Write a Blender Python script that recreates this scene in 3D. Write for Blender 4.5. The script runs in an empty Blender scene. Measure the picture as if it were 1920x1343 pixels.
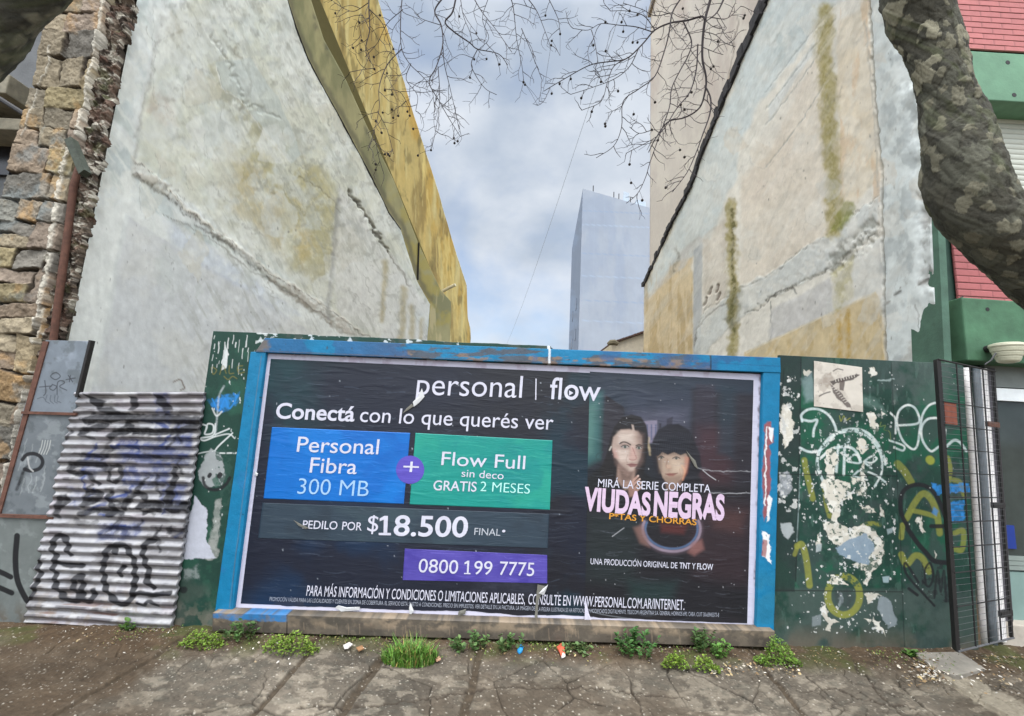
import bpy, math, random
import numpy as np
from mathutils import Matrix, Vector

# ------------------------------------------------------------------ camera, world, sun, exposure
SC = bpy.context.scene
COL = SC.collection
F_PX, W_PX, H_PX = 814.0, 1920.0, 1343.0
EYE_D, EYE_H = 3.63, 1.65


def _unit(v):
    v = np.array(v, float)
    return v / np.linalg.norm(v)


_yw = _unit((945 - 960, 792 - 671.5, F_PX))            # depth direction seen by the lens (x right, y down, z ahead)
_zw = _unit((1245 - 960, -4860 - 671.5, F_PX))         # zenith direction
_zw = _unit(_zw - _yw * np.dot(_zw, _yw))
_xw = np.cross(_yw, _zw)
R_CW = np.stack([_xw, _yw, _zw])                       # lens -> world
CAM = np.array([0.0, -EYE_D, EYE_H])

cam = bpy.data.cameras.new('camera')
cam.sensor_width = 36.0
cam.lens = F_PX / W_PX * 36.0
cam.clip_start, cam.clip_end = 0.05, 2000.0
cam_o = bpy.data.objects.new('camera', cam)
COL.objects.link(cam_o)
_M = R_CW @ np.diag([1.0, -1.0, -1.0])
cam_o.matrix_world = Matrix([[*_M[0], CAM[0]], [*_M[1], CAM[1]], [*_M[2], CAM[2]], [0, 0, 0, 1]])
SC.camera = cam_o

SC.view_settings.view_transform = 'Standard'
SC.view_settings.look = 'None'
SC.view_settings.gamma = 1.0
SC.view_settings.exposure = 1.04
SUN_EL, SUN_AZ = math.radians(66), math.radians(184)    # azimuth clockwise from +Y; behind the viewer

wd = bpy.data.worlds.new('World')
SC.world = wd
wd.use_nodes = True
nt = wd.node_tree
nt.nodes.clear()


def N(t, kind, **kw):
    n = t.nodes.new(kind)
    for k, v in kw.items():
        if k in n.inputs.keys():
            n.inputs[k].default_value = v
        else:
            setattr(n, k, v)
    return n


out = N(nt, 'ShaderNodeOutputWorld')
bg = N(nt, 'ShaderNodeBackground')
bg.inputs['Strength'].default_value = 0.1
sky = N(nt, 'ShaderNodeTexSky', sky_type='NISHITA', sun_disc=False)
sky.sun_elevation, sky.sun_rotation = SUN_EL, SUN_AZ
sky.air_density, sky.dust_density = 1.0, 1.0
tc = N(nt, 'ShaderNodeTexCoord')
mp = N(nt, 'ShaderNodeMapping')
mp.inputs['Location'].default_value = (0.35, 0.1, 0.2)
mp.inputs['Scale'].default_value = (1.0, 1.0, 1.7)
n1 = N(nt, 'ShaderNodeTexNoise')
n1.inputs['Scale'].default_value = 2.6
n1.inputs['Detail'].default_value = 7
n1.inputs['Roughness'].default_value = 0.52
n1.inputs['Distortion'].default_value = 0.35
n2 = N(nt, 'ShaderNodeTexNoise')
n2.inputs['Scale'].default_value = 4.3
n2.inputs['Detail'].default_value = 6
n2.inputs['Roughness'].default_value = 0.5
cr = N(nt, 'ShaderNodeValToRGB')                       # how much cloud
cr.color_ramp.elements[0].position, cr.color_ramp.elements[0].color = 0.36, (0.45, 0.45, 0.45, 1)
cr.color_ramp.elements[1].position, cr.color_ramp.elements[1].color = 0.56, (1, 1, 1, 1)
cc = N(nt, 'ShaderNodeValToRGB')                       # cloud radiance (before the strength of 0.1)
cc.color_ramp.elements[0].position, cc.color_ramp.elements[0].color = 0.32, (2.35, 2.75, 3.35, 1)
cc.color_ramp.elements[1].position, cc.color_ramp.elements[1].color = 0.66, (3.9, 4.15, 4.5, 1)
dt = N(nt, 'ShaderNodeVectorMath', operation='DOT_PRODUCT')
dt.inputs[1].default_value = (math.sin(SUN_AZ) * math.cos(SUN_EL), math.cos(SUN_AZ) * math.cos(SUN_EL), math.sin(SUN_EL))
gl = N(nt, 'ShaderNodeMapRange')                       # clouds near the veiled sun, glow raised out of view to brighten the walls
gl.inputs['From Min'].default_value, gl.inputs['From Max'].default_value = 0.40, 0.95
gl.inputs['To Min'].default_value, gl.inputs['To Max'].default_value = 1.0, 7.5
mul = N(nt, 'ShaderNodeVectorMath', operation='SCALE')
mx = N(nt, 'ShaderNodeMix', data_type='RGBA')
L = nt.links.new
L(tc.outputs['Generated'], mp.inputs['Vector'])
L(mp.outputs[0], n1.inputs['Vector'])
L(mp.outputs[0], n2.inputs['Vector'])
L(n1.outputs[0], cr.inputs[0])
L(n2.outputs[0], cc.inputs[0])
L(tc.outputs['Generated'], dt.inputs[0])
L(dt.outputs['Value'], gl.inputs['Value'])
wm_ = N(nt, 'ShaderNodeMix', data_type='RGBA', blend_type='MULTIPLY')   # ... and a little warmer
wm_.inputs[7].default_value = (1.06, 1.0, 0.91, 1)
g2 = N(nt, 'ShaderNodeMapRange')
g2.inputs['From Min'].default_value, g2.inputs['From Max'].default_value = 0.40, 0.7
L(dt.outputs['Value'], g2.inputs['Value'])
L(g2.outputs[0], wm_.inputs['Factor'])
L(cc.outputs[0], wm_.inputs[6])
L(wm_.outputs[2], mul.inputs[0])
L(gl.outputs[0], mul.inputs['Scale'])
L(cr.outputs[0], mx.inputs['Factor'])
L(sky.outputs[0], mx.inputs[6])
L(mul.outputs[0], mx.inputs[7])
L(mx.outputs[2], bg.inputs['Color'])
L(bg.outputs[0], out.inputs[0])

sun = bpy.data.lights.new('sun', 'SUN')
sun.energy = 0.8
sun.angle = math.radians(40)
sun.color = (1.0, 0.965, 0.92)
sun_o = bpy.data.objects.new('sun', sun)
COL.objects.link(sun_o)
_sd = Vector(dt.inputs[1].default_value)
sun_o.rotation_euler = _sd.to_track_quat('Z', 'Y').to_euler()

# ------------------------------------------------------------------ projection helpers (photo pixels of 1920 x 1343)
SLOPE = 0.0137


def ray(px, py):
    px, py = np.asarray(px, float), np.asarray(py, float)
    d = np.stack([px - 960.0, py - 671.5, np.full(np.broadcast(px, py).shape, F_PX)], -1)
    return d @ R_CW.T


def on_plane(px, py, p0, n):
    r = ray(px, py)
    n = np.asarray(n, float)
    t = np.dot(np.asarray(p0, float) - CAM, n) / (r @ n)
    return CAM + r * t[..., None] if r.ndim > 1 else CAM + r * t


def onY(px, py, y=0.0):
    return on_plane(px, py, (0, y, 0), (0, 1, 0))


def onG(px, py, dz=0.0):
    return on_plane(px, py, (0, 0, dz), (-SLOPE, 0, 1))


def gz(x):
    return SLOPE * x


def proj(P):
    q = (np.asarray(P) - CAM) @ R_CW
    return q[..., 0] / q[..., 2] * F_PX + 960.0, q[..., 1] / q[..., 2] * F_PX + 671.5


# ------------------------------------------------------------------ numbers: colour and noise
def c8(*rgb):
    if len(rgb) == 1:
        h = rgb[0].lstrip('#')
        rgb = [int(h[i:i + 2], 16) for i in (0, 2, 4)]
    s = np.array(rgb, float) / 255.0
    return np.where(s <= 0.04045, s / 12.92, ((s + 0.055) / 1.055) ** 2.4)


def _hash(x, y, seed):
    h = (x.astype(np.int64) * 374761393 + y.astype(np.int64) * 668265263 + seed * 1442695041) & 0xffffffff
    h = ((h ^ (h >> 13)) * 1274126177) & 0xffffffff
    h = ((h ^ (h >> 16)) * 2246822519) & 0xffffffff
    return ((h ^ (h >> 15)) & 0xffffff) / float(0xffffff)


def vnoise(x, y, seed=0):
    xi, yi = np.floor(x), np.floor(y)
    fx, fy = x - xi, y - yi
    fx, fy = fx * fx * (3 - 2 * fx), fy * fy * (3 - 2 * fy)
    a, b = _hash(xi, yi, seed), _hash(xi + 1, yi, seed)
    c, d = _hash(xi, yi + 1, seed), _hash(xi + 1, yi + 1, seed)
    return (a * (1 - fx) + b * fx) * (1 - fy) + (c * (1 - fx) + d * fx) * fy


def fbm(x, y, scale=1.0, octv=4, seed=0, gain=0.5):
    s, amp, tot = 0.0, 1.0, 0.0
    for o in range(octv):
        f = scale * 2.03 ** o
        s = s + amp * vnoise(x * f + 17.3 * o, y * f - 9.1 * o, seed + o * 31)
        tot += amp
        amp *= gain
    return s / tot


def sstep(a, b, x):
    t = np.clip((x - a) / (b - a), 0, 1)
    return t * t * (3 - 2 * t)


def worley(x, y, seed=0):
    """distance to nearest and second nearest jittered point, and an id per cell"""
    xi, yi = np.floor(x), np.floor(y)
    d1 = np.full(x.shape, 9.0)
    d2 = np.full(x.shape, 9.0)
    ident = np.zeros(x.shape)
    for i in (-1, 0, 1):
        for j in (-1, 0, 1):
            cx, cy = xi + i, yi + j
            ox, oy = cx + 0.1 + 0.8 * _hash(cx, cy, seed), cy + 0.1 + 0.8 * _hash(cx, cy, seed + 7)
            d = np.hypot(ox - x, oy - y)
            idn = _hash(cx, cy, seed + 13)
            near = d < d1
            d2 = np.where(near, d1, np.minimum(d2, d))
            ident = np.where(near, idn, ident)
            d1 = np.where(near, d, d1)
    return d1, d2, ident


def curve_pts(pts, n=8):
    """Catmull-Rom through the points"""
    p = np.array(pts, float)
    if len(p) < 3:
        return p
    q = np.vstack([2 * p[0] - p[1], p, 2 * p[-1] - p[-2]])
    o = []
    for i in range(1, len(q) - 2):
        for t in np.linspace(0, 1, n, endpoint=False):
            a, b, c, d = q[i - 1], q[i], q[i + 1], q[i + 2]
            o.append(0.5 * (2 * b + (c - a) * t + (2 * a - 5 * b + 4 * c - d) * t * t + (3 * b - a - 3 * c + d) * t ** 3))
    o.append(p[-1])
    return np.array(o)


class Paint:
    """colour and relief over a grid; positions are given in photo pixels, looked up through the grid's real points"""

    def __init__(s, P, base):
        s.P = P
        s.x, s.y = proj(P)
        s.c = np.empty(P.shape)
        s.c[:] = base
        s.h = np.zeros(P.shape[:2])

    def _box(s, pts, m):
        x0, y0 = pts.min(0) - m
        x1, y1 = pts.max(0) + m
        k = (s.x > x0) & (s.x < x1) & (s.y > y0) & (s.y < y1)
        r = np.where(k.any(1))[0]
        c = np.where(k.any(0))[0]
        if len(r) == 0 or len(c) == 0:
            return None
        return slice(r[0], r[-1] + 1), slice(c[0], c[-1] + 1)

    def put(s, sl, a, color):
        if np.ndim(color) == 1:
            color = np.asarray(color)[None, None, :]
        s.c[sl] = s.c[sl] * (1 - a[..., None]) + color * a[..., None]

    def poly(s, pts, color, alpha=1.0, soft=2.0, wob=0.0, ws=0.05, seed=1, mott=0.0, ms=0.05, relief=0.0):
        pts = np.array(pts, float)
        sl = s._box(pts, soft + wob + 3)
        if sl is None:
            return
        x, y = s.x[sl], s.y[sl]
        if wob:
            x = x + (fbm(s.x[sl], s.y[sl], ws, 4, seed) - 0.5) * 2.6 * wob
            y = y + (fbm(s.x[sl], s.y[sl], ws, 4, seed + 5) - 0.5) * 2.6 * wob
        inside = np.zeros(x.shape, bool)
        dmin = np.full(x.shape, 1e9)
        for i in range(len(pts)):
            (ax, ay), (bx, by) = pts[i], pts[(i + 1) % len(pts)]
            if ay != by:
                k = ((ay > y) != (by > y)) & (x < (bx - ax) * (y - ay) / (by - ay) + ax)
                inside ^= k
            ll = max((bx - ax) ** 2 + (by - ay) ** 2, 1e-9)
            t = np.clip(((x - ax) * (bx - ax) + (y - ay) * (by - ay)) / ll, 0, 1)
            dmin = np.minimum(dmin, np.hypot(x - ax - t * (bx - ax), y - ay - t * (by - ay)))
        sd = np.where(inside, dmin, -dmin)
        a = sstep(-soft, soft, sd) * alpha
        if mott:
            n = fbm(s.x[sl], s.y[sl], ms, 5, seed + 9, 0.6)
            a = a * (1 - mott + mott * sstep(0.38, 0.62, n))
        s.put(sl, a, color)
        if relief:
            s.h[sl] += relief * a

    def stroke(s, pts, width, color, alpha=1.0, soft=1.2, wob=0.0, seed=3, smooth=True, drip=0.0, relief=0.0):
        pts = curve_pts(pts) if smooth else np.array(pts, float)
        sl = s._box(pts, width + soft + wob + 2)
        if sl is None:
            return
        x, y = s.x[sl], s.y[sl]
        if wob:
            x = x + (fbm(s.x[sl], s.y[sl], 0.09, 3, seed) - 0.5) * 2.6 * wob
            y = y + (fbm(s.x[sl], s.y[sl], 0.09, 3, seed + 5) - 0.5) * 2.6 * wob
        dmin = np.full(x.shape, 1e9)
        for i in range(len(pts) - 1):
            (ax, ay), (bx, by) = pts[i], pts[i + 1]
            ll = max((bx - ax) ** 2 + (by - ay) ** 2, 1e-9)
            t = np.clip(((x - ax) * (bx - ax) + (y - ay) * (by - ay)) / ll, 0, 1)
            dmin = np.minimum(dmin, np.hypot(x - ax - t * (bx - ax), y - ay - t * (by - ay)))
        a = (1 - sstep(width / 2 - soft, width / 2 + soft, dmin)) * alpha
        if drip:
            a = a * (1 - drip + drip * sstep(0.35, 0.6, fbm(s.x[sl], s.y[sl], 0.25, 3, seed + 2)))
        s.put(sl, a, color)
        if relief:
            s.h[sl] += relief * a

    def dots(s, rnd, n, box, rmin, rmax, color, alpha=0.9):
        for _ in range(n):
            x, y = rnd.uniform(box[0], box[2]), rnd.uniform(box[1], box[3])
            r = rnd.uniform(rmin, rmax)
            k = rnd.randint(4, 6)
            a0 = rnd.uniform(0, 6.28)
            ex = rnd.uniform(0.6, 2.2)
            pts = [(x + r * rnd.uniform(0.5, 1.2) * math.cos(a0 + i * 6.283 / k), y + ex * r * rnd.uniform(0.5, 1.2) * math.sin(a0 + i * 6.283 / k)) for i in range(k)]
            s.poly(pts, color, alpha, 0.6)

    def shade(s, amp, scale, seed, octv=5, sx=1.0, sy=1.0, gain=0.55):
        n = fbm(s.x * sx, s.y * sy, scale, octv, seed, gain)
        s.c *= (1 + amp * 2 * (n - 0.5))[..., None]

    def tint(s, color, lo, hi, scale, seed, alpha=1.0, sx=1.0, sy=1.0, octv=5, mask=None, rot=0.0):
        x, y = s.x, s.y
        if rot:                                             # degrees; sx then acts across the grain, sy along it
            ca, sa = math.cos(math.radians(rot)), math.sin(math.radians(rot))
            x, y = x * ca + y * sa, -x * sa + y * ca
        n = fbm(x * sx, y * sy, scale, octv, seed, 0.55)
        a = sstep(lo, hi, n) * alpha
        if mask is not None:
            a = a * mask
        s.c = s.c * (1 - a[..., None]) + np.asarray(color) * a[..., None]


# ------------------------------------------------------------------ objects
ORG = {}


def tag(o, label=None, cat=None, group=None, kind=None):
    if label:
        o['label'] = label
    if cat:
        o['category'] = cat
    if group:
        o['group'] = group
    if kind:
        o['kind'] = kind
    return o


def thing(name, loc, label, cat, group=None):
    o = bpy.data.objects.new(name, None)
    o.empty_display_size = 0.1
    COL.objects.link(o)
    o.location = [float(v) for v in loc]
    ORG[o.name] = np.array(loc, float)
    return tag(o, label, cat, group)


def new_mesh(name, V, quads=None, tris=None, polys=None, col=None, smooth=False):
    V = np.asarray(V, float).reshape(-1, 3)
    me = bpy.data.meshes.new(name)
    if polys is not None:
        me.from_pydata([tuple(v) for v in V], [], [tuple(int(i) for i in f) for f in polys])
    else:
        q = np.zeros((0, 4), np.int32) if quads is None else np.asarray(quads, np.int32).reshape(-1, 4)
        t = np.zeros((0, 3), np.int32) if tris is None else np.asarray(tris, np.int32).reshape(-1, 3)
        me.vertices.add(len(V))
        me.vertices.foreach_set('co', V.ravel().astype(np.float32))
        loops = np.concatenate([q.ravel(), t.ravel()])
        me.loops.add(len(loops))
        me.loops.foreach_set('vertex_index', loops.astype(np.int32))
        me.polygons.add(len(q) + len(t))
        st = np.concatenate([np.arange(len(q)) * 4, len(q) * 4 + np.arange(len(t)) * 3])
        me.polygons.foreach_set('loop_start', st.astype(np.int32))
        me.update(calc_edges=True)
    if col is not None:
        at = me.color_attributes.new('Col', 'FLOAT_COLOR', 'POINT')
        c = np.ones((len(V), 4), np.float32)
        c[:, :3] = np.clip(np.asarray(col).reshape(-1, 3), 0, 1)
        at.data.foreach_set('color', c.ravel())
    if smooth:
        me.polygons.foreach_set('use_smooth', np.ones(len(me.polygons), bool))
    me.validate()
    return me


def put(name, V, mat, root=None, base=None, bevel=0.0, **kw):
    """link world-space vertices as one mesh object, under root (an object made earlier) or top-level with its origin at base"""
    V = np.asarray(V, float).reshape(-1, 3)
    if root is not None:
        org = ORG[root.name]
    else:
        org = np.array(base if base is not None else (V[:, 0].mean(), V[:, 1].mean(), V[:, 2].min()), float)
    me = new_mesh(name, V - org, **kw)
    mats = mat if isinstance(mat, (list, tuple)) else [mat]
    for m in mats:
        me.materials.append(m)
    o = bpy.data.objects.new(name, me)
    COL.objects.link(o)
    if root is not None:
        o.parent = root
    else:
        o.location = org
    ORG[o.name] = org
    if bevel:
        b = o.modifiers.new('bevel', 'BEVEL')
        b.width, b.segments, b.limit_method = bevel, 2, 'ANGLE'
    return o


class MB:
    def __init__(s):
        s.v, s.f, s.c = [], [], []

    def add(s, vs, fs, col=None):
        b = len(s.v)
        s.v += [tuple(float(q) for q in v) for v in vs]
        s.f += [tuple(b + i for i in f) for f in fs]
        s.c += [tuple(col) if col is not None else (0.5, 0.5, 0.5)] * len(vs)
        return s

    def box(s, x0, x1, y0, y1, z0, z1, col=None):
        v = [(x0, y0, z0), (x1, y0, z0), (x1, y1, z0), (x0, y1, z0), (x0, y0, z1), (x1, y0, z1), (x1, y1, z1), (x0, y1, z1)]
        return s.add(v, BOXF, col)

    def prism(s, front, vec, col=None):
        """a polygon (world points) pushed along vec"""
        n = len(front)
        fr = [np.array(p, float) for p in front]
        bk = [p + np.array(vec, float) for p in fr]
        fs = [tuple(range(n)), tuple(range(2 * n - 1, n - 1, -1))]
        fs += [(i, n + i, n + (i + 1) % n, (i + 1) % n) for i in range(n)]
        return s.add(fr + bk, fs, col)

    def tube(s, pts, rad, sides=6, col=None, cap=True):
        pts = [np.array(p, float) for p in pts]
        n = len(pts)
        rad = [rad] * n if np.isscalar(rad) else rad
        ref = np.array((0.31, 0.87, 0.38))
        rings = []
        for i, p in enumerate(pts):
            t = _unit(pts[min(i + 1, n - 1)] - pts[max(i - 1, 0)])
            a = np.cross(t, ref)
            a = _unit(a)
            b = np.cross(t, a)
            rings += [p + rad[i] * (math.cos(k * 2 * math.pi / sides) * a + math.sin(k * 2 * math.pi / sides) * b) for k in range(sides)]
        fs = []
        for i in range(n - 1):
            for k in range(sides):
                k2 = (k + 1) % sides
                fs.append((i * sides + k, i * sides + k2, (i + 1) * sides + k2, (i + 1) * sides + k))
        if cap:
            fs.append(tuple(range(sides - 1, -1, -1)))
            fs.append(tuple((n - 1) * sides + k for k in range(sides)))
        return s.add(rings, fs, col)

    def build(s, name, mat, root=None, base=None, bevel=0.0, smooth=False, usecol=False):
        return put(name, np.array(s.v), mat, root, base, bevel, polys=s.f, smooth=smooth, col=np.array(s.c) if usecol else None)


BOXF = [(0, 3, 2, 1), (4, 5, 6, 7), (0, 1, 5, 4), (1, 2, 6, 5), (2, 3, 7, 6), (3, 0, 4, 7)]


def patch(tl, tr, br, bl, nu, nv):
    """grid of points over a quadrilateral of world points, row 0 at the top"""
    u = np.linspace(0, 1, nu)[None, :, None]
    v = np.linspace(0, 1, nv)[:, None, None]
    tl, tr, br, bl = [np.asarray(p, float) for p in (tl, tr, br, bl)]
    return tl * (1 - u) * (1 - v) + tr * u * (1 - v) + br * u * v + bl * (1 - u) * v


def grid_obj(name, P, col, mat, root=None, base=None, thick=None, smooth=True):
    """a grid as one mesh; thick = vector to its back, closing it into a slab"""
    nv, nu = P.shape[:2]
    V = P.reshape(-1, 3)
    i = np.arange(nv * nu).reshape(nv, nu)
    Q = np.stack([i[:-1, :-1], i[1:, :-1], i[1:, 1:], i[:-1, 1:]], -1).reshape(-1, 4)
    C = col.reshape(-1, 3)
    if thick is not None:
        ring = np.concatenate([i[0, :-1], i[:-1, -1], i[-1, :0:-1], i[:0:-1, 0]])
        b = len(V) + np.arange(len(ring))
        V = np.vstack([V, V[ring] + np.asarray(thick, float)])
        C = np.vstack([C, C[ring] * 0.9])
        r2, b2 = np.roll(ring, -1), np.roll(b, -1)
        Q = np.vstack([Q, np.stack([ring, r2, b2, b], -1)])
        k = [0, nu - 1, nu - 1 + nv - 1, 2 * (nu - 1) + nv - 1]
        Q = np.vstack([Q, [[b[k[0]], b[k[1]], b[k[2]], b[k[3]]]]])
    return put(name, V, mat, root, base, quads=Q, col=C, smooth=False if thick is not None and not smooth else smooth)


# ------------------------------------------------------------------ materials
def _mat(name):
    m = bpy.data.materials.new(name)
    m.use_nodes = True
    t = m.node_tree
    return m, t, t.nodes['Principled BSDF']


def surf(name, color=None, rough=0.7, metal=0.0, spec=0.5, bump=0.0, bscale=40.0, vary=0.12, vscale=8.0, detail=6, stretch=(1, 1, 1), coat=0.0, rvar=0.0):
    """principled surface: plain colour or the painted colour of the mesh, broken by noise, with bump"""
    m, t, p = _mat(name)
    co = N(t, 'ShaderNodeTexCoord')
    mpn = N(t, 'ShaderNodeMapping')
    mpn.inputs['Scale'].default_value = stretch
    t.links.new(co.outputs['Object'], mpn.inputs['Vector'])
    nz = N(t, 'ShaderNodeTexNoise')
    nz.inputs['Scale'].default_value = vscale
    nz.inputs['Detail'].default_value = detail
    nz.inputs['Roughness'].default_value = 0.62
    t.links.new(mpn.outputs[0], nz.inputs['Vector'])
    mr = N(t, 'ShaderNodeMapRange')
    mr.inputs['From Min'].default_value, mr.inputs['From Max'].default_value = 0.28, 0.72
    mr.inputs['To Min'].default_value, mr.inputs['To Max'].default_value = 1 - vary, 1 + vary
    t.links.new(nz.outputs[0], mr.inputs['Value'])
    sc = N(t, 'ShaderNodeVectorMath', operation='SCALE')
    if color is None:
        at = N(t, 'ShaderNodeAttribute', attribute_name='Col')
        t.links.new(at.outputs['Color'], sc.inputs[0])
    else:
        sc.inputs[0].default_value = tuple(float(v) for v in color)
    t.links.new(mr.outputs[0], sc.inputs['Scale'])
    t.links.new(sc.outputs[0], p.inputs['Base Color'])
    p.inputs['Roughness'].default_value = rough
    p.inputs['Metallic'].default_value = metal
    p.inputs['Specular IOR Level'].default_value = spec
    p.inputs['Coat Weight'].default_value = coat
    if rvar:
        m2 = N(t, 'ShaderNodeMapRange')
        m2.inputs['To Min'].default_value, m2.inputs['To Max'].default_value = rough - rvar, rough + rvar
        t.links.new(nz.outputs[0], m2.inputs['Value'])
        t.links.new(m2.outputs[0], p.inputs['Roughness'])
    if bump:
        nb = N(t, 'ShaderNodeTexNoise')
        nb.inputs['Scale'].default_value = bscale
        nb.inputs['Detail'].default_value = 8
        nb.inputs['Roughness'].default_value = 0.65
        t.links.new(mpn.outputs[0], nb.inputs['Vector'])
        bp = N(t, 'ShaderNodeBump')
        bp.inputs['Strength'].default_value = 1.0
        bp.inputs['Distance'].default_value = bump
        t.links.new(nb.outputs[0], bp.inputs['Height'])
        t.links.new(bp.outputs[0], p.inputs['Normal'])
    return m


M_PLASTER = surf('weathered_plaster', rough=0.92, spec=0.25, bump=0.003, bscale=18, vary=0.06, vscale=9)
M_ROUGH = surf('rough_masonry', rough=0.95, spec=0.2, bump=0.012, bscale=45, vary=0.18, vscale=30)
M_STONE = surf('split_stone', rough=0.9, spec=0.25, bump=0.010, bscale=35, vary=0.16, vscale=25)
M_PAVE = surf('old_paving', rough=0.93, spec=0.2, bump=0.006, bscale=60, vary=0.16, vscale=35)
M_BOARD = surf('painted_board', rough=0.62, spec=0.35, bump=0.0015, bscale=60, vary=0.10, vscale=20)
M_TIN = surf('galvanised_tin', rough=0.45, metal=0.3, spec=0.5, bump=0.001, bscale=30, vary=0.10, vscale=14)
M_SHEET = surf('grey_sheet', rough=0.55, metal=0.2, spec=0.4, bump=0.001, bscale=20, vary=0.12, vscale=9)
M_BLUE = surf('blue_painted_wood', rough=0.55, spec=0.4, bump=0.002, bscale=50, vary=0.10, vscale=18)
M_BARK = surf('plane_bark', rough=0.9, spec=0.2, bump=0.006, bscale=50, vary=0.15, vscale=30)
M_TWIG = surf('dark_twig', color=c8(54, 47, 50), rough=0.9, bump=0.002, bscale=60)
M_SEED = surf('dry_seed_ball', color=c8(46, 40, 36), rough=0.95, bump=0.01, bscale=150)
M_RUST = surf('rusted_iron', color=c8(92, 62, 50), rough=0.85, metal=0.2, bump=0.003, bscale=60, vary=0.35, vscale=25)
M_DARK = surf('dark_iron', color=c8(44, 42, 42), rough=0.6, metal=0.4, vary=0.25, vscale=30)
M_WIRE = surf('grey_wire', color=c8(104, 104, 106), rough=0.5, metal=0.5, vary=0.2, vscale=30)

# ------------------------------------------------------------------ ground
rng = random.Random(11)


def paving_paint(P):
    p = Paint(P, c8(100, 92, 81))
    X, Y = P[..., 0], P[..., 1]
    p.c *= (0.30 + 1.4 * fbm(X, Y, 1.3, 6, 3, 0.6))[..., None]
    n = fbm(X, Y, 6, 5, 9, 0.6)
    p.c *= (0.72 + 0.56 * n)[..., None]
    p.c *= (0.74 + 0.52 * fbm(X, Y, 24, 4, 11, 0.6))[..., None]
    p.tint(c8(150, 140, 124), 0.52, 0.64, 9.0 / 300, 12, 0.45, sx=1.0, sy=2.2)
    p.tint(c8(78, 76, 68), 0.54, 0.66, 0.05, 14, 0.4, sx=1.0, sy=2.2)
    p.h += (fbm(X, Y, 2.2, 4, 5) - 0.5) * 0.03 + (fbm(X, Y, 16, 4, 6, 0.6) - 0.5) * 0.016
    # damp soil and moss blown over the slabs
    soil = c8(76, 62, 47)
    m = sstep(0.50, 0.68, fbm(X, Y, 1.1, 5, 21)) * 0.45
    left = sstep(-1.2, -2.4, X) * sstep(0.36, 0.56, fbm(X, Y, 1.6, 5, 27)) * 0.85
    strip = sstep(-0.42, -0.20, Y + 0.22 * (fbm(X, Y, 2.4, 4, 33) - 0.5) + 0.05 * np.sin(X * 2.1))
    a = np.clip(m + left, 0, 1)[..., None]
    p.c = p.c * (1 - a) + c8(70, 57, 43) * a * (0.6 + 0.8 * n[..., None])
    a = (strip * 0.92)[..., None]
    p.c = p.c * (1 - a) + soil * a * (0.45 + 1.1 * fbm(X, Y, 14, 5, 41, 0.65)[..., None])
    moss = strip * sstep(0.50, 0.66, fbm(X, Y, 3.5, 5, 45)) * 0.55
    p.c = p.c * (1 - moss[..., None]) + c8(66, 78, 36) * moss[..., None]
    p.h += strip * (0.02 * (fbm(X, Y, 9, 4, 43) - 0.35) + 0.02)
    # cracks: a web of broken concrete and a few long ones
    wx = X + 0.16 * (fbm(X, Y, 3.0, 4, 51) - 0.5)
    wy = Y + 0.16 * (fbm(X, Y, 3.0, 4, 55) - 0.5)
    d1, d2, idn = worley(wx * 2.3, wy * 2.3, 4)
    cr = (1 - sstep(0.0, 0.028, d2 - d1)) * sstep(0.46, 0.56, fbm(X, Y, 0.9, 3, 61))
    d1, d2, id2 = worley(wx * 7.0, wy * 7.0, 8)
    zone = sstep(0.54, 0.62, fbm(X, Y, 0.8, 3, 67)) + sstep(1.55, 1.9, X) * (X < 2.7) * sstep(0.4, 0.5, fbm(X, Y, 1.5, 3, 69))
    cr2 = (1 - sstep(0.0, 0.06, d2 - d1)) * np.clip(zone, 0, 1) * 0.8
    k = np.clip(cr + cr2, 0, 1) * (1 - strip)
    p.c *= (1 - 0.62 * k)[..., None]
    p.h -= 0.012 * k
    p.h += (idn - 0.5) * 0.008 + (id2 - 0.5) * 0.008 * np.clip(zone, 0, 1)
    p.c *= (1 + 0.22 * (idn - 0.5))[..., None]
    # slab joints, filled with dirt
    dirt = c8(70, 60, 48)
    for (x0, y0), (x1, y1), w in (((896, 1236), (868, 1350), 14), ((712, 1240), (632, 1350), 15), ((572, 1232), (470, 1350), 9),
                                  ((1424, 1246), (1520, 1352), 9), ((1690, 1226), (1900, 1352), 11), ((300, 1228), (90, 1350), 9)):
        f0, f1 = onG(x0, y0), onG(x1, y1)
        d = (f1 - f0) / (f1[1] - f0[1])
        jx = f0[0] + d[0] * (Y - f0[1]) + 0.035 * (fbm(X, Y, 5, 4, 71) - 0.5)
        ww = w * 0.0024
        a = (1 - sstep(ww * 0.55, ww * 1.1, np.abs(X - jx))) * (Y < -0.1)
        p.c = p.c * (1 - 0.85 * a[..., None]) + dirt * 0.85 * a[..., None] * (0.5 + 1.0 * fbm(X, Y, 25, 3, 73)[..., None])
        p.h -= 0.014 * a
    for pts in ([(560, 1330), (760, 1318), (930, 1290), (1100, 1292), (1180, 1300), (1290, 1310)],
                [(1185, 1296), (1195, 1320), (1215, 1350)], [(1600, 1240), (1640, 1290), (1700, 1345)], [(1500, 1300), (1560, 1290), (1620, 1310), (1720, 1330)]):
        p.stroke(pts, 3.5, c8(58, 50, 42), 0.8, 1.4, wob=5, relief=-0.01)
    p.poly([(1752, 1268), (1800, 1264), (1850, 1284), (1925, 1326), (1925, 1350), (1880, 1350), (1810, 1300)], c8(150, 141, 124), 0.75, 3, 6, 0.05, 87, mott=0.2)
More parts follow.
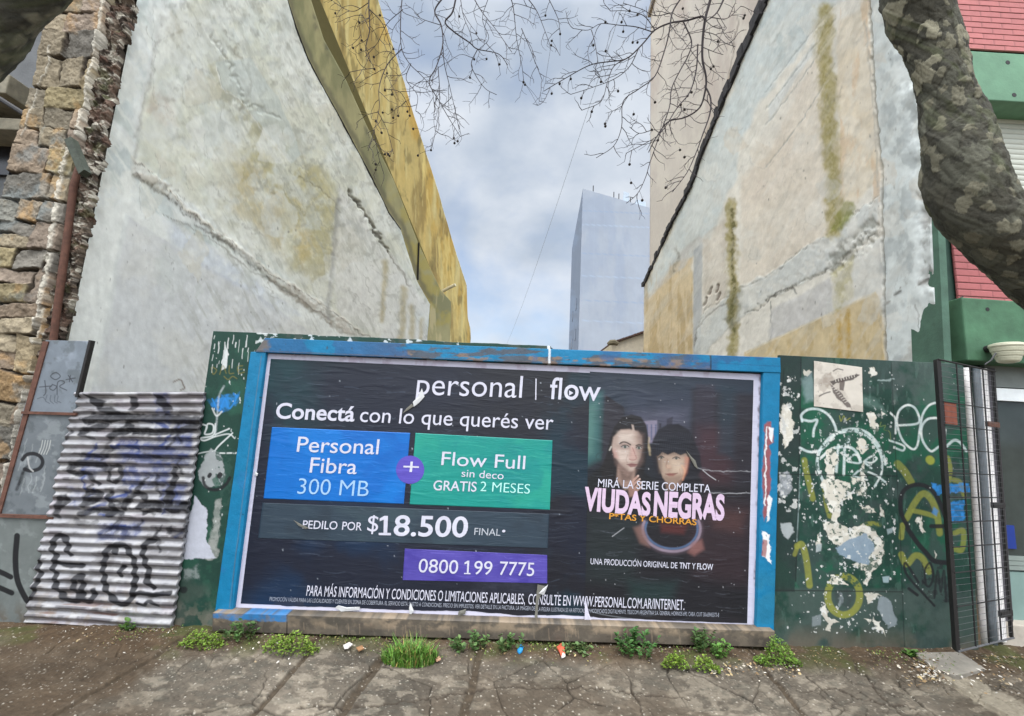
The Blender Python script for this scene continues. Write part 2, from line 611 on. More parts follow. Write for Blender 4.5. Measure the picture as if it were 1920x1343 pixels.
    # pale grit
    for sc_, rr_, keep, cl, sd in ((24, 0.16, 0.86, c8(190, 182, 168), 81), (50, 0.22, 0.84, c8(160, 152, 138), 83), (40, 0.22, 0.80, c8(58, 52, 45), 85)):
        e1, e2, ei = worley(X * sc_, Y * sc_, sd)
        g = (1 - sstep(rr_ * 0.6, rr_, e1)) * (ei > keep) * 0.6
        p.c = p.c * (1 - g[..., None]) + cl * g[..., None]
        p.h += 0.004 * g * (1 if cl[0] > 0.2 else -1)
    return p


xs = np.concatenate([np.linspace(-9, -4.6, 45)[:-1], np.linspace(-4.6, 4.8, 1750), np.linspace(4.8, 9, 43)[1:]])
ys = np.concatenate([np.linspace(0.9, 0.06, 15)[:-1], np.linspace(0.06, -1.35, 300), np.linspace(-1.35, -6.2, 160)[1:]])
GX, GY = np.meshgrid(xs, ys)
P = np.stack([GX, GY, gz(GX)], -1)
pp = paving_paint(P)
P[..., 2] += pp.h
tag(grid_obj('pavement', P, pp.c, M_PAVE, base=(0, 0, 0)), 'cracked grey concrete pavement slabs', kind='structure')
M_SOIL = surf('bare_soil', color=c8(96, 86, 72), rough=0.95, bump=0.03, bscale=3, vary=0.35, vscale=2)
g = MB()
g.add([(-400, -300, -6.0), (400, -300, 5.0), (400, 500, 5.0), (-400, 500, -6.0)], [(0, 1, 2, 3)])
go = g.build('ground', M_SOIL, base=(0, 0, 0))
go.location.z -= 0.03
tag(go, kind='structure')

# ------------------------------------------------------------------ side walls of the empty plot
ZB = -0.15


class Side:
    """vertical plane starting at plan point A and running along unit vector d"""

    def __init__(s, A, d):
        s.A, s.d = np.array(A[:2], float), np.array(d[:2], float)
        s.n = np.array((s.d[1], -s.d[0]))

    def shift(s, k):
        return Side(s.A + s.n * k, s.d)

    def hit(s, px, py):
        p = on_plane(px, py, (s.A[0], s.A[1], 0), (s.n[0], s.n[1], 0))
        return (p[..., :2] - s.A) @ s.d, p[..., 2]

    def pt(s, t, z, k=0.0):
        t, z = np.asarray(t, float), np.asarray(z, float)
        q = s.A + s.d * t[..., None] + s.n * np.asarray(k)[..., None]
        return np.concatenate([q, np.broadcast_to(z, t.shape)[..., None]], -1)

    def top(s, pts):
        a = np.array([s.hit(x, y) for x, y in pts])
        a = a[np.argsort(a[:, 0])]

        def f(t):
            z = np.interp(t, a[:, 0], a[:, 1])
            k = (a[1, 1] - a[0, 1]) / (a[1, 0] - a[0, 0])
            return np.where(t < a[0, 0], a[0, 1] + k * (t - a[0, 0]), z)
        return f

    def grid(s, t0, t1, ztop, zbot, nu, nv):
        c = EYE_D + s.A[1]
        w = np.linspace(1 / (c + t0), 1 / (c + t1), nu)
        t = 1 / w - c
        v = np.linspace(1, 0, nv)[:, None]
        zt = ztop(t)[None, :]
        z = zbot + (zt - zbot) * v
        T = np.broadcast_to(t[None, :], z.shape)
        return T, z, s.pt(T, z)


cornerL = onY(110, 640, 0.12)
SL = Side(cornerL, (0, 1))
SL.n = np.array((1.0, 0.0))
topL = [(538, 0), (554, 54), (577, 112), (607, 169), (639, 226), (666, 277), (693, 327), (729, 400), (751, 431), (781, 526), (804, 567)]
endL = SL.hit(804, 600)[0]
zl = SL.top(topL)
zl_c = lambda t: np.minimum(zl(t), 10.5)
T, Z, P = SL.grid(0.0, endL, zl_c, ZB, 560, 560)
p = Paint(P, c8(230, 234, 230))
grey, white = c8(214, 217, 217), c8(234, 237, 232)
p.shade(0.05, 0.012, 101)
p.tint(c8(196, 206, 204), 0.48, 0.66, 0.02, 103, 0.7, sx=1.0, sy=0.8)
p.tint(c8(236, 238, 230), 0.52, 0.68, 0.03, 105, 0.7)
p.tint(c8(198, 208, 202), 0.5, 0.68, 0.02, 1051, 0.6, sx=2.6, sy=0.5, rot=-32)
p.tint(c8(240, 243, 236), 0.52, 0.66, 0.03, 1053, 0.7, sx=2.8, sy=0.45, rot=-30)
# upper bay: patched plaster, blotched with ochre and olive lichen
bay = [(300, 55), (372, -20), (540, -20), (575, 110), (645, 235), (735, 400), (800, 560), (700, 640), (575, 548), (430, 440), (300, 332), (252, 300), (262, 235), (281, 150)]
p.poly(bay, c8(226, 227, 214), 0.5, 5, 5, 0.03, 107)
p.poly(bay, c8(206, 204, 172), 0.35, 10, 14, 0.02, 109, mott=1.0, ms=0.022)
oc = c8(182, 172, 116)
p.poly([(520, 240), (585, 300), (640, 372), (632, 470), (612, 535), (560, 512), (500, 440), (450, 380), (430, 310)], oc, 0.7, 18, 22, 0.02, 111, mott=0.8, ms=0.03)
p.poly([(470, 300), (560, 380), (600, 470), (560, 500), (480, 430), (420, 350)], c8(196, 178, 122), 0.6, 14, 16, 0.02, 113, mott=0.9, ms=0.035)
p.poly([(395, 110), (430, 160), (520, 230), (470, 260), (400, 190)], c8(166, 160, 120), 0.6, 10, 12, 0.02, 115, mott=0.9, ms=0.04)
p.poly([(290, 170), (330, 190), (330, 240), (280, 215)], c8(190, 170, 150), 0.5, 8, 10, 0.03, 116, mott=0.6, ms=0.05)
p.poly([(320, 20), (350, 50), (345, 100), (310, 60)], c8(158, 150, 120), 0.6, 6, 8, 0.05, 117, mott=0.7, ms=0.06)
# thin new coat to the right of the joint, and drips
p.poly([(640, 350), (660, 372), (700, 440), (745, 490), (800, 570), (800, 660), (640, 600), (622, 500)], c8(226, 226, 220), 0.85, 5, 6, 0.03, 119, mott=0.3, ms=0.04)
for x0, y0, x1, y1, w in ((757, 540, 752, 640, 12), (772, 575, 770, 640, 9), (722, 490, 716, 600, 10), (790, 600, 788, 650, 7)):
    p.stroke([(x0, y0), ((x0 + x1) / 2 + 1, (y0 + y1) / 2), (x1, y1)], w, c8(178, 164, 116), 0.7, 5, wob=3, drip=0.2)
p.tint(c8(150, 158, 158), 0.58, 0.74, 0.05, 121, 0.28, mask=sstep(330, 420, p.x) * (1 - sstep(150, 330, p.y - (p.x - 420) * 0.9)))
# smooth grey lower panel with its pale border
p.poly([(200, 395), (238, 372), (330, 420), (476, 505), (600, 592), (720, 690), (720, 1250), (30, 1250), (105, 700), (140, 560), (175, 430)], white, 0.9, 3, 4, 0.04, 123)
p.poly([(235, 402), (327, 462), (476, 549), (570, 615), (690, 720), (690, 1250), (40, 1250), (175, 720), (185, 668), (205, 579), (220, 475)], grey, 1.0, 2.2, 2.5, 0.05, 125)
p.poly([(235, 402), (327, 462), (476, 549), (570, 615), (690, 720), (690, 1250), (40, 1250), (175, 720)], c8(222, 222, 214), 0.5, 20, 20, 0.01, 126, mott=0.9, ms=0.012)
p.stroke([(238, 406), (222, 475), (206, 579), (186, 668), (178, 720)], 9, c8(222, 226, 222), 0.8, 4, wob=3)
p.poly([(300, 405), (330, 425), (475, 520), (560, 590), (540, 592), (440, 535), (330, 465)], c8(196, 206, 222), 0.5, 8, 6, 0.04, 128, mott=0.5)
# broken ledge between the two
ledge_t = [(246, 292), (301, 335), (348, 388), (440, 456), (508, 510), (575, 550), (630, 588), (690, 630)]
ledge_b = [(246, 326), (290, 350), (335, 388), (400, 436), (440, 468), (508, 525), (592, 585), (650, 628)]
p.poly(ledge_t + ledge_b[::-1], c8(196, 190, 178), 0.85, 3, 6, 0.06, 131, mott=0.6, ms=0.08, relief=0.015)
p.stroke(ledge_t, 5, c8(226, 222, 206), 0.6, 2.5, wob=6, drip=0.5)
p.stroke([(x + 2, y + 5) for x, y in ledge_t], 2.2, c8(96, 88, 78), 0.7, 1, wob=5, drip=0.7)
p.stroke([(248, 326), (300, 360), (380, 426), (440, 470), (508, 526)], 6, c8(84, 78, 70), 0.75, 2.5, wob=6, drip=0.75)
p.stroke([(508, 526), (592, 586), (640, 622)], 7, c8(150, 140, 124), 0.7, 3, wob=5, drip=0.4)
p.stroke([(300, 398), (390, 445), (470, 505), (560, 560), (612, 600)], 2.2, c8(128, 124, 116), 0.6, 1.2, wob=4)
# joint of the bay, cracks
p.stroke([(303, 45), (281, 150), (262, 225), (252, 300)], 7, c8(168, 166, 158), 0.6, 4, wob=5, drip=0.4, relief=-0.004)
p.stroke([(296, 55), (274, 150), (255, 240)], 4, c8(224, 226, 222), 0.7, 2, wob=2)
p.stroke([(635, 377), (630, 440), (624, 500), (614, 600)], 8, c8(160, 160, 156), 0.8, 4, wob=2, relief=-0.02)
p.stroke([(651, 356), (673, 384), (700, 428), (727, 470)], 6, c8(74, 68, 60), 0.9, 2, wob=6, drip=0.4, relief=-0.06)
p.stroke([(727, 470), (745, 500), (770, 535)], 3, c8(120, 112, 96), 0.7, 1.5, wob=5)
p.stroke([(560, 330), (620, 370), (640, 400)], 3, c8(120, 112, 90), 0.6, 1.5, wob=5, drip=0.5)
p.stroke([(395, 70), (430, 120), (460, 190), (520, 220)], 4, c8(150, 150, 140), 0.55, 2, wob=8, relief=-0.02)
p.stroke([(440, 90), (470, 150), (452, 205)], 5, c8(140, 132, 112), 0.6, 3, wob=6)
for i in range(60):
    x, y = rng.uniform(300, 700), rng.uniform(20, 560)
    p.stroke([(x, y), (x + rng.uniform(5, 22), y + rng.uniform(8, 30)), (x + rng.uniform(10, 40), y + rng.uniform(20, 50))], rng.uniform(1, 2.4), c8(120, 118, 108), 0.4, 1, wob=6, drip=0.5)
p.shade(0.13, 0.11, 146, sx=1.0, sy=0.7)
p.shade(0.08, 0.02, 1461)
p.shade(0.07, 0.05, 147, sx=2.4, sy=0.35)
p.tint(c8(170, 172, 160), 0.56, 0.68, 0.05, 148, 0.35, sx=2.6, sy=0.35, rot=-28, mask=sstep(300, 380, p.x))
p.tint(c8(150, 150, 138), 0.60, 0.70, 0.09, 149, 0.35, mask=sstep(260, 330, p.x) * (1 - sstep(160, 340, p.y - (p.x - 300) * 0.9)))
# hard-edged trowelled patches, each a slightly different mix
p.poly([(405, 118), (468, 108), (528, 196), (566, 290), (548, 306), (500, 252), (452, 188), (418, 166)], c8(198, 206, 200), 0.7, 1.2, 3, 0.06, 151, mott=0.2)
p.stroke([(405, 122), (418, 166), (452, 190), (500, 254), (546, 306)], 2.2, c8(238, 240, 234), 0.7, 0.8, wob=3, drip=0.4)  # highlight painted along the patch edge, with a darker line beside it
p.stroke([(408, 126), (421, 169), (455, 194), (503, 258)], 1.3, c8(140, 144, 138), 0.6, 0.6, wob=3, drip=0.5)
for i in range(46):
    x, y = rng.uniform(270, 740), rng.uniform(0, 560)
    r = rng.uniform(12, 46)
    k = [(x + r * rng.uniform(0.3, 1.1) * (math.cos(a) - 0.4 * math.sin(a)), y + 1.3 * r * rng.uniform(0.3, 1.1) * (math.sin(a) + 0.5 * math.cos(a))) for a in np.linspace(0, 5.5, 7)]
    tone = rng.choice((c8(206, 212, 206), c8(238, 240, 234), c8(214, 210, 192), c8(222, 226, 220)))
    p.poly(k, tone, rng.uniform(0.25, 0.55), 1.2, 5, 0.07, 160 + i, mott=0.35, ms=0.08)
    if i % 3 == 0:
        p.stroke(k[1:5], 1.3, c8(150, 150, 140), 0.5, 0.7, wob=4, drip=0.5)
p.dots(rng, 60, (180, 400, 560, 720), 0.8, 2.2, c8(120, 120, 116), 0.6)
p.stroke([(325, 716), (338, 712), (343, 722), (346, 728), (338, 732)], 2.6, c8(110, 92, 74), 0.8)
p.h += (fbm(T, Z, 2.2, 5, 141, 0.6) - 0.5) * 0.03 * sstep(300, 420, p.x + (900 - p.y) * 0.12) + (fbm(T, Z, 7, 4, 143) - 0.5) * 0.006
edge = sstep(0.25, 0.0, T)
p.h -= edge * 0.05 * fbm(Z, T, 6, 4, 145)
P = P + np.concatenate([SL.n, [0]]) * p.h[..., None]
lw = thing('party_wall', (cornerL[0], cornerL[1], 0), 'pale patched plaster party wall with ochre stains on the left of the plot', 'wall')
grid_obj('plaster', P, p.c, M_PLASTER, lw, thick=(-0.35, 0, 0))

# yellow wall above and behind it
SY = SL.shift(-0.20)
topY = [(680, -90), (709, 0), (738, 89), (779, 226), (819, 350), (846, 445), (875.5, 537), (876.5, 594), (882, 617), (883, 640)]
endY = SY.hit(883, 630)[0]
yt = SY.top(topY)
T, Z, P = SY.grid(1.5, endY, lambda t: np.minimum(yt(t), 24), ZB, 420, 420)
p = Paint(P, c8(202, 180, 114))
p.shade(0.16, 0.03, 201)
p.tint(c8(196, 156, 66), 0.46, 0.62, 0.02, 203, 0.8, sx=2.2, sy=0.45, mask=sstep(0, 90, p.x - (709 + (p.y) * 0.285) + 70))
p.tint(c8(150, 128, 76), 0.5, 0.66, 0.03, 205, 0.75, sx=2.4, sy=0.35)
p.tint(c8(214, 200, 140), 0.54, 0.66, 0.045, 207, 0.7, sx=3.0, sy=0.3)
p.shade(0.14, 0.10, 208, sx=2.2, sy=0.3)
p.shade(0.08, 0.25, 2081)
p.tint(c8(120, 108, 66), 0.62, 0.72, 0.05, 209, 0.6, sx=1.5, sy=0.6)
for i in range(26):
    x = rng.uniform(790, 872)
    y = 350 + (x - 819) * 3.3 + rng.uniform(10, 120)
    p.stroke([(x, y), (x + rng.uniform(-3, 6), y + rng.uniform(30, 80))], rng.uniform(1.5, 3.5), c8(226, 204, 128), 0.6, 1.2, wob=2, smooth=False)
P = P + np.concatenate([SY.n, [0]]) * ((fbm(T, Z, 1.1, 4, 211) - 0.5) * 0.06)[..., None]
yb = thing('apartment_building', SY.pt(np.array(6.0), np.array(0.0)), 'tall windowless yellow stained building rising behind the left plaster wall', 'building')
grid_obj('wall', P, p.c, M_PLASTER, yb, thick=(-6.0, 0, 0))
# the greenish band below, proud of the yellow render
SB = SL.shift(-0.10)
bandT = [(560, -70), (583, 0), (607, 74), (648, 149), (687, 235), (738, 338), (784, 456), (827, 545), (846, 566), (847, 640)]
endB = SB.hit(846, 600)[0]
bt = SB.top(bandT)
T, Z, P = SB.grid(1.2, endB, lambda t: np.minimum(bt(t), 22), ZB, 360, 300)
p = Paint(P, c8(164, 158, 116))
p.shade(0.14, 0.02, 221)
p.shade(0.10, 0.10, 222, sx=1.6, sy=0.4)
p.tint(c8(128, 128, 92), 0.45, 0.62, 0.018, 223, 0.8, sx=1.3, sy=0.5)
p.tint(c8(170, 156, 84), 0.45, 0.6, 0.03, 225, 0.8, mask=sstep(300, 430, p.y))
p.tint(c8(196, 184, 140), 0.55, 0.68, 0.05, 227, 0.8, sx=2.5, sy=0.3, mask=sstep(520, 580, p.y))
for x, y in ((612, 95), (688, 255), (590, 40)):
    p.poly([(x - 4, y - 16), (x + 6, y - 8), (x + 8, y + 14), (x + 2, y + 18), (x - 3, y)], c8(84, 82, 70), 0.7, 4, 4, 0.1, int(x), mott=0.7, ms=0.1)
p.stroke([(x + 5, y - 4) for x, y in topL], 9, c8(104, 100, 80), 0.7, 4, wob=3)
grid_obj('lower_band', P, p.c, M_PLASTER, yb, thick=(-0.08, 0, 0))
# drip line of old flashing along the joint, a thin downpipe and a stub of pipe
m = MB()
tp = np.array([SL.hit(x, y) for x, y in topL if y < 440])
m.tube([SL.pt(np.array(a), np.array(b + 0.02), np.array(-0.03)) for a, b in tp[::-1]], [0.035 + 0.02 * rng.random() for _ in tp], 5)
m.build('flashing', M_DARK, lw)
m = MB()
a, b = SB.hit(783, 455)
a2, b2 = SB.hit(781, 525)
m.tube([SB.pt(np.array(a), np.array(b), np.array(0.05)), SB.pt(np.array(a2), np.array(b2), np.array(0.05))], 0.04, 6)
m.build('downpipe', M_DARK, yb)
m = MB()
a, b = SB.hit(830, 546)
q = SB.pt(np.array(a), np.array(b), np.array(0.0))
m.tube([q, q + np.array((0.75, -0.3, 0.33))], 0.09, 8)
m.build('pipe_stub', surf('pale_pipe', color=c8(206, 200, 176), rough=0.5), yb)

# ------------------------------------------------------------------ right wall, its tiled roof edge and the tall cream building
cornerR = onY(1757, 670, 0.12)
dR = _unit((ray(1000, 805) * np.array((1, 1, 0)))[:2])
SR = Side(cornerR, dR)
SR.n = np.array((-dR[1], dR[0]))
topR = [(1440, 0), (1400, 92), (1358, 190), (1318, 288), (1300, 345), (1265, 412), (1235, 475), (1206, 540)]
endR = SR.hit(1207, 600)[0]
zr = SR.top(topR)
zr_c = lambda t: np.minimum(zr(t), 9.2)
T, Z, P = SR.grid(0.0, endR, zr_c, ZB, 600, 560)
p = Paint(P, c8(230, 225, 214))
p.shade(0.09, 0.015, 301)
blu = c8(204, 212, 212)
p.poly([(1460, -40), (1660, -40), (1552, 20), (1500, 95), (1440, 170), (1392, 262), (1378, 330), (1340, 430), (1318, 470), (1200, 560), (1206, 535), (1240, 470), (1320, 290), (1400, 95)], blu, 0.9, 6, 8, 0.03, 303, mott=0.25, ms=0.03)
p.tint(c8(176, 188, 188), 0.52, 0.68, 0.035, 305, 0.5, sx=0.7, sy=1.0, mask=sstep(20, -40, (p.x - 1440) + (p.y - 170) * 0.78))
p.poly([(1209, 569), (1240, 528), (1271, 490), (1300, 478), (1301, 690), (1200, 690)], c8(214, 194, 158), 0.95, 4, 5, 0.05, 307)
p.tint(c8(184, 158, 112), 0.5, 0.66, 0.06, 309, 0.6, sx=2.2, sy=0.35, mask=(p.x < 1302) * sstep(500, 560, p.y + (p.x - 1209) * 0.6))
p.poly([(1212, 560), (1260, 490), (1310, 440), (1330, 450), (1290, 490), (1240, 540)], c8(196, 192, 186), 0.8, 4, 5, 0.05, 310, mott=0.5)
p.stroke([(1262, 512), (1272, 482), (1268, 470)], 8, c8(110, 108, 96), 0.6, 4, wob=5, drip=0.6)
p.poly([(1300, 470), (1318, 455), (1316, 560), (1312, 690), (1298, 690)], c8(176, 179, 181), 0.9, 2, 2, 0.05, 311)
p.poly([(1318, 440), (1362, 410), (1364, 560), (1340, 590), (1318, 600)], c8(206, 196, 182), 0.8, 4, 4, 0.05, 313, mott=0.4)
for x, y in ((1332, 545), (1345, 542), (1322, 566), (1347, 556)):
    p.stroke([(x + 3, y - 7), (x, y), (x - 3, y + 7)], 4, c8(110, 96, 84), 0.75, 1.5, wob=2, relief=-0.03)
# big beige bay between the two moss streaks
p.poly([(1392, 330), (1440, 290), (1545, 70), (1552, 300), (1556, 440), (1500, 472), (1440, 520), (1386, 540)], c8(224, 213, 197), 0.85, 5, 4, 0.03, 315, mott=0.2, ms=0.02)
p.poly([(1395, 330), (1510, 120), (1500, 300), (1400, 400)], c8(222, 208, 194), 0.5, 20, 10, 0.02, 316, mott=0.6, ms=0.02)
p.poly([(1570, 40), (1628, 10), (1640, 200), (1650, 330), (1590, 400), (1570, 430)], c8(226, 212, 188), 0.85, 5, 4, 0.03, 317, mott=0.3, ms=0.03)
p.tint(c8(216, 186, 150), 0.52, 0.68, 0.03, 319, 0.6, sx=1.6, sy=0.5, mask=(p.x > 1575) * (p.x < 1650) * (p.y < 380))
# ruled diagonal lines of an old stair
p.poly([(1440, 228), (1440, 200), (1528, 75), (1532, 88)], c8(216, 222, 224), 0.5, 3, 3, 0.05, 321)
for o in (0, 34, 62, 140):
    p.stroke([(1566, 8 + o * 0.8), (1500, 90 + o), (1436, 172 + o)], 2.4, c8(140, 146, 146), 0.5, 1, wob=2, drip=0.5, relief=-0.008)
# middle band of grey cement with ragged lips
bt_ = [(1300, 650), (1316, 591), (1350, 566), (1384, 541), (1440, 516), (1488, 482), (1505, 467), (1550, 443), (1589, 410), (1648, 368)]
bb_ = [(1648, 434), (1589, 476), (1556, 505), (1485, 538), (1440, 562), (1400, 590), (1350, 630), (1312, 680)]
p.poly(bt_ + bb_, c8(206, 209, 206), 0.85, 3, 5, 0.06, 323, mott=0.4, ms=0.05, relief=0.01)
p.stroke(bt_, 3.2, c8(120, 116, 106), 0.6, 1.3, wob=5, drip=0.65, relief=-0.008)
p.stroke(bb_[:6], 3.4, c8(104, 100, 88), 0.7, 1.4, wob=6, drip=0.55, relief=-0.010)
p.stroke([(1440, 566), (1458, 548), (1485, 538), (1494, 550)], 2.4, c8(86, 84, 80), 0.8, 1, wob=3)
p.stroke([(1446, 566), (1448, 610), (1444, 650)], 2.2, c8(120, 120, 116), 0.7, 1, wob=3)
p.stroke([(1312, 610), (1330, 590), (1380, 560)], 2.2, c8(120, 116, 110), 0.6, 1, wob=4)
p.poly([(1556, 480), (1648, 400), (1652, 440), (1600, 490), (1560, 520)], c8(140, 140, 128), 0.6, 6, 8, 0.08, 325, mott=0.8, ms=0.09, relief=-0.03)
p.poly([(1600, 478), (1656, 440), (1660, 540), (1600, 560)], c8(214, 214, 208), 0.8, 5, 6, 0.05, 327, mott=0.4, ms=0.06)
p.poly([(1448, 580), (1560, 520), (1562, 600), (1440, 650)], c8(200, 198, 196), 0.8, 4, 3, 0.05, 329)
# sand-coloured panel low down
p.poly([(1395, 662), (1440, 640), (1642, 548), (1654, 568), (1660, 700), (1395, 700)], c8(210, 190, 150), 0.95, 2.5, 2.5, 0.05, 331)
p.tint(c8(190, 164, 114), 0.48, 0.64, 0.05, 333, 0.5, sx=1.5, sy=0.5, mask=(p.x > 1440) * (p.x < 1660) * sstep(8, 20, p.y - 642 + (p.x - 1440) * 0.455))
p.stroke([(1400, 662), (1440, 642), (1642, 549)], 2.4, c8(224, 214, 190), 0.8, 1)
for x in (1574, 1590):
    p.stroke([(x - 2, 585), (x + 2, 630), (x, 690)], 9, c8(190, 152, 62), 0.7, 4, wob=3, drip=0.5)
# moss streaks
mo = c8(150, 140, 78)
for pts, w in (([(1369, 382), (1372, 450), (1374, 530), (1374, 600), (1376, 690)], 16), ([(1547, 20), (1546, 90), (1552, 160), (1556, 250), (1562, 340), (1566, 432)], 26)):
    p.stroke(pts, w * 1.25, c8(176, 162, 112), 0.75, w * 0.3, wob=6)
    p.stroke(pts, w * 0.8, mo, 0.75, w * 0.4, wob=7, drip=0.6)
p.stroke([(1373, 395), (1375, 470), (1374, 560), (1375, 620)], 6, c8(86, 84, 50), 0.8, 3, wob=5, drip=0.6)
p.poly([(1362, 545), (1390, 535), (1388, 580), (1376, 640), (1366, 600)], c8(104, 102, 64), 0.8, 6, 7, 0.08, 335, mott=0.5, ms=0.1)
p.poly([(1578, 380), (1600, 378), (1604, 400), (1580, 432), (1558, 436)], c8(128, 132, 62), 0.85, 5, 5, 0.08, 337, mott=0.3, ms=0.1)
p.poly([(1560, 510), (1598, 478), (1600, 560), (1566, 590)], c8(176, 168, 120), 0.7, 5, 6, 0.06, 339, mott=0.5, ms=0.08)
# pale pier at the street end
p.poly([(1628, -40), (1660, -40), (1770, -40), (1770, 690), (1662, 690), (1654, 350), (1640, 160)], c8(214, 220, 218), 0.95, 2, 2, 0.05, 341)
p.tint(c8(166, 172, 172), 0.5, 0.64, 0.04, 343, 0.6, mask=sstep(1640, 1660, p.x), sx=1.0, sy=0.7)
p.stroke([(1628, -20), (1636, 120), (1648, 280), (1654, 370), (1660, 690)], 4, c8(140, 138, 130), 0.75, 2, wob=3, relief=-0.03)
p.stroke([(1622, 40), (1640, 230), (1646, 350)], 4, c8(190, 184, 172), 0.7, 2, wob=2)
p.poly([(1716, 360), (1760, 400), (1762, 560), (1744, 536), (1722, 520), (1722, 420)], c8(150, 148, 144), 0.8, 5, 8, 0.06, 345, mott=0.7, ms=0.08, relief=-0.02)
p.poly([(1722, 500), (1752, 505), (1756, 536), (1718, 534)], c8(112, 106, 100), 0.7, 4, 5, 0.08, 347, mott=0.6, ms=0.1)
p.stroke([(1720, 532), (1735, 526), (1750, 534)], 4, c8(60, 56, 52), 0.85, 1.5, wob=3)
p.stroke([(1678, 553), (1688, 546)], 5, c8(90, 86, 80), 0.8, 2)
p.stroke([(1658, 572), (1668, 566)], 5, c8(96, 92, 84), 0.8, 2)
p.stroke([(1716, 570), (1722, 600), (1726, 640)], 2, c8(130, 130, 128), 0.7, 1, wob=3)
p.poly([(1690, 640), (1760, 620), (1760, 690), (1690, 690)], c8(160, 152, 140), 0.5, 12, 14, 0.05, 349, mott=0.8, ms=0.06)
for i in range(50):
    x, y = rng.uniform(1320, 1740), rng.uniform(30, 640)
    p.stroke([(x, y), (x - rng.uniform(3, 14), y + rng.uniform(6, 22)), (x - rng.uniform(6, 24), y + rng.uniform(14, 40))], rng.uniform(1, 2.2), c8(140, 136, 128), 0.35, 1, wob=6, drip=0.5)
p.shade(0.12, 0.10, 356)
p.shade(0.07, 0.02, 3561)
p.shade(0.06, 0.05, 357, sx=2.4, sy=0.35)
for i in range(40):
    x, y = rng.uniform(1310, 1740), rng.uniform(20, 640)
    r = rng.uniform(10, 40)
    k = [(x + r * rng.uniform(0.3, 1.1) * (math.cos(a) + 0.4 * math.sin(a)), y + 1.2 * r * rng.uniform(0.3, 1.1) * (math.sin(a) - 0.4 * math.cos(a))) for a in np.linspace(0, 5.5, 7)]
    tone = rng.choice((c8(206, 206, 200), c8(236, 232, 222), c8(214, 200, 180), c8(222, 220, 212)))
    p.poly(k, tone, rng.uniform(0.2, 0.45), 1.2, 5, 0.07, 460 + i, mott=0.35, ms=0.08)
    if i % 3 == 0:
        p.stroke(k[1:5], 1.2, c8(150, 146, 136), 0.45, 0.7, wob=4, drip=0.5)
p.dots(rng, 50, (1400, 100, 1700, 640), 0.8, 2.2, c8(112, 106, 98), 0.6)
p.h += (fbm(T, Z, 2.4, 5, 351, 0.6) - 0.5) * 0.02 + (fbm(T, Z, 8, 4, 353) - 0.5) * 0.006
p.tint(c8(232, 230, 222), 0.54, 0.68, 0.03, 3531, 0.18, sx=2.6, sy=0.5, rot=32)
p.tint(c8(170, 168, 158), 0.56, 0.70, 0.03, 3533, 0.2, sx=2.4, sy=0.5, rot=30)
edge = sstep(0.20, 0.0, T)
p.h -= edge * 0.07 * fbm(Z, T, 5, 4, 355)
P = P + np.concatenate([SR.n, [0]]) * p.h[..., None]
rw = thing('party_wall', (cornerR[0], cornerR[1], 0), 'sand and grey plaster party wall with moss streaks on the right of the plot', 'wall')
grid_obj('plaster', P, p.c, M_PLASTER, rw, thick=tuple(np.concatenate([-SR.n * 0.07, [0]])))
# black ragged tiles along its sloping top
m = MB()
t = 0.2
SRs = SR
while t < endR:
    dt_ = rng.uniform(0.10, 0.24) * (0.7 + t * 0.06)
    za, zb = float(zr_c(np.array(t))), float(zr_c(np.array(min(t + dt_, endR))))
    h = rng.uniform(0.06, 0.13) * (1.7 if t < 6 else 1.0)
    o = rng.uniform(0.02, 0.08)
    j = rng.uniform(-0.03, 0.05)
    q = [SR.pt(np.array(tt), np.array(zz), np.array(kk)) for tt, zz, kk in ((t, za - 0.05, o), (t + dt_ * 1.05, zb - 0.05 + j, o), (t + dt_ * 1.05, zb + h + j, o), (t, za + h, o))]
    m.prism(q, np.concatenate([-SR.n * 0.42, [0.03]]))
    t += dt_
m.build('roof_tiles', surf('blackened_tile', color=c8(52, 50, 52), rough=0.9, vary=0.4, vscale=6, bump=0.02, bscale=20), rw)

SC_ = SR.shift(-0.42)
SC_.n = SR.n
farC = SC_.hit(1219, 300)[0]
ztC = float(SC_.hit(1219, 33)[1])
T, Z, P = SC_.grid(0.6, farC, lambda t: np.full(t.shape, ztC), 2.0, 300, 300)
p = Paint(P, c8(206, 197, 187))
p.shade(0.07, 0.02, 401)
p.tint(c8(190, 176, 166), 0.5, 0.68, 0.02, 403, 0.6, sx=2.0, sy=0.35)
p.tint(c8(216, 208, 196), 0.5, 0.66, 0.03, 405, 0.6, sx=1.6, sy=0.5)
p.stroke([(1384, 30), (1380, 66), (1372, 110), (1368, 160)], 3, c8(120, 104, 92), 0.7, 1.5, wob=4, drip=0.6)
p.stroke([(1376, 130), (1352, 190), (1320, 260)], 4, c8(186, 170, 148), 0.6, 2.5, wob=4)
p.stroke([(1424, 0), (1416, 20)], 4, c8(120, 110, 100), 0.7, 2, wob=2)
cb = thing('apartment_building', SC_.pt(np.array(5.0), np.array(0.0)), 'tall blank cream building behind the right wall, cut off by the top of the photo', 'building')
grid_obj('wall', P, p.c, M_PLASTER, cb, thick=tuple(np.concatenate([-SR.n * 7.0, [0]])))
m = MB()
q = [SC_.pt(np.array(tt), np.array(ztC), np.array(0.10)) for tt in (0.6, farC + 0.1)]
q += [a + np.array((0, 0, 0.25)) for a in q[::-1]]
m.prism(q, np.concatenate([-SR.n * 7.2, [0]]))
m.build('parapet', surf('parapet_render', color=c8(150, 142, 134), rough=0.9), cb)

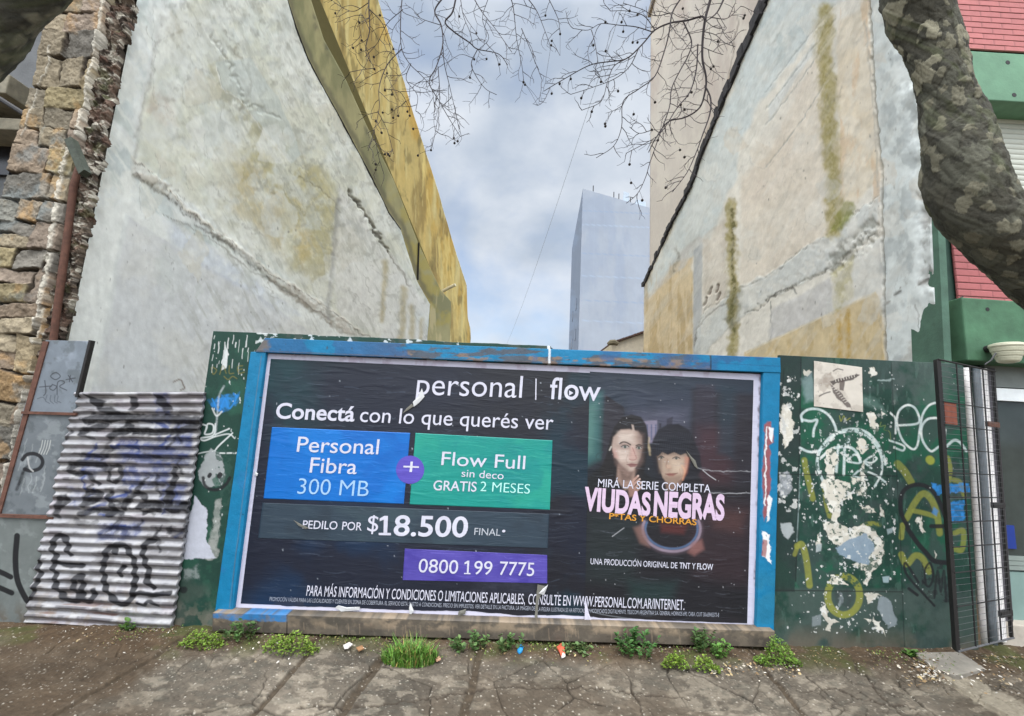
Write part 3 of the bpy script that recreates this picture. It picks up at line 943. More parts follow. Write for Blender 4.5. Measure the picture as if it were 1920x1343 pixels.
# ------------------------------------------------------------------ far things seen over the hoarding
tw = []
for px, py, y in ((1093, 354, 46.5), (1072, 478, 65.2), (1226, 384, 50.5)):
    tw.append(onY(px, py, y))
zt = tw[0][2]
A, B_, C_ = tw[0][:2], tw[1][:2], tw[2][:2]
D_ = B_ + C_ - A
tower = thing('tower_block', (A[0], A[1], -0.5), 'pale blue far tower block standing beyond the empty plot', 'building')


def face(a, b, z0, z1, nu, nv):
    a3, b3 = np.array((*a, z1)), np.array((*b, z1))
    return patch(a3, b3, np.array((*b, z0)), np.array((*a, z0)), nu, nv)


P = face(A, C_, -0.5, zt, 160, 200)
p = Paint(P, c8(156, 163, 174))
p.shade(0.05, 0.03, 501)
p.tint(c8(144, 154, 170), 0.45, 0.65, 0.02, 503, 0.7, sx=1.5, sy=0.5)
for k, y in enumerate((398, 424, 478, 520, 566, 604)):
    p.stroke([(1090, y - 3), (1220, y + 3)], 1.6, c8(160, 176, 198) if k % 2 else c8(134, 152, 178), 0.6, 0.8, smooth=False)
for x in (1112, 1131, 1156, 1178, 1192, 1206):
    p.stroke([(x + 3, 380), (x - 1, 650)], 1.3, c8(160, 170, 184), 0.18, 0.8, smooth=False)
M_NET = surf('netting', rough=0.9, spec=0.1, vary=0.05, vscale=0.6)
grid_obj('front_wall', P, p.c, M_NET, tower)
P = face(B_, A, -0.5, zt, 80, 200)
p = Paint(P, c8(136, 146, 162))
p.tint(c8(146, 162, 184), 0.5, 0.7, 0.03, 507, 0.6)
grid_obj('side_wall', P, p.c, M_NET, tower)
m = MB()
z0 = np.array((*C_, 0)) - np.array((*A, 0))
m.add([(*C_, -0.5), (*D_, -0.5), (*D_, zt), (*C_, zt), (*B_, -0.5), (*B_, zt), (*A, zt)], [(0, 1, 2, 3), (1, 4, 5, 2), (6, 3, 2, 5)])
m.build('rear_wall', surf('netting_plain', color=c8(176, 192, 214), rough=0.9), tower)
M_FWIN = surf('far_window', color=c8(70, 84, 104), rough=0.3)
dd = _unit(np.array((*(B_ - A), 0)))
nn = np.array((-dd[1], dd[0], 0))
for f in (0.28, 0.62):
    for z in (4.5, 8.6, 12.7, 16.8):
        c0 = np.array((*A, z)) + dd * f * np.linalg.norm(B_ - A)
        m = MB()
        m.prism([c0 - dd * 0.7 + nn * 0.05, c0 + dd * 0.7 + nn * 0.05, c0 + dd * 0.7 + nn * 0.05 + np.array((0, 0, 1.3)), c0 - dd * 0.7 + nn * 0.05 + np.array((0, 0, 1.3))], -nn * 0.2)
        m.build('window', M_FWIN, tower)
ac = _unit(np.array((*(C_ - A), 0)))
m = MB()
b0 = np.array((*A, zt)) + ac * 6.2 + np.array((0, 0.4, 0))
for a, h, w in ((0.0, 1.5, 0.9), (2.0, 0.9, 1.6)):
    q = b0 + ac * a
    m.prism([q, q + ac * w, q + ac * w + np.array((0, 0, h)), q + np.array((0, 0, h))], (0.5, 2.0, 0))
m.build('roof_cabin', surf('cabin_grey', color=c8(176, 188, 200), rough=0.8), tower)
for a in (1.2, 3.6, 4.2, 5.6):
    m = MB()
    q = np.array((*A, zt)) + ac * a * 1.3 + np.array((0, 0.3, 0))
    m.tube([q, q + np.array((0, 0, 0.7 + 0.3 * rng.random()))], 0.06, 5)
    m.build('aerial', M_DARK, tower)

house = thing('house', onY(1180, 655, 15.0) * np.array((1, 1, 0)), 'small pale house with a dark tiled roof slope peeping over the hoarding', 'house')
Yh = 15.0
hp = [onY(1150, 648, Yh), onY(1230, 610, Yh), onY(1230, 640, Yh), onY(1230, 640, Yh), onY(1150, 652, Yh)]
m = MB()
q = [onY(1146, 646, Yh), onY(1232, 617, Yh)]
m.prism([np.array((q[0][0], Yh, 0)), np.array((q[1][0], Yh, 0)), q[1], q[0]], (0, 4, 0))
m.build('wall', surf('house_render', color=c8(206, 196, 176), rough=0.9), house)
m = MB()
n_ = 16
for k in range(n_):
    a = q[0] + (q[1] - q[0]) * k / n_ + np.array((0, -0.15, 0.01))
    b = q[0] + (q[1] - q[0]) * (k + 1.15) / n_ + np.array((0, -0.15, 0.03))
    m.prism([a, b, b + np.array((0, 0, 0.07 + 0.03 * rng.random())), a + np.array((0, 0, 0.08))], (0, 4.3, 0))
m.build('roof', surf('old_tile', color=c8(92, 70, 62), rough=0.9, vary=0.3, vscale=3), house)
m = MB()
q = onY(1150, 646, Yh - 0.6)
m.tube([q + np.array((-0.24, 0, 0)), q + np.array((-0.12, 0, 0.07)), q + np.array((0.05, 0, 0.09)), q + np.array((0.2, 0, 0.03))], [0.06, 0.12, 0.13, 0.08], 8)
m.build('ridge_tile', surf('mossy_tile', color=c8(112, 104, 84), rough=0.95, vary=0.3, vscale=6), house)

cbl = MB()
ca, cb2 = onY(1108, 190, 7.0), onY(944, 660, 34.0)
cbl.tube([ca + (cb2 - ca) * s + np.array((0, 0, -0.5 * math.sin(math.pi * s))) for s in np.linspace(-0.25, 1, 16)], 0.006, 4)
tag(cbl.build('overhead_cable', surf('pale_cable', color=c8(176, 186, 200), rough=0.6)), 'thin overhead cable crossing the sky between the two tall walls', 'cable')

# ------------------------------------------------------------------ stone-faced building on the left
sb = thing('stone_house', onY(60, 900, 0.1) * np.array((1, 1, 0)), 'grey building with a split stone pilaster and broken brick edge on the left', 'building')
Ys = 0.02
P = patch(onY(112, -25, Ys), onY(210, -25, Ys), onY(-42, 1200, Ys), onY(-222, 1200, Ys), 230, 820)
X, Z = P[..., 0], P[..., 2]
p = Paint(P, c8(70, 62, 54))
# courses of irregular stones
st_rng = random.Random(5)
zz = -0.3
courses = []
while zz < 6.5:
    h = st_rng.uniform(0.17, 0.32)
    courses.append((zz, h))
    zz += h
xl0, xr0 = X.min() - 0.3, X.max() + 0.3
pal = [c8(146, 134, 113), c8(134, 125, 108), c8(150, 136, 110), c8(124, 119, 110), c8(152, 126, 92), c8(140, 126, 112), c8(152, 140, 118), c8(116, 112, 104), c8(142, 130, 100), c8(142, 126, 108)]
relief = np.full(X.shape, -0.03)
wx = X + 0.07 * (fbm(X, Z, 5, 5, 611, 0.6) - 0.5)
wz = Z + 0.085 * (fbm(X, Z, 4, 5, 613, 0.6) - 0.5)
for zc, h in courses:
    x = xl0 - st_rng.uniform(0, 0.2)
    while x < xr0:
        w = st_rng.uniform(0.18, 0.46)
        parts_ = [(x, w, zc, h)]
        if st_rng.random() < 0.22 and h > 0.2:
            k = st_rng.uniform(0.4, 0.6)
            parts_ = [(x, w, zc, h * k), (x, w, zc + h * k, h * (1 - k))]
        for (a, b, c, d) in parts_:
            cx, cz = a + b / 2, c + d / 2
            ta, tb = st_rng.uniform(-0.16, 0.16), st_rng.uniform(-0.16, 0.16)
            dx = np.abs(wx - cx + ta * (wz - cz)) - b / 2
            dz = np.abs(wz - cz + tb * (wx - cx)) - d / 2
            sd = -np.maximum(dx, dz)
            k = sd > 0.0
            if not k.any():
                continue
            col = pal[st_rng.randrange(len(pal))] * st_rng.uniform(0.8, 1.2)
            seed = st_rng.randrange(9999)
            gx, gz_ = st_rng.uniform(-0.12, 0.12), st_rng.uniform(-0.12, 0.12)
            r = 0.024 * sstep(0.0, 0.008, sd) + gx * (wx - cx) + gz_ * (wz - cz) + 0.045 * (fbm(X, Z, 12, 5, seed, 0.65) - 0.5) + st_rng.uniform(-0.006, 0.012)
            relief = np.where(k, np.maximum(relief, r), relief)
            cc_ = col * (0.50 + 0.8 * fbm(X, Z, 14, 5, seed + 1, 0.65)[..., None])
            a_ = (sstep(0.0, 0.010, sd) * k)[..., None]
            p.c = p.c * (1 - a_) + cc_ * a_
        x += w
p.tint(c8(176, 140, 92), 0.62, 0.74, 0.02, 621, 0.45)
p.tint(c8(120, 128, 128), 0.58, 0.7, 0.015, 623, 0.5)
wm = c8(196, 190, 176)
for pts, w in (([(204, -20), (190, 60), (172, 150), (150, 255)], 7), ([(140, 270), (120, 340), (108, 420), (90, 520), (70, 640)], 9), ([(100, 90), (98, 130), (74, 170), (60, 220), (48, 260)], 3), ([(62, 700), (48, 780), (30, 850), (14, 930)], 7)):
    p.stroke(pts, w, wm, 0.85, 2, wob=4, drip=0.35, relief=0.02)
P[..., 1] -= relief + p.h
grid_obj('stone_cladding', P, p.c, M_STONE, sb, thick=(0, 0.4, 0))
# broken brick end between the stones and the plaster
Yr = 0.07
P = patch(onY(205, -25, Yr), onY(256, -25, Yr), onY(0, 1200, Yr), onY(-46, 1200, Yr), 110, 900)
X, Z = P[..., 0], P[..., 2]
p = Paint(P, c8(108, 96, 84))
n = fbm(X, Z, 14, 5, 631, 0.65)
lay = fbm(X * 10, Z * 16, 1.0, 4, 633)
p.tint(c8(60, 52, 46), 0.42, 0.55, 0.09, 635, 0.9)
p.tint(c8(186, 180, 166), 0.52, 0.64, 0.08, 637, 0.9, sy=1.4)
p.tint(c8(108, 82, 70), 0.56, 0.66, 0.06, 639, 0.5)
p.tint(c8(92, 96, 66), 0.62, 0.72, 0.05, 641, 0.5)
P[..., 1] -= (n - 0.5) * 0.13 + (lay - 0.5) * 0.06 + 0.02
P[..., 0] += (fbm(X, Z, 10, 4, 643) - 0.4) * 0.07 * np.linspace(0, 1, 110)[None, :] ** 2
grid_obj('broken_brick_edge', P, p.c, M_ROUGH, sb, thick=(0, 0.05, 0))
m = MB()
m.tube([onY(x, y, 0.02) for x, y in ((148, 312), (138, 350), (128, 430), (117, 510), (106, 590), (97, 660), (88, 720))], [0.026, 0.03, 0.028, 0.03, 0.028, 0.026, 0.026], 8)
m.build('rusted_pipe', M_RUST, sb, smooth=True)
m = MB()
m.prism([onY(120, 262, -0.10), onY(132, 256, -0.10), onY(158, 318, -0.10), onY(147, 326, -0.10)], (0, 0.07, 0))
m.build('iron_bracket', surf('greened_iron', color=c8(62, 68, 58), rough=0.8, vary=0.4, vscale=20, bump=0.006), sb)
# the set-back facade beyond the pilaster
m = MB()
a, b = onY(-700, -500, 0.75), onY(120, 1195, 0.75)
m.prism([np.array((-9.5, 0.75, -0.1)), np.array((b[0] - 0.4, 0.75, -0.1)), np.array((b[0] - 0.4, 0.75, 9.5)), np.array((-9.5, 0.75, 9.5))], (0, 5, 0))
m.build('facade', surf('dark_render', color=c8(98, 100, 102), rough=0.9, vary=0.2, vscale=4, bump=0.004), sb)
M_SLAB = surf('slab_render', color=c8(128, 122, 106), rough=0.9, vary=0.3, vscale=12, bump=0.004)
for y0, y1, d in ((140, 176, 0.45), (222, 244, 0.35)):
    m = MB()
    z1, z0 = onY(30, y0, 0.75 - d)[2], onY(30, y1, 0.75 - d)[2]
    m.box(-6.5, onY(52, y0, 0.4)[0] - 0.05, 0.75 - d, 0.76, z0, z1)
    m.build('balcony_slab', M_SLAB, sb, bevel=0.01)
for (y0, y1) in ((62, 70), (245, 330)):
    w = thing_w = MB()
    z1, z0 = onY(20, y0, 0.72)[2], onY(20, y1, 0.72)[2]
    w.box(-6.2, onY(40, y0, 0.72)[0], 0.70, 0.78, z0, z1)
    w.build('window', surf('dark_pane', color=c8(28, 28, 32), rough=0.2), sb)
m = MB()
m.tube([onY(-60, 150, 0.25), onY(-2, 184, 0.2), onY(50, 217, 0.1)], 0.022, 8)
m.build('awning_arm', M_DARK, sb)

# ------------------------------------------------------------------ grey sheet panels with rusty angle bars
Yg = -0.03
gp = thing('sheet_metal_screen', onY(80, 1165, Yg) * np.array((1, 1, 0)), 'grey sheet metal screen with rusty cross bars and black graffiti', 'fence')
blk = c8(22, 22, 26)


def sheet_panel(name, tl, tr, br, bl, base, fn, mat, root, nu, nv, y, th=0.02):
    P = patch(onY(*tl, y), onY(*tr, y), onY(*br, y), onY(*bl, y), nu, nv)
    p = Paint(P, base)
    p.X, p.Z = P[..., 0], P[..., 2]
    fn(p)
    P[..., 1] -= p.h
    return grid_obj(name, P, p.c, mat, root, thick=(0, th, 0))


def grey_a(p):
    p.shade(0.16, 0.03, 701)
    p.tint(c8(150, 158, 168), 0.5, 0.66, 0.03, 703, 0.6, mask=sstep(760, 640, p.y))
    p.tint(c8(92, 98, 100), 0.55, 0.7, 0.06, 705, 0.6)
    k = c8(52, 52, 58)
    p.stroke([(100, 700), (95, 706), (104, 712), (113, 706), (106, 699), (98, 701)], 2, k, 0.8, 0.8)
    p.stroke([(128, 704), (136, 716)], 2, k, 0.8, 0.8)
    p.stroke([(124, 712), (141, 709)], 2, k, 0.8, 0.8)
    p.stroke([(132, 704), (130, 716)], 2, k, 0.8, 0.8)
    p.stroke([(74, 726), (96, 724)], 2, k, 0.8, 0.8)
    p.stroke([(84, 714), (86, 735), (82, 742)], 2, k, 0.8, 0.8)
    p.stroke([(98, 722), (93, 728), (100, 732), (106, 725), (98, 721)], 2, k, 0.8, 0.8)
    p.stroke([(107, 740), (108, 718), (116, 714), (121, 718), (112, 725), (125, 732)], 2, k, 0.8, 0.8)
    for x in (88, 96, 104, 110):
        p.stroke([(x, 742), (x - 2, 752), (x + 4, 757)], 1.6, k, 0.6, 0.8, wob=2)
    p.stroke([(70, 748), (80, 745), (84, 749)], 1.6, k, 0.6, 0.8)


def grey_b(p):
    p.shade(0.14, 0.03, 711)
    p.tint(c8(140, 146, 148), 0.54, 0.68, 0.05, 713, 0.6, sx=0.8)
    p.tint(c8(78, 84, 86), 0.56, 0.7, 0.05, 715, 0.5)
    s = c8(168, 172, 172)
    for i in range(14):
        x, y = rng.uniform(36, 86), rng.uniform(815, 900)
        p.stroke([(x, y), (x - 3, y + 14), (x - 8, y + 30)], 1.8, s, 0.35, 1, wob=3)
    for x in (80, 85, 90, 95):
        p.stroke([(x, 826), (x - 3, 840), (x - 8, 852)], 1.6, c8(196, 196, 190), 0.7, 0.8)
    p.stroke([(42, 862), (50, 853), (64, 851), (76, 857), (80, 868), (73, 879), (58, 883), (46, 880)], 7, blk, 0.95, 1.2)
    p.stroke([(52, 875), (44, 884), (39, 900), (31, 918)], 6, blk, 0.85, 2, drip=0.3)
    p.stroke([(52, 858), (55, 876), (62, 884)], 3, c8(190, 190, 188), 0.7, 1)


def grey_c(p):
    p.shade(0.14, 0.03, 721)
    p.tint(c8(132, 138, 136), 0.54, 0.68, 0.04, 723, 0.7)
    p.tint(c8(96, 84, 70), 0.4, 0.6, 0.04, 725, 0.8, mask=sstep(1110, 1180, p.y))
    p.stroke([(32, 1005), (29, 1050), (33, 1089), (48, 1122), (56, 1130)], 11, blk, 0.97, 1.2)
    p.stroke([(56, 1130), (66, 1112), (76, 1088)], 10, blk, 0.97, 1.2)
    p.stroke([(-6, 1070), (8, 1076), (20, 1082)], 10, blk, 0.97, 1.2)
    p.stroke([(-6, 1100), (8, 1106), (22, 1112)], 10, blk, 0.97, 1.2)


sheet_panel('upper_panel', (86, 638), (168, 640), (139, 775), (43, 772), c8(118, 126, 134), grey_a, M_SHEET, gp, 140, 200, Yg)
sheet_panel('middle_panel', (42, 776), (144, 776), (98, 966), (-4, 964), c8(108, 114, 118), grey_b, M_SHEET, gp, 150, 240, Yg)
sheet_panel('lower_panel', (-6, 970), (98, 970), (48, 1172), (-60, 1172), c8(110, 116, 114), grey_c, M_SHEET, gp, 160, 260, Yg)
M_RAIL = surf('rusty_angle', color=c8(98, 66, 54), rough=0.85, metal=0.1, vary=0.35, vscale=18, bump=0.002)
for a, b, w in (((40, 771), (142, 774), 0.022), ((-8, 964), (100, 968), 0.024)):
    m = MB()
    A, B = onY(*a, Yg - 0.02), onY(*b, Yg - 0.02)
    m.prism([A, B, B + np.array((0, 0, -w)), A + np.array((0, 0, -w))], (0, 0.05, 0))
    m.build('cross_bar', M_RAIL, gp)
m = MB()
A, B = onY(80, 640, Yg - 0.01), onY(-8, 966, Yg - 0.01)
m.prism([A, A + np.array((0.045, 0, 0)), B + np.array((0.03, 0, 0)), B], (0, 0.05, 0))
m.build('side_bar', M_RAIL, gp)
m = MB()
A, B = onY(166, 638, Yg - 0.03), onY(140, 745, Yg - 0.03)
m.prism([A, A + np.array((0.02, 0, 0)), B + np.array((0.02, 0, 0)), B], (0, 0.04, 0))
m.build('side_bar', M_DARK, gp)

# ------------------------------------------------------------------ corrugated sheet with graffiti
Yc = -0.055
nrib = 26
P = patch(onY(139, 735, Yc), onY(382, 735, Yc), onY(318, 1184, Yc), onY(46, 1168, Yc), 260, 620)
p = Paint(P, c8(154, 153, 156))
V_ = np.linspace(0, 1, 620)[:, None]
U_ = np.linspace(0, 1, 260)[None, :]
ph = V_ * nrib * 2 * math.pi
wave = np.sin(ph)
p.shade(0.10, 0.02, 731)
p.tint(c8(150, 140, 146), 0.52, 0.68, 0.02, 733, 0.5, sx=0.6, sy=2.0)
p.tint(c8(176, 174, 172), 0.5, 0.66, 0.05, 735, 0.5)
p.tint(c8(96, 92, 92), 0.52, 0.68, 0.03, 736, 0.6, sx=0.7, sy=1.6)
p.tint(c8(70, 66, 68), 0.4, 0.6, 0.03, 739, 0.75, mask=(wave > 0.35))  # shade painted into the ribs: darker on one part of each wave
p.tint(c8(110, 78, 66), 0.5, 0.66, 0.04, 737, 0.8, sx=0.5, sy=2, mask=sstep(1095, 1150, p.y - (p.x - 50) * 0.04) * (wave < 0.1))
p.tint(c8(130, 118, 104), 0.52, 0.66, 0.08, 738, 0.5, mask=sstep(1060, 1160, p.y))
bl, bk = c8(22, 46, 104), c8(24, 24, 30)
# blue spray fields
for box, sd in ((([(222, 824), (300, 826), (358, 812), (356, 870), (290, 872), (215, 866)]), 1), (([(160, 855), (200, 852), (196, 885), (150, 900)]), 2), (([(232, 870), (318, 872), (318, 915), (226, 912)]), 3),
                (([(128, 915), (152, 922), (150, 955), (128, 950)]), 4), (([(300, 915), (350, 905), (346, 960), (300, 958)]), 5), (([(185, 985), (270, 975), (264, 1005), (180, 1018)]), 6), (([(290, 738), (316, 740), (318, 800), (296, 830), (288, 790)]), 7), (([(330, 790), (362, 786), (358, 832), (326, 834)]), 8)):
    p.poly(box, bl, 0.65, 5, 6, 0.06, 740 + sd, mott=0.55, ms=0.09)
# black strokes
S = lambda pts, w, al=0.95, dr=0.10, c=bk: p.stroke(pts, w * 1.45, c, al, 2.2, wob=3, drip=dr)
for i in range(44):
    x, y = rng.uniform(130, 350), rng.uniform(765, 1000)
    l, a = rng.uniform(14, 50), rng.choice((0.0, 0.2, 1.4, -0.5, 2.2))
    S([(x, y), (x + l * 0.5 * math.cos(a) + rng.uniform(-5, 5), y + l * 0.5 * math.sin(a)), (x + l * math.cos(a), y + l * math.sin(a) + rng.uniform(-6, 6))], rng.uniform(2.5, 5), 0.85, 0.3, bk if i % 3 else bl)
p.poly([(154, 738), (178, 746), (196, 752), (178, 768), (168, 760)], bk, 0.95, 2, 2)
p.poly([(172, 764), (200, 762), (238, 778), (236, 786), (184, 772)], bk, 0.9, 2, 2)
p.poly([(238, 742), (252, 744), (258, 756), (248, 770), (236, 768), (242, 756)], bk, 0.9, 2, 2)
p.poly([(288, 738), (304, 740), (324, 768), (308, 772), (292, 756)], bk, 0.9, 2, 2)
S([(160, 790), (200, 782), (262, 783), (330, 786), (372, 790)], 11)
S([(146, 812), (170, 804), (196, 797)], 8)
S([(204, 816), (240, 808), (290, 810), (330, 808), (366, 800)], 9)
S([(236, 795), (244, 800), (250, 812)], 8)
S([(192, 850), (204, 832), (206, 815)], 5, 0.6)
S([(132, 876), (160, 868), (190, 872), (196, 878)], 9)
S([(130, 885), (148, 890), (156, 886), (168, 892), (186, 908)], 6)
S([(206, 880), (204, 892), (212, 906), (224, 900), (228, 886), (222, 874), (206, 876)], 6)
S([(328, 880), (326, 900), (320, 920)], 9)
S([(106, 948), (112, 935), (124, 936), (120, 944), (108, 950), (106, 966)], 9)
S([(154, 948), (162, 926), (180, 924), (182, 932), (160, 942)], 9)
S([(206, 926), (200, 934), (208, 946), (216, 958), (206, 966)], 7)
S([(232, 952), (244, 930), (264, 926), (272, 934)], 8)
S([(262, 950), (280, 944), (300, 946)], 10)
S([(318, 925), (316, 940), (322, 956), (350, 948)], 12)
S([(150, 964), (190, 958), (226, 962)], 7)
S([(270, 962), (300, 955)], 6)
S([(140, 975), (150, 982), (178, 980)], 6, 0.6)
S([(218, 1000), (222, 975), (230, 966)], 5, 0.6)
S([(316, 994), (330, 1000), (344, 996)], 9, 0.8)
S([(186, 1002), (210, 990), (240, 1000)], 6, 0.75, c=c8(24, 34, 70))
p.poly([(148, 846), (380, 860), (380, 870), (150, 858)], bk, 0.55, 3, 3, 0.1, 771, mott=0.6, ms=0.1)
# the big letters at the bottom
G = lambda pts, w=10: p.stroke(pts, w * 1.15, bk, 0.96, 1.5, wob=1.5)
G([(70, 1048), (74, 1062), (73, 1084), (66, 1104), (56, 1122)], 9)
G([(130, 1040), (127, 1016), (112, 1005), (102, 1020), (102, 1060), (105, 1096), (118, 1120), (136, 1129), (150, 1124), (156, 1102), (150, 1083), (142, 1083), (138, 1100), (150, 1122), (168, 1128), (177, 1108)])
G([(102, 1053), (126, 1060), (154, 1062)], 8)
G([(218, 1036), (211, 1025), (199, 1038), (193, 1066), (198, 1102), (212, 1124), (230, 1133), (246, 1120), (252, 1085), (249, 1050), (236, 1025), (218, 1023)])
G([(224, 1080), (226, 1070), (232, 1062)], 8)
G([(288, 1014), (276, 1017), (268, 1032), (270, 1056), (279, 1072), (273, 1088), (287, 1102)], 9)
G([(246, 1116), (260, 1112), (286, 1115), (318, 1112)], 8)
G([(258, 1131), (270, 1135), (279, 1127), (296, 1136)], 6)
# relief: waves, softened and dented near the top
amp = 0.0105 * (0.75 + 0.5 * fbm(P[..., 0], P[..., 2], 3, 3, 781))
P[..., 1] -= amp * wave - 0.02 * np.exp(-((V_ - 0.06) / 0.05) ** 2) * (1 - U_) * 1.2 + 0.02 * (fbm(P[..., 0], P[..., 2], 1.6, 3, 783) - 0.5)
P[..., 2] += 0.012 * (fbm(P[..., 0] * 2, P[..., 2] * 0.3, 1.5, 3, 785) - 0.5)
P[..., 0] += (0.02 * (vnoise(V_ * nrib, V_ * 0, 787) - 0.5) * (1 - U_) * 1.5)
ct = put  # noqa
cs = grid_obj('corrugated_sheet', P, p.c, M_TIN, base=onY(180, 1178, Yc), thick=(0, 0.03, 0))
tag(cs, 'corrugated metal sheet with black and blue graffiti standing left of the hoarding', 'metal sheet')

# ------------------------------------------------------------------ green hoarding
hd = thing('hoarding', (0, 0, 0), 'long green painted board hoarding with peeling paint and graffiti', 'fence')
GRN = c8(24, 58, 48)
wht, cream = c8(206, 208, 206), c8(206, 200, 186)


def left_board(p):
    p.shade(0.16, 0.03, 801)
    p.tint(c8(38, 84, 66), 0.5, 0.66, 0.02, 803, 0.6)
    p.tint(c8(92, 98, 90), 0.42, 0.62, 0.03, 805, 0.9, mask=sstep(1085, 1150, p.y))
    p.tint(c8(50, 66, 58), 0.4, 0.6, 0.02, 806, 0.8, mask=sstep(1050, 1110, p.y))
    for i in range(26):
        x, y = rng.uniform(395, 466), rng.uniform(628, 690)
        p.stroke([(x, y), (x - 1.5, y + rng.uniform(5, 24))], rng.uniform(0.8, 2.2), wht, 0.75, 0.7, wob=1)
    p.poly([(424, 648), (428, 665), (426, 690), (415, 694), (420, 668)], wht, 0.85, 1, 2)
    ye = c8(120, 110, 50)
    for pts in ([(398, 688), (406, 694), (400, 702), (396, 690)], [(412, 702), (418, 686), (424, 700)], [(430, 686), (430, 700), (438, 700)], [(455, 686), (446, 688), (448, 700), (458, 698)], [(446, 694), (454, 692)], [(420, 706), (428, 712), (436, 706), (444, 710)]):
        p.stroke(pts, 2, ye, 0.6, 1)
    b_ = c8(36, 124, 196)
    p.poly([(388, 752), (412, 744), (446, 736), (450, 748), (436, 764), (418, 776), (396, 764)], b_, 0.8, 3, 6, 0.09, 811, mott=0.7, ms=0.12)
    p.stroke([(398, 748), (410, 770), (422, 748), (430, 766), (444, 745), (438, 738)], 3, b_, 0.8, 1)
    p.stroke([(420, 724), (411, 742), (408, 770), (404, 815)], 3.4, c8(178, 184, 186), 0.6, 1.6, drip=0.4)
    p.stroke([(398, 766), (406, 780), (416, 772)], 3, wht, 0.7, 1)
    w = c8(198, 202, 200)
    p.stroke([(380, 796), (388, 800), (384, 814), (398, 812), (400, 798), (390, 795), (386, 806)], 3, w, 0.9, 0.9)
    p.stroke([(404, 795), (400, 816), (376, 822), (384, 826), (404, 818)], 3, w, 0.9, 0.9)
    p.stroke([(404, 815), (430, 804)], 2.6, w, 0.9, 0.8)
    p.stroke([(398, 820), (428, 814), (440, 822)], 2.6, w, 0.8, 0.8)
    p.stroke([(436, 812), (404, 846), (442, 850)], 2.8, w, 0.9, 0.8)
    p.stroke([(366, 852), (384, 848), (404, 845)], 2.4, w, 0.7, 0.8)
    g_ = c8(148, 152, 152)
    p.poly([(398, 841), (410, 850), (420, 866), (424, 888), (416, 910), (402, 912), (386, 916), (374, 900), (370, 884), (380, 868), (388, 850)], g_, 0.95, 1.5, 3, 0.12, 815)
    p.tint(c8(40, 70, 60), 0.55, 0.62, 0.13, 817, 0.8, mask=(p.x > 404) * (p.x < 445) * (p.y > 840) * (p.y < 1055))
    p.poly([(398, 900), (410, 892), (414, 908), (404, 914)], c8(48, 84, 70), 0.8, 1.5, 2)
    p.stroke([(394, 890), (392, 893)], 7, blk, 0.95, 1)
    p.stroke([(413, 890), (411, 893)], 9, blk, 0.95, 1)
    p.stroke([(381, 896), (384, 910), (396, 918), (412, 917), (424, 908), (431, 896)], 6, blk, 0.9, 1.5)
    p.poly([(406, 935), (416, 936), (412, 980), (408, 1048), (384, 1050), (396, 1000), (400, 960)], c8(146, 148, 142), 0.9, 2, 4, 0.12, 819, mott=0.35, ms=0.12)
    p.poly([(368, 932), (386, 952), (390, 980), (386, 1016), (406, 1046), (344, 1048), (341, 1002), (345, 972), (358, 958)], c8(178, 180, 190), 0.97, 1.3, 4, 0.09, 821)
    p.poly([(344, 1070), (360, 1068), (372, 1060), (372, 1084), (346, 1086)], c8(140, 146, 144), 0.6, 4, 6, 0.1, 823, mott=0.6, ms=0.1)
    p.stroke([(322, 1106), (345, 1104)], 12, c8(24, 26, 28), 0.85, 2, wob=3)
    p.dots(rng, 70, (350, 630, 468, 1000), 0.6, 1.8, wht, 0.75)
    p.tint(c8(110, 104, 92), 0.45, 0.6, 0.06, 825, 0.7, mask=sstep(1110, 1180, p.y))


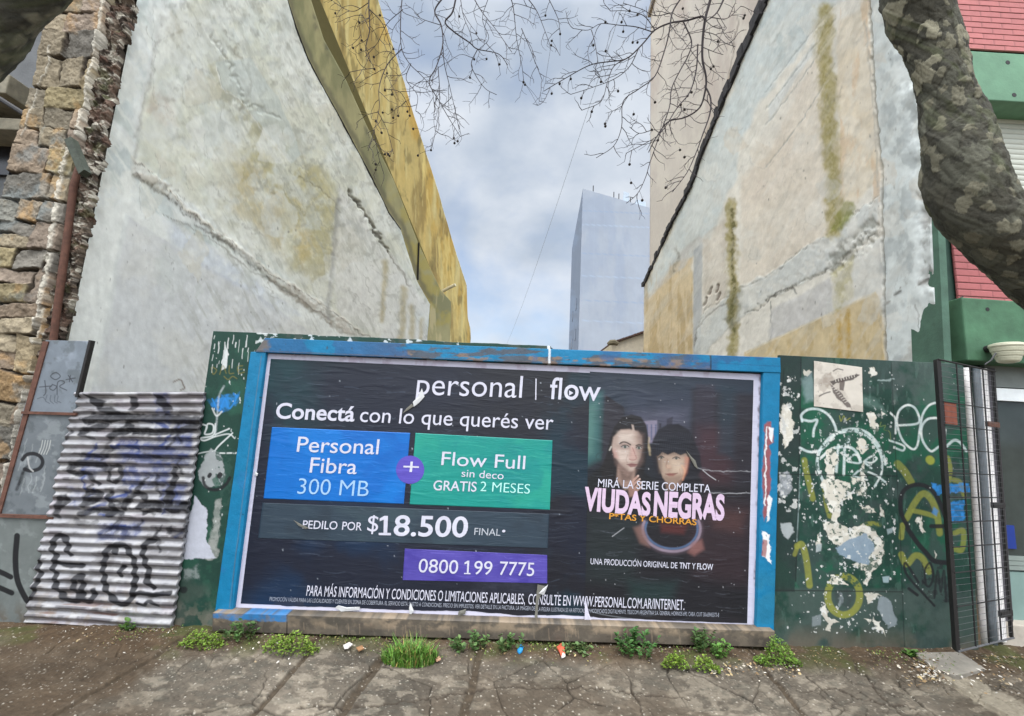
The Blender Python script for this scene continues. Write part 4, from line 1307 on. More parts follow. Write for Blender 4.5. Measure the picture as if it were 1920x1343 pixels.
def right_board(p):
    p.shade(0.16, 0.02, 901)
    p.shade(0.18, 0.12, 902)
    p.tint(c8(74, 104, 92), 0.60, 0.70, 0.08, 904, 0.5, sx=1.6, sy=0.5)
    p.tint(c8(20, 86, 62), 0.46, 0.62, 0.012, 903, 0.8, mask=sstep(640, 760, p.y) * (1 - sstep(1080, 1120, p.y)))
    p.tint(c8(52, 66, 64), 0.46, 0.62, 0.025, 905, 0.7)
    low = sstep(1098, 1108, p.y - (p.x - 1460) * 0.01)
    p.tint(c8(62, 78, 72), 0.30, 0.5, 0.02, 907, 0.85, mask=low)
    p.tint(c8(96, 88, 76), 0.36, 0.6, 0.02, 909, 0.85, mask=sstep(1150, 1215, p.y + (p.x - 1460) * -0.06))
    p.tint(c8(74, 86, 82), 0.36, 0.56, 0.02, 910, 0.6, mask=(p.x > 1672) * (p.y < 760))
    # dark post strip left, peeling
    p.poly([(1462, 660), (1502, 664), (1498, 1000), (1490, 1110), (1450, 1110)], c8(30, 44, 42), 0.8, 2, 1)
    p.poly([(1464, 765), (1476, 755), (1488, 790), (1486, 820), (1472, 840), (1464, 810)], cream, 0.95, 1.2, 4, 0.12, 911)
    p.poly([(1460, 888), (1480, 886), (1486, 915), (1476, 932), (1462, 928)], c8(170, 172, 176), 0.85, 1.5, 4, 0.12, 913, mott=0.4, ms=0.15)
    p.poly([(1464, 980), (1484, 982), (1488, 1000), (1478, 1012), (1464, 1000)], c8(166, 172, 172), 0.85, 1.5, 3, 0.12, 915)
    p.tint(c8(190, 190, 186), 0.6, 0.66, 0.1, 917, 0.8, mask=(p.x < 1500) * (p.y > 700) * (p.y < 960))
    p.stroke([(1502, 665), (1500, 800), (1496, 950), (1492, 1090)], 2.2, c8(14, 24, 22), 0.8, 0.8)
    p.stroke([(1500, 880), (1497, 960), (1494, 1015)], 2.2, c8(140, 160, 158), 0.6, 0.8, drip=0.5)
    # yellow letters
    ye = c8(138, 140, 58)
    Yw = lambda pts, w=11, al=0.70: p.stroke(pts, w, ye, al, 1.6, drip=0.12)
    Yw([(1508, 863), (1512, 885), (1518, 910), (1524, 935)])
    Yw([(1546, 910), (1550, 945), (1556, 968)], 10)
    Yw([(1495, 1024), (1504, 1022), (1512, 1050), (1518, 1098)], 12)
    Yw([(1496, 1024), (1490, 1040)], 8, 0.6)
    Yw([(1618, 986), (1632, 982), (1648, 984)], 9)
    th = np.linspace(0, 2 * math.pi, 18)
    Yw([(1582 + 30 * math.cos(a), 1117 + 36 * math.sin(a)) for a in th], 13, 0.8)
    Yw([(1700, 972), (1714, 945), (1730, 926), (1744, 934), (1756, 960), (1762, 1000)], 12)
    Yw([(1714, 958), (1732, 962), (1752, 968)], 9)
    Yw([(1692, 985), (1690, 1008)], 10, 0.7)
    Yw([(1690, 1040), (1700, 1058), (1716, 1042), (1730, 1048), (1742, 1072)], 12)
    Yw([(1683, 870), (1696, 884), (1708, 904)], 14, 0.6)
    p.stroke([(1743, 862), (1745, 864)], 15, c8(150, 156, 60), 0.9, 2)
    Yw([(1776, 860), (1780, 880), (1778, 900)], 12, 0.75)
    Yw([(1788, 900), (1800, 905), (1808, 930)], 9, 0.6)
    Yw([(1790, 1000), (1806, 996), (1804, 1030), (1790, 1030)], 10, 0.7)
    # chalky white tags
    w = c8(196, 208, 206)
    Wh = lambda pts, k=4.5, al=0.85: p.stroke(pts, k, w, al, 1.3, drip=0.15)
    Wh([(1504, 790), (1503, 778), (1516, 768), (1536, 768), (1555, 780), (1566, 800), (1568, 814)])
    Wh([(1504, 787), (1520, 790), (1532, 788), (1526, 806), (1525, 818)])
    Wh([(1500, 840), (1516, 847), (1534, 846), (1552, 832), (1568, 812)])
    Wh([(1545, 906), (1534, 880), (1533, 860), (1540, 840), (1557, 820), (1580, 808), (1603, 805), (1626, 812), (1645, 832), (1656, 855), (1660, 870)], 5.5)
    Wh([(1576, 812), (1602, 809), (1628, 820), (1646, 842), (1654, 866), (1652, 890), (1640, 912)], 3.6)
    Wh([(1540, 858), (1560, 842), (1590, 838), (1606, 848), (1614, 866)], 5)
    Wh([(1560, 842), (1556, 870), (1552, 900)], 6)
    Wh([(1572, 835), (1568, 885)], 5)
    Wh([(1584, 834), (1582, 890)], 5)
    Wh([(1592, 820), (1590, 828)], 6)
    Wh([(1588, 864), (1604, 852), (1612, 868), (1590, 866)], 3.4)
    Wh([(1622, 864), (1634, 856), (1644, 860), (1634, 868), (1620, 866), (1634, 878)], 3.4)
    Wh([(1600, 892), (1614, 882), (1640, 890), (1660, 904)], 3.6)
    Wh([(1604, 894), (1626, 900)], 3)
    Wh([(1681, 798), (1718, 795), (1724, 785), (1715, 765), (1700, 760), (1685, 772), (1682, 795), (1692, 825), (1710, 842), (1720, 835), (1725, 803), (1730, 778), (1740, 762), (1752, 756), (1762, 756)], 4)
    Wh([(1766, 785), (1752, 784), (1738, 787), (1728, 802), (1730, 826), (1745, 846), (1760, 838)], 4.2)
    Wh([(1670, 775), (1679, 786), (1679, 813)], 3.6)
    Wh([(1678, 840), (1693, 845), (1694, 836), (1668, 826)], 3.4)
    Wh([(1772, 806), (1771, 838), (1788, 826), (1800, 830), (1812, 846)], 5)
    p.stroke([(1574, 780), (1577, 790), (1582, 780), (1586, 788), (1594, 784)], 1.8, ye, 0.7, 0.8)
    p.stroke([(1652, 792), (1650, 800), (1660, 798), (1658, 806), (1668, 810), (1670, 826)], 1.8, c8(110, 124, 70), 0.7, 0.8)
    # black loops
    B = lambda pts, k=8, al=0.95: p.stroke(pts, k, blk, al, 1.3)
    B([(1702, 988), (1690, 962), (1690, 930), (1702, 914), (1724, 909), (1746, 918), (1762, 942), (1772, 968)])
    B([(1702, 992), (1720, 1018), (1736, 1036), (1752, 1052), (1782, 1056)], 9)
    B([(1746, 987), (1774, 987)], 8)
    B([(1722, 1092), (1698, 1056), (1702, 1080), (1752, 1136)], 4.5, 0.9)
    B([(1704, 1104), (1720, 1116)], 5.5, 0.95)
    B([(1736, 1096), (1734, 1070), (1744, 1056), (1750, 1080), (1742, 1100), (1730, 1090)], 4, 0.85)
    B([(1752, 1120), (1758, 1070), (1764, 1110), (1770, 1070), (1774, 1128)], 4, 0.8)
    B([(1770, 890), (1790, 892)], 4, 0.8)
    p.tint(blk, 0.5, 0.6, 0.08, 921, 0.6, mask=(p.x > 1728) * (p.x < 1780) * (p.y > 1050) * (p.y < 1130))
    # blue tags
    b_ = c8(40, 132, 206)
    p.poly([(1747, 908), (1818, 906), (1820, 922), (1790, 924), (1758, 926)], b_, 0.85, 1.5, 4, 0.15, 923, mott=0.5, ms=0.15)
    p.poly([(1780, 940), (1808, 938), (1810, 976), (1782, 980)], b_, 0.85, 1.5, 4, 0.12, 925, mott=0.5, ms=0.14)
    p.poly([(1752, 952), (1760, 960), (1756, 970), (1748, 962)], b_, 0.6, 2, 3)
    # scraps of pasted paper
    bits = [[(1548, 846), (1566, 838), (1572, 860), (1560, 902), (1548, 905)], [(1612, 818), (1622, 826), (1628, 842), (1618, 850), (1604, 840)], [(1618, 862), (1622, 900), (1624, 930), (1616, 930), (1614, 880)],
            [(1540, 905), (1560, 898), (1592, 905), (1596, 925), (1570, 945), (1560, 962), (1548, 945)], [(1604, 922), (1628, 912), (1626, 924), (1610, 930)],
            [(1545, 977), (1572, 978), (1598, 992), (1618, 982), (1644, 996), (1658, 1022), (1654, 1050), (1641, 1068), (1625, 1098), (1619, 1095), (1625, 1072), (1595, 1058), (1612, 1054), (1625, 1032), (1585, 1028), (1565, 1022), (1549, 998)],
            [(1610, 948), (1636, 952), (1644, 962), (1622, 962)], [(1650, 948), (1658, 956), (1656, 972), (1650, 968)], [(1556, 1076), (1582, 1088), (1590, 1098), (1560, 1096)], [(1562, 950), (1576, 946), (1572, 980), (1560, 978)],
            [(1620, 1113), (1652, 1114), (1640, 1124), (1626, 1132)], [(1536, 1142), (1548, 1136), (1558, 1160), (1574, 1166), (1556, 1172), (1558, 1186), (1548, 1182), (1550, 1166)], [(1622, 1158), (1632, 1164), (1630, 1170)],
            [(1638, 1160), (1650, 1166), (1660, 1192), (1652, 1182), (1640, 1172)], [(1628, 692), (1640, 692), (1648, 702), (1634, 706)], [(1624, 776), (1640, 776), (1646, 800), (1646, 808), (1632, 804)], [(1650, 770), (1660, 778), (1654, 782)],
            [(1718, 978), (1726, 966), (1730, 990), (1738, 996), (1730, 1000)], [(1750, 1034), (1756, 1040), (1752, 1046)], [(1505, 692), (1522, 698), (1514, 708), (1506, 704)], [(1534, 1000), (1540, 1022), (1532, 1036), (1529, 1022)], [(1560, 925), (1596, 915), (1600, 935), (1566, 942)], [(1598, 893), (1618, 902), (1600, 908)]]
    for i, b in enumerate(bits):
        p.poly(b, cream * rng.uniform(0.82, 1.05), 0.97, 1.0, 4.5, 0.11, 930 + i, mott=0.0)
    p.tint(c8(40, 72, 60), 0.56, 0.62, 0.16, 957, 0.85, mask=(p.x > 1530) * (p.x < 1665) * (p.y > 800) * (p.y < 1100))
    p.tint(c8(226, 224, 216), 0.55, 0.6, 0.09, 958, 0.5, mask=(p.c.mean(-1) > 0.35))
    gb = c8(128, 146, 160)
    p.poly([(1566, 1030), (1590, 1012), (1625, 1002), (1640, 1024), (1625, 1058), (1600, 1052), (1572, 1040)], gb, 0.95, 1.5, 5, 0.09, 961)
    p.poly([(1650, 1118), (1668, 1122), (1676, 1150), (1684, 1172), (1668, 1180), (1656, 1164), (1648, 1140)], c8(132, 142, 146), 0.9, 1.4, 4, 0.1, 963)
    p.poly([(1530, 1022), (1540, 1020), (1540, 1034), (1530, 1036)], c8(160, 168, 170), 0.85, 1.2, 2)
    p.poly([(1522, 1155), (1538, 1153), (1538, 1172), (1524, 1174)], c8(120, 128, 130), 0.85, 1.5, 3)
    p.poly([(1662, 992), (1676, 990), (1674, 1000), (1664, 1002)], c8(150, 164, 166), 0.8, 1.2, 2)
    p.poly([(1654, 1082), (1668, 1080), (1666, 1092), (1656, 1092)], c8(160, 180, 184), 0.8, 1.2, 2)
    p.stroke([(1574, 1112), (1576, 1126), (1572, 1136)], 6, c8(150, 160, 162), 0.8, 1.5, wob=5)
    p.poly([(1562, 1108), (1596, 1104), (1600, 1126), (1592, 1140), (1566, 1132)], c8(50, 56, 58), 0.6, 3, 4, 0.1, 965, mott=0.5, ms=0.15)
    p.stroke([(1646, 712), (1662, 714), (1676, 712)], 3, c8(160, 176, 172), 0.7, 1.4, wob=3)
    p.poly([(1504, 712), (1524, 700), (1530, 750), (1510, 756)], c8(140, 158, 160), 0.55, 5, 5, 0.06, 967)
    p.poly([(1616, 740), (1640, 745), (1660, 770), (1620, 760)], c8(120, 150, 140), 0.5, 5, 5, 0.06, 969, mott=0.4)
    p.dots(rng, 190, (1465, 690, 1700, 1190), 0.5, 2.0, wht, 0.75)
    p.dots(rng, 40, (1680, 700, 1790, 1120), 0.5, 1.5, wht, 0.7)
    p.tint(c8(206, 206, 202), 0.70, 0.73, 0.13, 971, 0.85, mask=(p.x > 1500) * (p.x < 1680) * sstep(720, 860, p.y) * (p.y < 1190))
    # board seams
    p.stroke([(1671, 680), (1680, 865), (1688, 1000), (1697, 1235)], 1.8, c8(16, 30, 28), 0.6, 0.7, smooth=False, relief=-0.004)
    p.stroke([(1460, 889), (1682, 893)], 1.8, c8(12, 20, 20), 0.8, 0.7, smooth=False)
    p.stroke([(1455, 1107), (1692, 1110)], 2.2, c8(30, 36, 34), 0.8, 0.8, smooth=False)
    p.stroke([(1470, 690), (1466, 760)], 1.6, c8(14, 22, 22), 0.6, 0.8)


sheet_panel('left_board', (400, 621), (481, 624), (412, 1190), (316, 1184), GRN, left_board, M_BOARD, hd, 130, 640, 0.0, 0.025)
sheet_panel('right_board', (1461, 666), (1806, 683), (1836, 1234), (1447, 1224), GRN, right_board, M_BOARD, hd, 420, 620, 0.0, 0.025)


def top_strip(p):
    p.shade(0.16, 0.04, 981)
    p.tint(c8(60, 70, 62), 0.5, 0.62, 0.05, 983, 0.8)
    p.tint(c8(190, 196, 194), 0.60, 0.65, 0.12, 985, 0.9, sx=0.6, mask=(p.x < 860))
    p.tint(c8(30, 32, 32), 0.5, 0.62, 0.06, 987, 0.8, mask=(p.x > 1030))
    p.poly([(1026, 634), (1031, 634), (1033, 700), (1027, 700)], c8(220, 224, 226), 0.9, 0.8)
    for x in (484, 503, 580, 650, 780, 822):
        p.poly([(x, 640), (x + 5, 632), (x + 11, 641)], c8(200, 206, 206), 0.8, 1, 2)


P = patch(onY(481, 624, 0), onY(1461, 666, 0), onY(1440, 1222, 0), onY(412, 1190, 0), 900, 60)
u = np.linspace(0, 1, 900)
prof = np.where(u < 0.34, 0.0, np.where(u < 0.563, -0.006, -0.030)) + 0.012 * (fbm(u * 40, u * 0, 1, 4, 991) - 0.5)
prof = prof - 0.02 * (u > 0.56) * fbm(u * 60, u * 0 + 4, 1, 3, 993)
P[..., 2] += prof[None, :] * np.linspace(1, 0, 60)[:, None] ** 6
# rows gathered towards the visible top strip
p = Paint(P, GRN)
top_strip(p)
P2 = patch(onY(481, 624, 0), onY(1461, 666, 0), onY(1459, 706, 0), onY(476, 666, 0), 900, 40)
P2[..., 2] += prof[None, :] * np.linspace(1, 0, 40)[:, None] ** 2
p = Paint(P2, GRN)
top_strip(p)
grid_obj('centre_board', P2, p.c, M_BOARD, hd, thick=(0, 0.025, 0))
m = MB()
m.prism([onY(476, 667, 0.004), onY(1459, 707, 0.004), onY(1445, 1215, 0.004), onY(410, 1185, 0.004)], (0, 0.02, 0))
m.build('backing_board', surf('backing', color=GRN, rough=0.7), hd)
for px, py in ((424, 640), (700, 650), (1030, 655), (1300, 668), (1600, 685), (1780, 690)):
    q = onY(px, py, 0.03)
    m = MB()
    m.box(q[0] - 0.035, q[0] + 0.035, 0.028, 0.098, gz(q[0]) - 0.05, q[2] - 0.06)
    m.build('rear_post', surf('raw_wood', color=c8(110, 92, 70), rough=0.9), hd)

# ------------------------------------------------------------------ blue timber frame of the billboard
fr = thing('billboard_frame', onY(930, 1200, -0.03) * np.array((1, 1, 0)), 'peeling blue timber billboard frame on a brown bottom beam', 'frame')
BLU = c8(0, 110, 152)


def timber(name, tl, tr, br, bl, y, fn, th, nu, nv, base=BLU):
    P = patch(onY(*tl, y), onY(*tr, y), onY(*br, y), onY(*bl, y), nu, nv)
    p = Paint(P, base)
    fn(p)
    ed = 0.006 * (fbm(P[..., 0], P[..., 2], 9, 4, 77) - 0.5)
    P[..., 1] -= p.h + ed
    return grid_obj(name, P, p.c, M_BLUE, fr, thick=(0, th, 0))


def f_left(p):
    p.shade(0.07, 0.03, 1001)
    p.tint(c8(30, 100, 150), 0.56, 0.7, 0.02, 1003, 0.5)
    p.stroke([(448, 1010), (440, 1060), (434, 1140)], 1.2, c8(20, 60, 90), 0.7, 0.6)
    p.stroke([(490, 668), (475, 780), (452, 960), (430, 1140)], 1.4, c8(104, 96, 92), 0.5, 0.8, smooth=False)
    p.dots(rng, 14, (430, 670, 490, 1130), 0.8, 1.8, c8(20, 44, 60), 0.7)
    p.poly([(492, 790), (486, 850), (470, 940), (478, 900)], c8(120, 100, 90), 0.6, 2, 4)


def f_top(p):
    p.shade(0.08, 0.03, 1011)
    p.tint(c8(72, 74, 80), 0.47, 0.56, 0.035, 1013, 0.9, sx=0.5, sy=2.2, mask=sstep(640, 760, p.x) * (p.x < 1333))
    p.tint(c8(124, 104, 88), 0.52, 0.6, 0.05, 1015, 0.8, sx=0.6, sy=2.2, mask=sstep(680, 780, p.x) * (p.x < 1333) * sstep(0.35, 0.6, (p.y - 640 - (p.x - 480) * 0.031) / 22))
    p.tint(c8(36, 84, 130), 0.5, 0.6, 0.02, 1017, 0.7)
    p.poly([(476, 636), (505, 640), (504, 656), (474, 660)], c8(104, 96, 88), 0.9, 3, 4, 0.1, 1018)
    p.poly([(1126, 683), (1146, 684), (1146, 692), (1126, 690)], c8(150, 128, 110), 0.8, 2, 2)
    p.stroke([(1333, 662), (1333, 694)], 2.4, c8(20, 26, 34), 0.85, 0.6, smooth=False)
    p.stroke([(1338, 680), (1400, 684), (1462, 687)], 1.2, c8(16, 70, 110), 0.6, 0.6)
    p.stroke([(480, 658), (1333, 692)], 2.4, c8(84, 70, 62), 0.6, 1, smooth=False, drip=0.5)
    p.dots(rng, 70, (520, 640, 1330, 690), 0.6, 2.0, c8(60, 52, 50), 0.6)
    p.poly([(1028, 653), (1032, 653), (1032, 686), (1028, 686)], c8(216, 220, 224), 0.8, 0.8, 1)


def f_right(p):
    p.shade(0.07, 0.03, 1021)
    rd, w = c8(140, 72, 70), c8(222, 222, 222)
    p.poly([(1434, 795), (1446, 790), (1450, 830), (1444, 836), (1446, 900), (1440, 960), (1432, 980), (1430, 900)], rd, 0.9, 1.5, 3, 0.08, 1023)
    p.poly([(1440, 800), (1450, 802), (1449, 830), (1442, 822)], w, 0.95, 1, 2, 0.1, 1025)
    p.stroke([(1437, 800), (1436, 880), (1434, 950)], 2.2, w, 0.9, 0.8, wob=3)
    p.poly([(1440, 930), (1447, 935), (1442, 972), (1436, 978)], w, 0.95, 1, 3, 0.1, 1027)
    p.poly([(1430, 996), (1444, 1000), (1446, 1060), (1438, 1050), (1430, 1044)], w, 0.95, 1, 4, 0.12, 1029)
    p.poly([(1430, 1012), (1438, 1014), (1436, 1046), (1428, 1042)], rd, 0.8, 1, 2, 0.1, 1031)
    p.tint(c8(30, 110, 140), 0.45, 0.6, 0.02, 1033, 0.7, mask=sstep(1040, 1110, p.y))
    p.dots(rng, 16, (1426, 700, 1462, 1180), 0.6, 1.6, c8(16, 50, 80), 0.7)


def f_bot(p):
    p.shade(0.16, 0.03, 1041)
    top = 1163 + (p.x - 400) * 0.0225
    k = (p.y - top)
    p.tint(c8(150, 132, 110), 0.4, 0.62, 0.06, 1043, 0.75, sx=0.7, mask=sstep(14, 2, k))  # lit upper edge of the beam painted in as lighter brown
    p.tint(c8(64, 60, 54), 0.45, 0.6, 0.02, 1045, 0.6)
    p.poly([(398, 1150), (537, 1152), (537, 1166), (470, 1164), (400, 1160)], c8(30, 112, 170), 0.85, 1.5, 3, 0.08, 1047, mott=0.25, ms=0.1)
    p.stroke([(538, 1150), (538, 1200)], 2.2, c8(24, 20, 18), 0.85, 0.7, smooth=False)
    for i in range(40):
        x = rng.uniform(560, 1420)
        y = 1164 + (x - 400) * 0.0225
        p.stroke([(x, y), (x + 1, y + rng.uniform(5, 26))], rng.uniform(0.8, 2), c8(142, 124, 104), 0.5, 0.8, wob=1)
    p.tint(c8(110, 100, 86), 0.58, 0.68, 0.08, 1049, 0.5)


timber('top_rail', (497, 634), (1463, 671), (1464, 699), (479, 660), -0.055, f_top, 0.05, 700, 30)
timber('side_rail', (470, 660), (498, 660), (435, 1149), (403, 1149), -0.050, f_left, 0.046, 30, 420)
timber('side_rail', (1432, 698), (1463, 698), (1451, 1186), (1419, 1186), -0.050, f_right, 0.046, 30, 420)
timber('bottom_beam', (399, 1149), (1453, 1184), (1452, 1214), (398, 1184), -0.115, f_bot, 0.10, 800, 40, base=c8(88, 80, 70))
m = MB()
m.prism([onY(402, 1186, -0.04), onY(1452, 1215, -0.04), onY(1452, 1228, -0.04), onY(402, 1200, -0.04)], (0, 0.03, 0))
m.build('footing_board', surf('dark_wood', color=c8(48, 42, 38), rough=0.95, vary=0.3, vscale=12), fr)

# ------------------------------------------------------------------ the pasted poster
Yp = -0.008
po = thing('poster', onY(925, 1160, Yp), 'large dark printed poster with white lettering and two women, torn along its bottom edge', 'poster')


def pm(name, color=None, rough=0.42, dist=0.004, vary=0.06, spec=0.45):
    """printed paper: pasted wrinkles as bump, running mostly across"""
    m = surf(name, color, rough=rough, spec=spec, vary=vary, vscale=5)
    t = m.node_tree
    p = t.nodes['Principled BSDF']
    co = N(t, 'ShaderNodeTexCoord')
    hs = []
    for sc_, scale, det, dst in (((0.55, 1, 2.6), 6.0, 5, 0.8), ((0.35, 1, 3.4), 17.0, 4, 1.6)):
        mp_ = N(t, 'ShaderNodeMapping')
        mp_.inputs['Scale'].default_value = sc_
        t.links.new(co.outputs['Object'], mp_.inputs['Vector'])
        nz = N(t, 'ShaderNodeTexNoise', noise_type='RIDGED_MULTIFRACTAL')
        nz.inputs['Scale'].default_value = scale
        nz.inputs['Detail'].default_value = det
        nz.inputs['Distortion'].default_value = dst
        t.links.new(mp_.outputs[0], nz.inputs['Vector'])
        hs.append(nz.outputs[0])
    ad = N(t, 'ShaderNodeMath', operation='MULTIPLY_ADD')
    ad.inputs[1].default_value = 0.35
    t.links.new(hs[1], ad.inputs[0])
    t.links.new(hs[0], ad.inputs[2])
    b = N(t, 'ShaderNodeBump')
    b.inputs['Strength'].default_value = 0.8
    b.inputs['Distance'].default_value = dist
    t.links.new(ad.outputs[0], b.inputs['Height'])
    t.links.new(b.outputs[0], p.inputs['Normal'])
    return m


M_PAPER = pm('white_poster_paper', c8(196, 193, 208), rough=0.7, dist=0.006)
M_PRINT = pm('dark_print')
M_INK = pm('white_ink', c8(194, 193, 206), rough=0.6)


def pq(name, pts, y, mat, root=po, th=0.0007):
    m = MB()
    m.prism([onY(a, b, y) for a, b in pts], (0, th, 0))
    return m.build(name, mat, root)


# white sheet with a ragged bottom edge
u = np.linspace(0, 1, 700)
tl, tr, br, bl_ = (497, 663), (1430, 702), (1417, 1185), (437, 1148)
P = patch(onY(*tl, Yp), onY(*tr, Yp), onY(*br, Yp), onY(*bl_, Yp), 700, 120)
low = np.linspace(0, 1, 120)[:, None] ** 2
rag = 0.026 * (fbm(u * 22, u * 0, 1, 4, 1101, 0.55) - 0.42) + 0.022 * ((u > 0.18) & (u < 0.6)) * (fbm(u * 9, u * 0 + 3, 1, 2, 1103) - 0.35)
rag = np.where(u < 0.08, 0.004, rag) * np.where(u > 0.7, 0.4, 1.0)
P[..., 2] += rag[None, :] * low
P[..., 1] -= (0.008 * fbm(P[..., 0], P[..., 2], 4, 4, 1105)) * np.linspace(0, 1, 120)[:, None] ** 60
p = Paint(P, c8(194, 191, 207))
p.shade(0.06, 0.03, 1107)
p.tint(c8(160, 140, 160), 0.56, 0.68, 0.04, 1109, 0.5, mask=(p.y < 712))
p.stroke([(1440, 705), (1428, 715), (1424, 900), (1418, 1180)], 7, c8(60, 44, 50), 0.75, 2, wob=5, drip=0.4)
p.stroke([(437, 1140), (470, 900), (486, 800)], 2.4, c8(150, 110, 110), 0.5, 1, wob=3, drip=0.5)
grid_obj('paper_sheet', P, p.c, pm('poster_paper', rough=0.7), po)

# the dark print
Yd = Yp - 0.0030
dTL, dTR, dBR, dBL = (508, 673), (1413, 713), (1401, 1169), (451, 1133)
P = patch(onY(*dTL, Yd), onY(*dTR, Yd), onY(*dBR, Yd), onY(*dBL, Yd), 700, 360)
P[..., 2] += (rag * 1.0)[None, :] * np.linspace(0, 1, 360)[:, None] ** 8
p = Paint(P, c8(22, 27, 42))
p.tint(c8(16, 40, 66), 0.35, 0.6, 0.006, 1111, 0.8, mask=sstep(880, 1000, p.y) * (p.x < 780))
p.tint(c8(20, 62, 66), 0.3, 0.6, 0.006, 1113, 0.8, mask=sstep(700, 480, p.x) * sstep(920, 760, p.y))
p.tint(c8(24, 24, 30), 0.3, 0.6, 0.006, 1115, 0.8, mask=sstep(700, 1000, p.x))
p.tint(c8(14, 42, 54), 0.4, 0.6, 0.01, 1116, 0.7, mask=sstep(1000, 1040, p.x) * (p.x < 1110))
cr_ = c8(78, 88, 104)
for i in range(240):
    x, y = rng.uniform(460, 1100), rng.uniform(690, 1130)
    l = rng.uniform(8, 46)
    p.stroke([(x, y), (x + l * 0.5, y + rng.uniform(-1, 4)), (x + l, y + rng.uniform(-2, 5))], rng.uniform(0.7, 1.5), cr_, rng.uniform(0.15, 0.5), 0.7, drip=0.5)
p.dots(rng, 70, (470, 690, 1090, 1130), 0.5, 1.5, c8(170, 176, 184), 0.7)
p.poly([(905, 1075), (1000, 1085), (1010, 1120), (880, 1110)], c8(44, 46, 58), 0.7, 6, 8, 0.06, 1117, mott=0.5, ms=0.08)
p.poly([(520, 1128), (562, 1122), (572, 1140), (600, 1146), (560, 1148), (500, 1142)], c8(40, 44, 58), 0.8, 3, 4, 0.06, 1119)
grid_obj('dark_print', P, p.c, M_PRINT, po)

# colour panels
Y1 = Yd - 0.0014


def panel(name, pts, base, hi, lo, seed, nu=160, nv=90, y=Y1):
    P = patch(*[onY(a, b, y) for a, b in pts], nu, nv)
    p = Paint(P, base)
    p.tint(hi, 0.45, 0.7, 0.012, seed, 0.7)
    p.tint(lo, 0.5, 0.72, 0.02, seed + 3, 0.6)
    for i in range(int(nu / 4)):
        x, yy = rng.uniform(pts[3][0], pts[1][0]), rng.uniform(pts[0][1], pts[2][1])
        l = rng.uniform(10, 70)
        p.stroke([(x, yy), (x + l * 0.5, yy + rng.uniform(-2, 5)), (x + l, yy + rng.uniform(-2, 6))], rng.uniform(0.8, 1.6), hi * 1.25 + 0.03, rng.uniform(0.2, 0.6), 0.7, drip=0.5)
    return grid_obj(name, P, p.c, M_PRINT, po, thick=(0, 0.0006, 0))


panel('blue_panel', [(510, 801), (769, 812), (757, 945), (494, 935)], c8(0, 98, 178), c8(4, 108, 186), c8(2, 86, 166), 1201)
panel('green_panel', [(779, 812), (1036, 826), (1031, 956), (768, 946)], c8(16, 132, 122), c8(34, 146, 126), c8(8, 116, 118), 1203)
pr_ = panel('price_band', [(492, 943), (1030, 964), (1027, 1028), (484, 1009)], c8(44, 58, 70), c8(54, 70, 78), c8(38, 48, 58), 1205)
panel('phone_panel', [(759, 1029), (1026, 1041), (1026, 1094), (755, 1088)], c8(64, 54, 138), c8(84, 74, 158), c8(52, 44, 128), 1207)
m = MB()
th = np.linspace(0, 2 * math.pi, 41)[:-1]
m.prism([onY(769 + 26.5 * math.cos(a), 881 + 26.5 * math.sin(a), Y1 - 0.002) for a in th], (0, 0.0012, 0))
m.build('plus_badge', pm('violet_print', c8(84, 72, 168)), po)

# ---- picture of the two women, painted on its own sheet
Ya = Yd - 0.0016
aTL, aTR, aBR, aBL = (1106, 697), (1413, 713), (1401, 1169), (1096, 1156)
P = patch(onY(*aTL, Ya), onY(*aTR, Ya), onY(*aBR, Ya), onY(*aBL, Ya), 420, 620)
p = Paint(P, c8(30, 34, 42))
Q = p.poly
Q([(1100, 690), (1420, 700), (1415, 780), (1330, 800), (1240, 770), (1100, 760)], c8(42, 52, 66), 0.9, 14)
Q([(1180, 730), (1300, 735), (1296, 800), (1170, 790)], c8(50, 56, 72), 0.7, 16)
Q([(1180, 775), (1290, 765), (1292, 810), (1180, 830)], c8(92, 92, 110), 0.5, 16)
Q([(1090, 740), (1130, 735), (1126, 860), (1090, 880)], c8(58, 104, 104), 0.7, 9)
Q([(1100, 760), (1118, 756), (1112, 850), (1096, 860)], c8(92, 134, 124), 0.5, 8)
Q([(1134, 742), (1170, 766), (1170, 900), (1128, 900)], c8(46, 44, 52), 0.9, 3)
Q([(1136, 741), (1169, 763), (1170, 772), (1136, 756)], c8(32, 30, 38), 0.9, 1.5)
Q([(1298, 730), (1415, 740), (1410, 930), (1296, 930)], c8(38, 34, 42), 0.9, 8)
Q([(1305, 720), (1340, 722), (1336, 900), (1300, 900)], c8(48, 44, 56), 0.7, 4)
Q([(1310, 800), (1370, 800), (1372, 920), (1300, 920)], c8(66, 40, 46), 0.7, 18)
Q([(1350, 720), (1380, 726), (1376, 860), (1346, 850)], c8(34, 54, 66), 0.6, 10)
Q([(1060, 900), (1410, 910), (1404, 1180), (1090, 1170)], c8(28, 27, 33), 0.9, 16)
Q([(1280, 930), (1410, 940), (1404, 1100), (1300, 1080)], c8(52, 38, 44), 0.7, 20)
Q([(1330, 955), (1400, 960), (1390, 1000), (1340, 990)], c8(84, 56, 54), 0.6, 14)
Q([(1100, 960), (1200, 970), (1190, 1100), (1096, 1090)], c8(34, 44, 46), 0.7, 18)
Q([(1180, 1090), (1270, 1090), (1260, 1130), (1180, 1126)], c8(34, 58, 58), 0.6, 14)
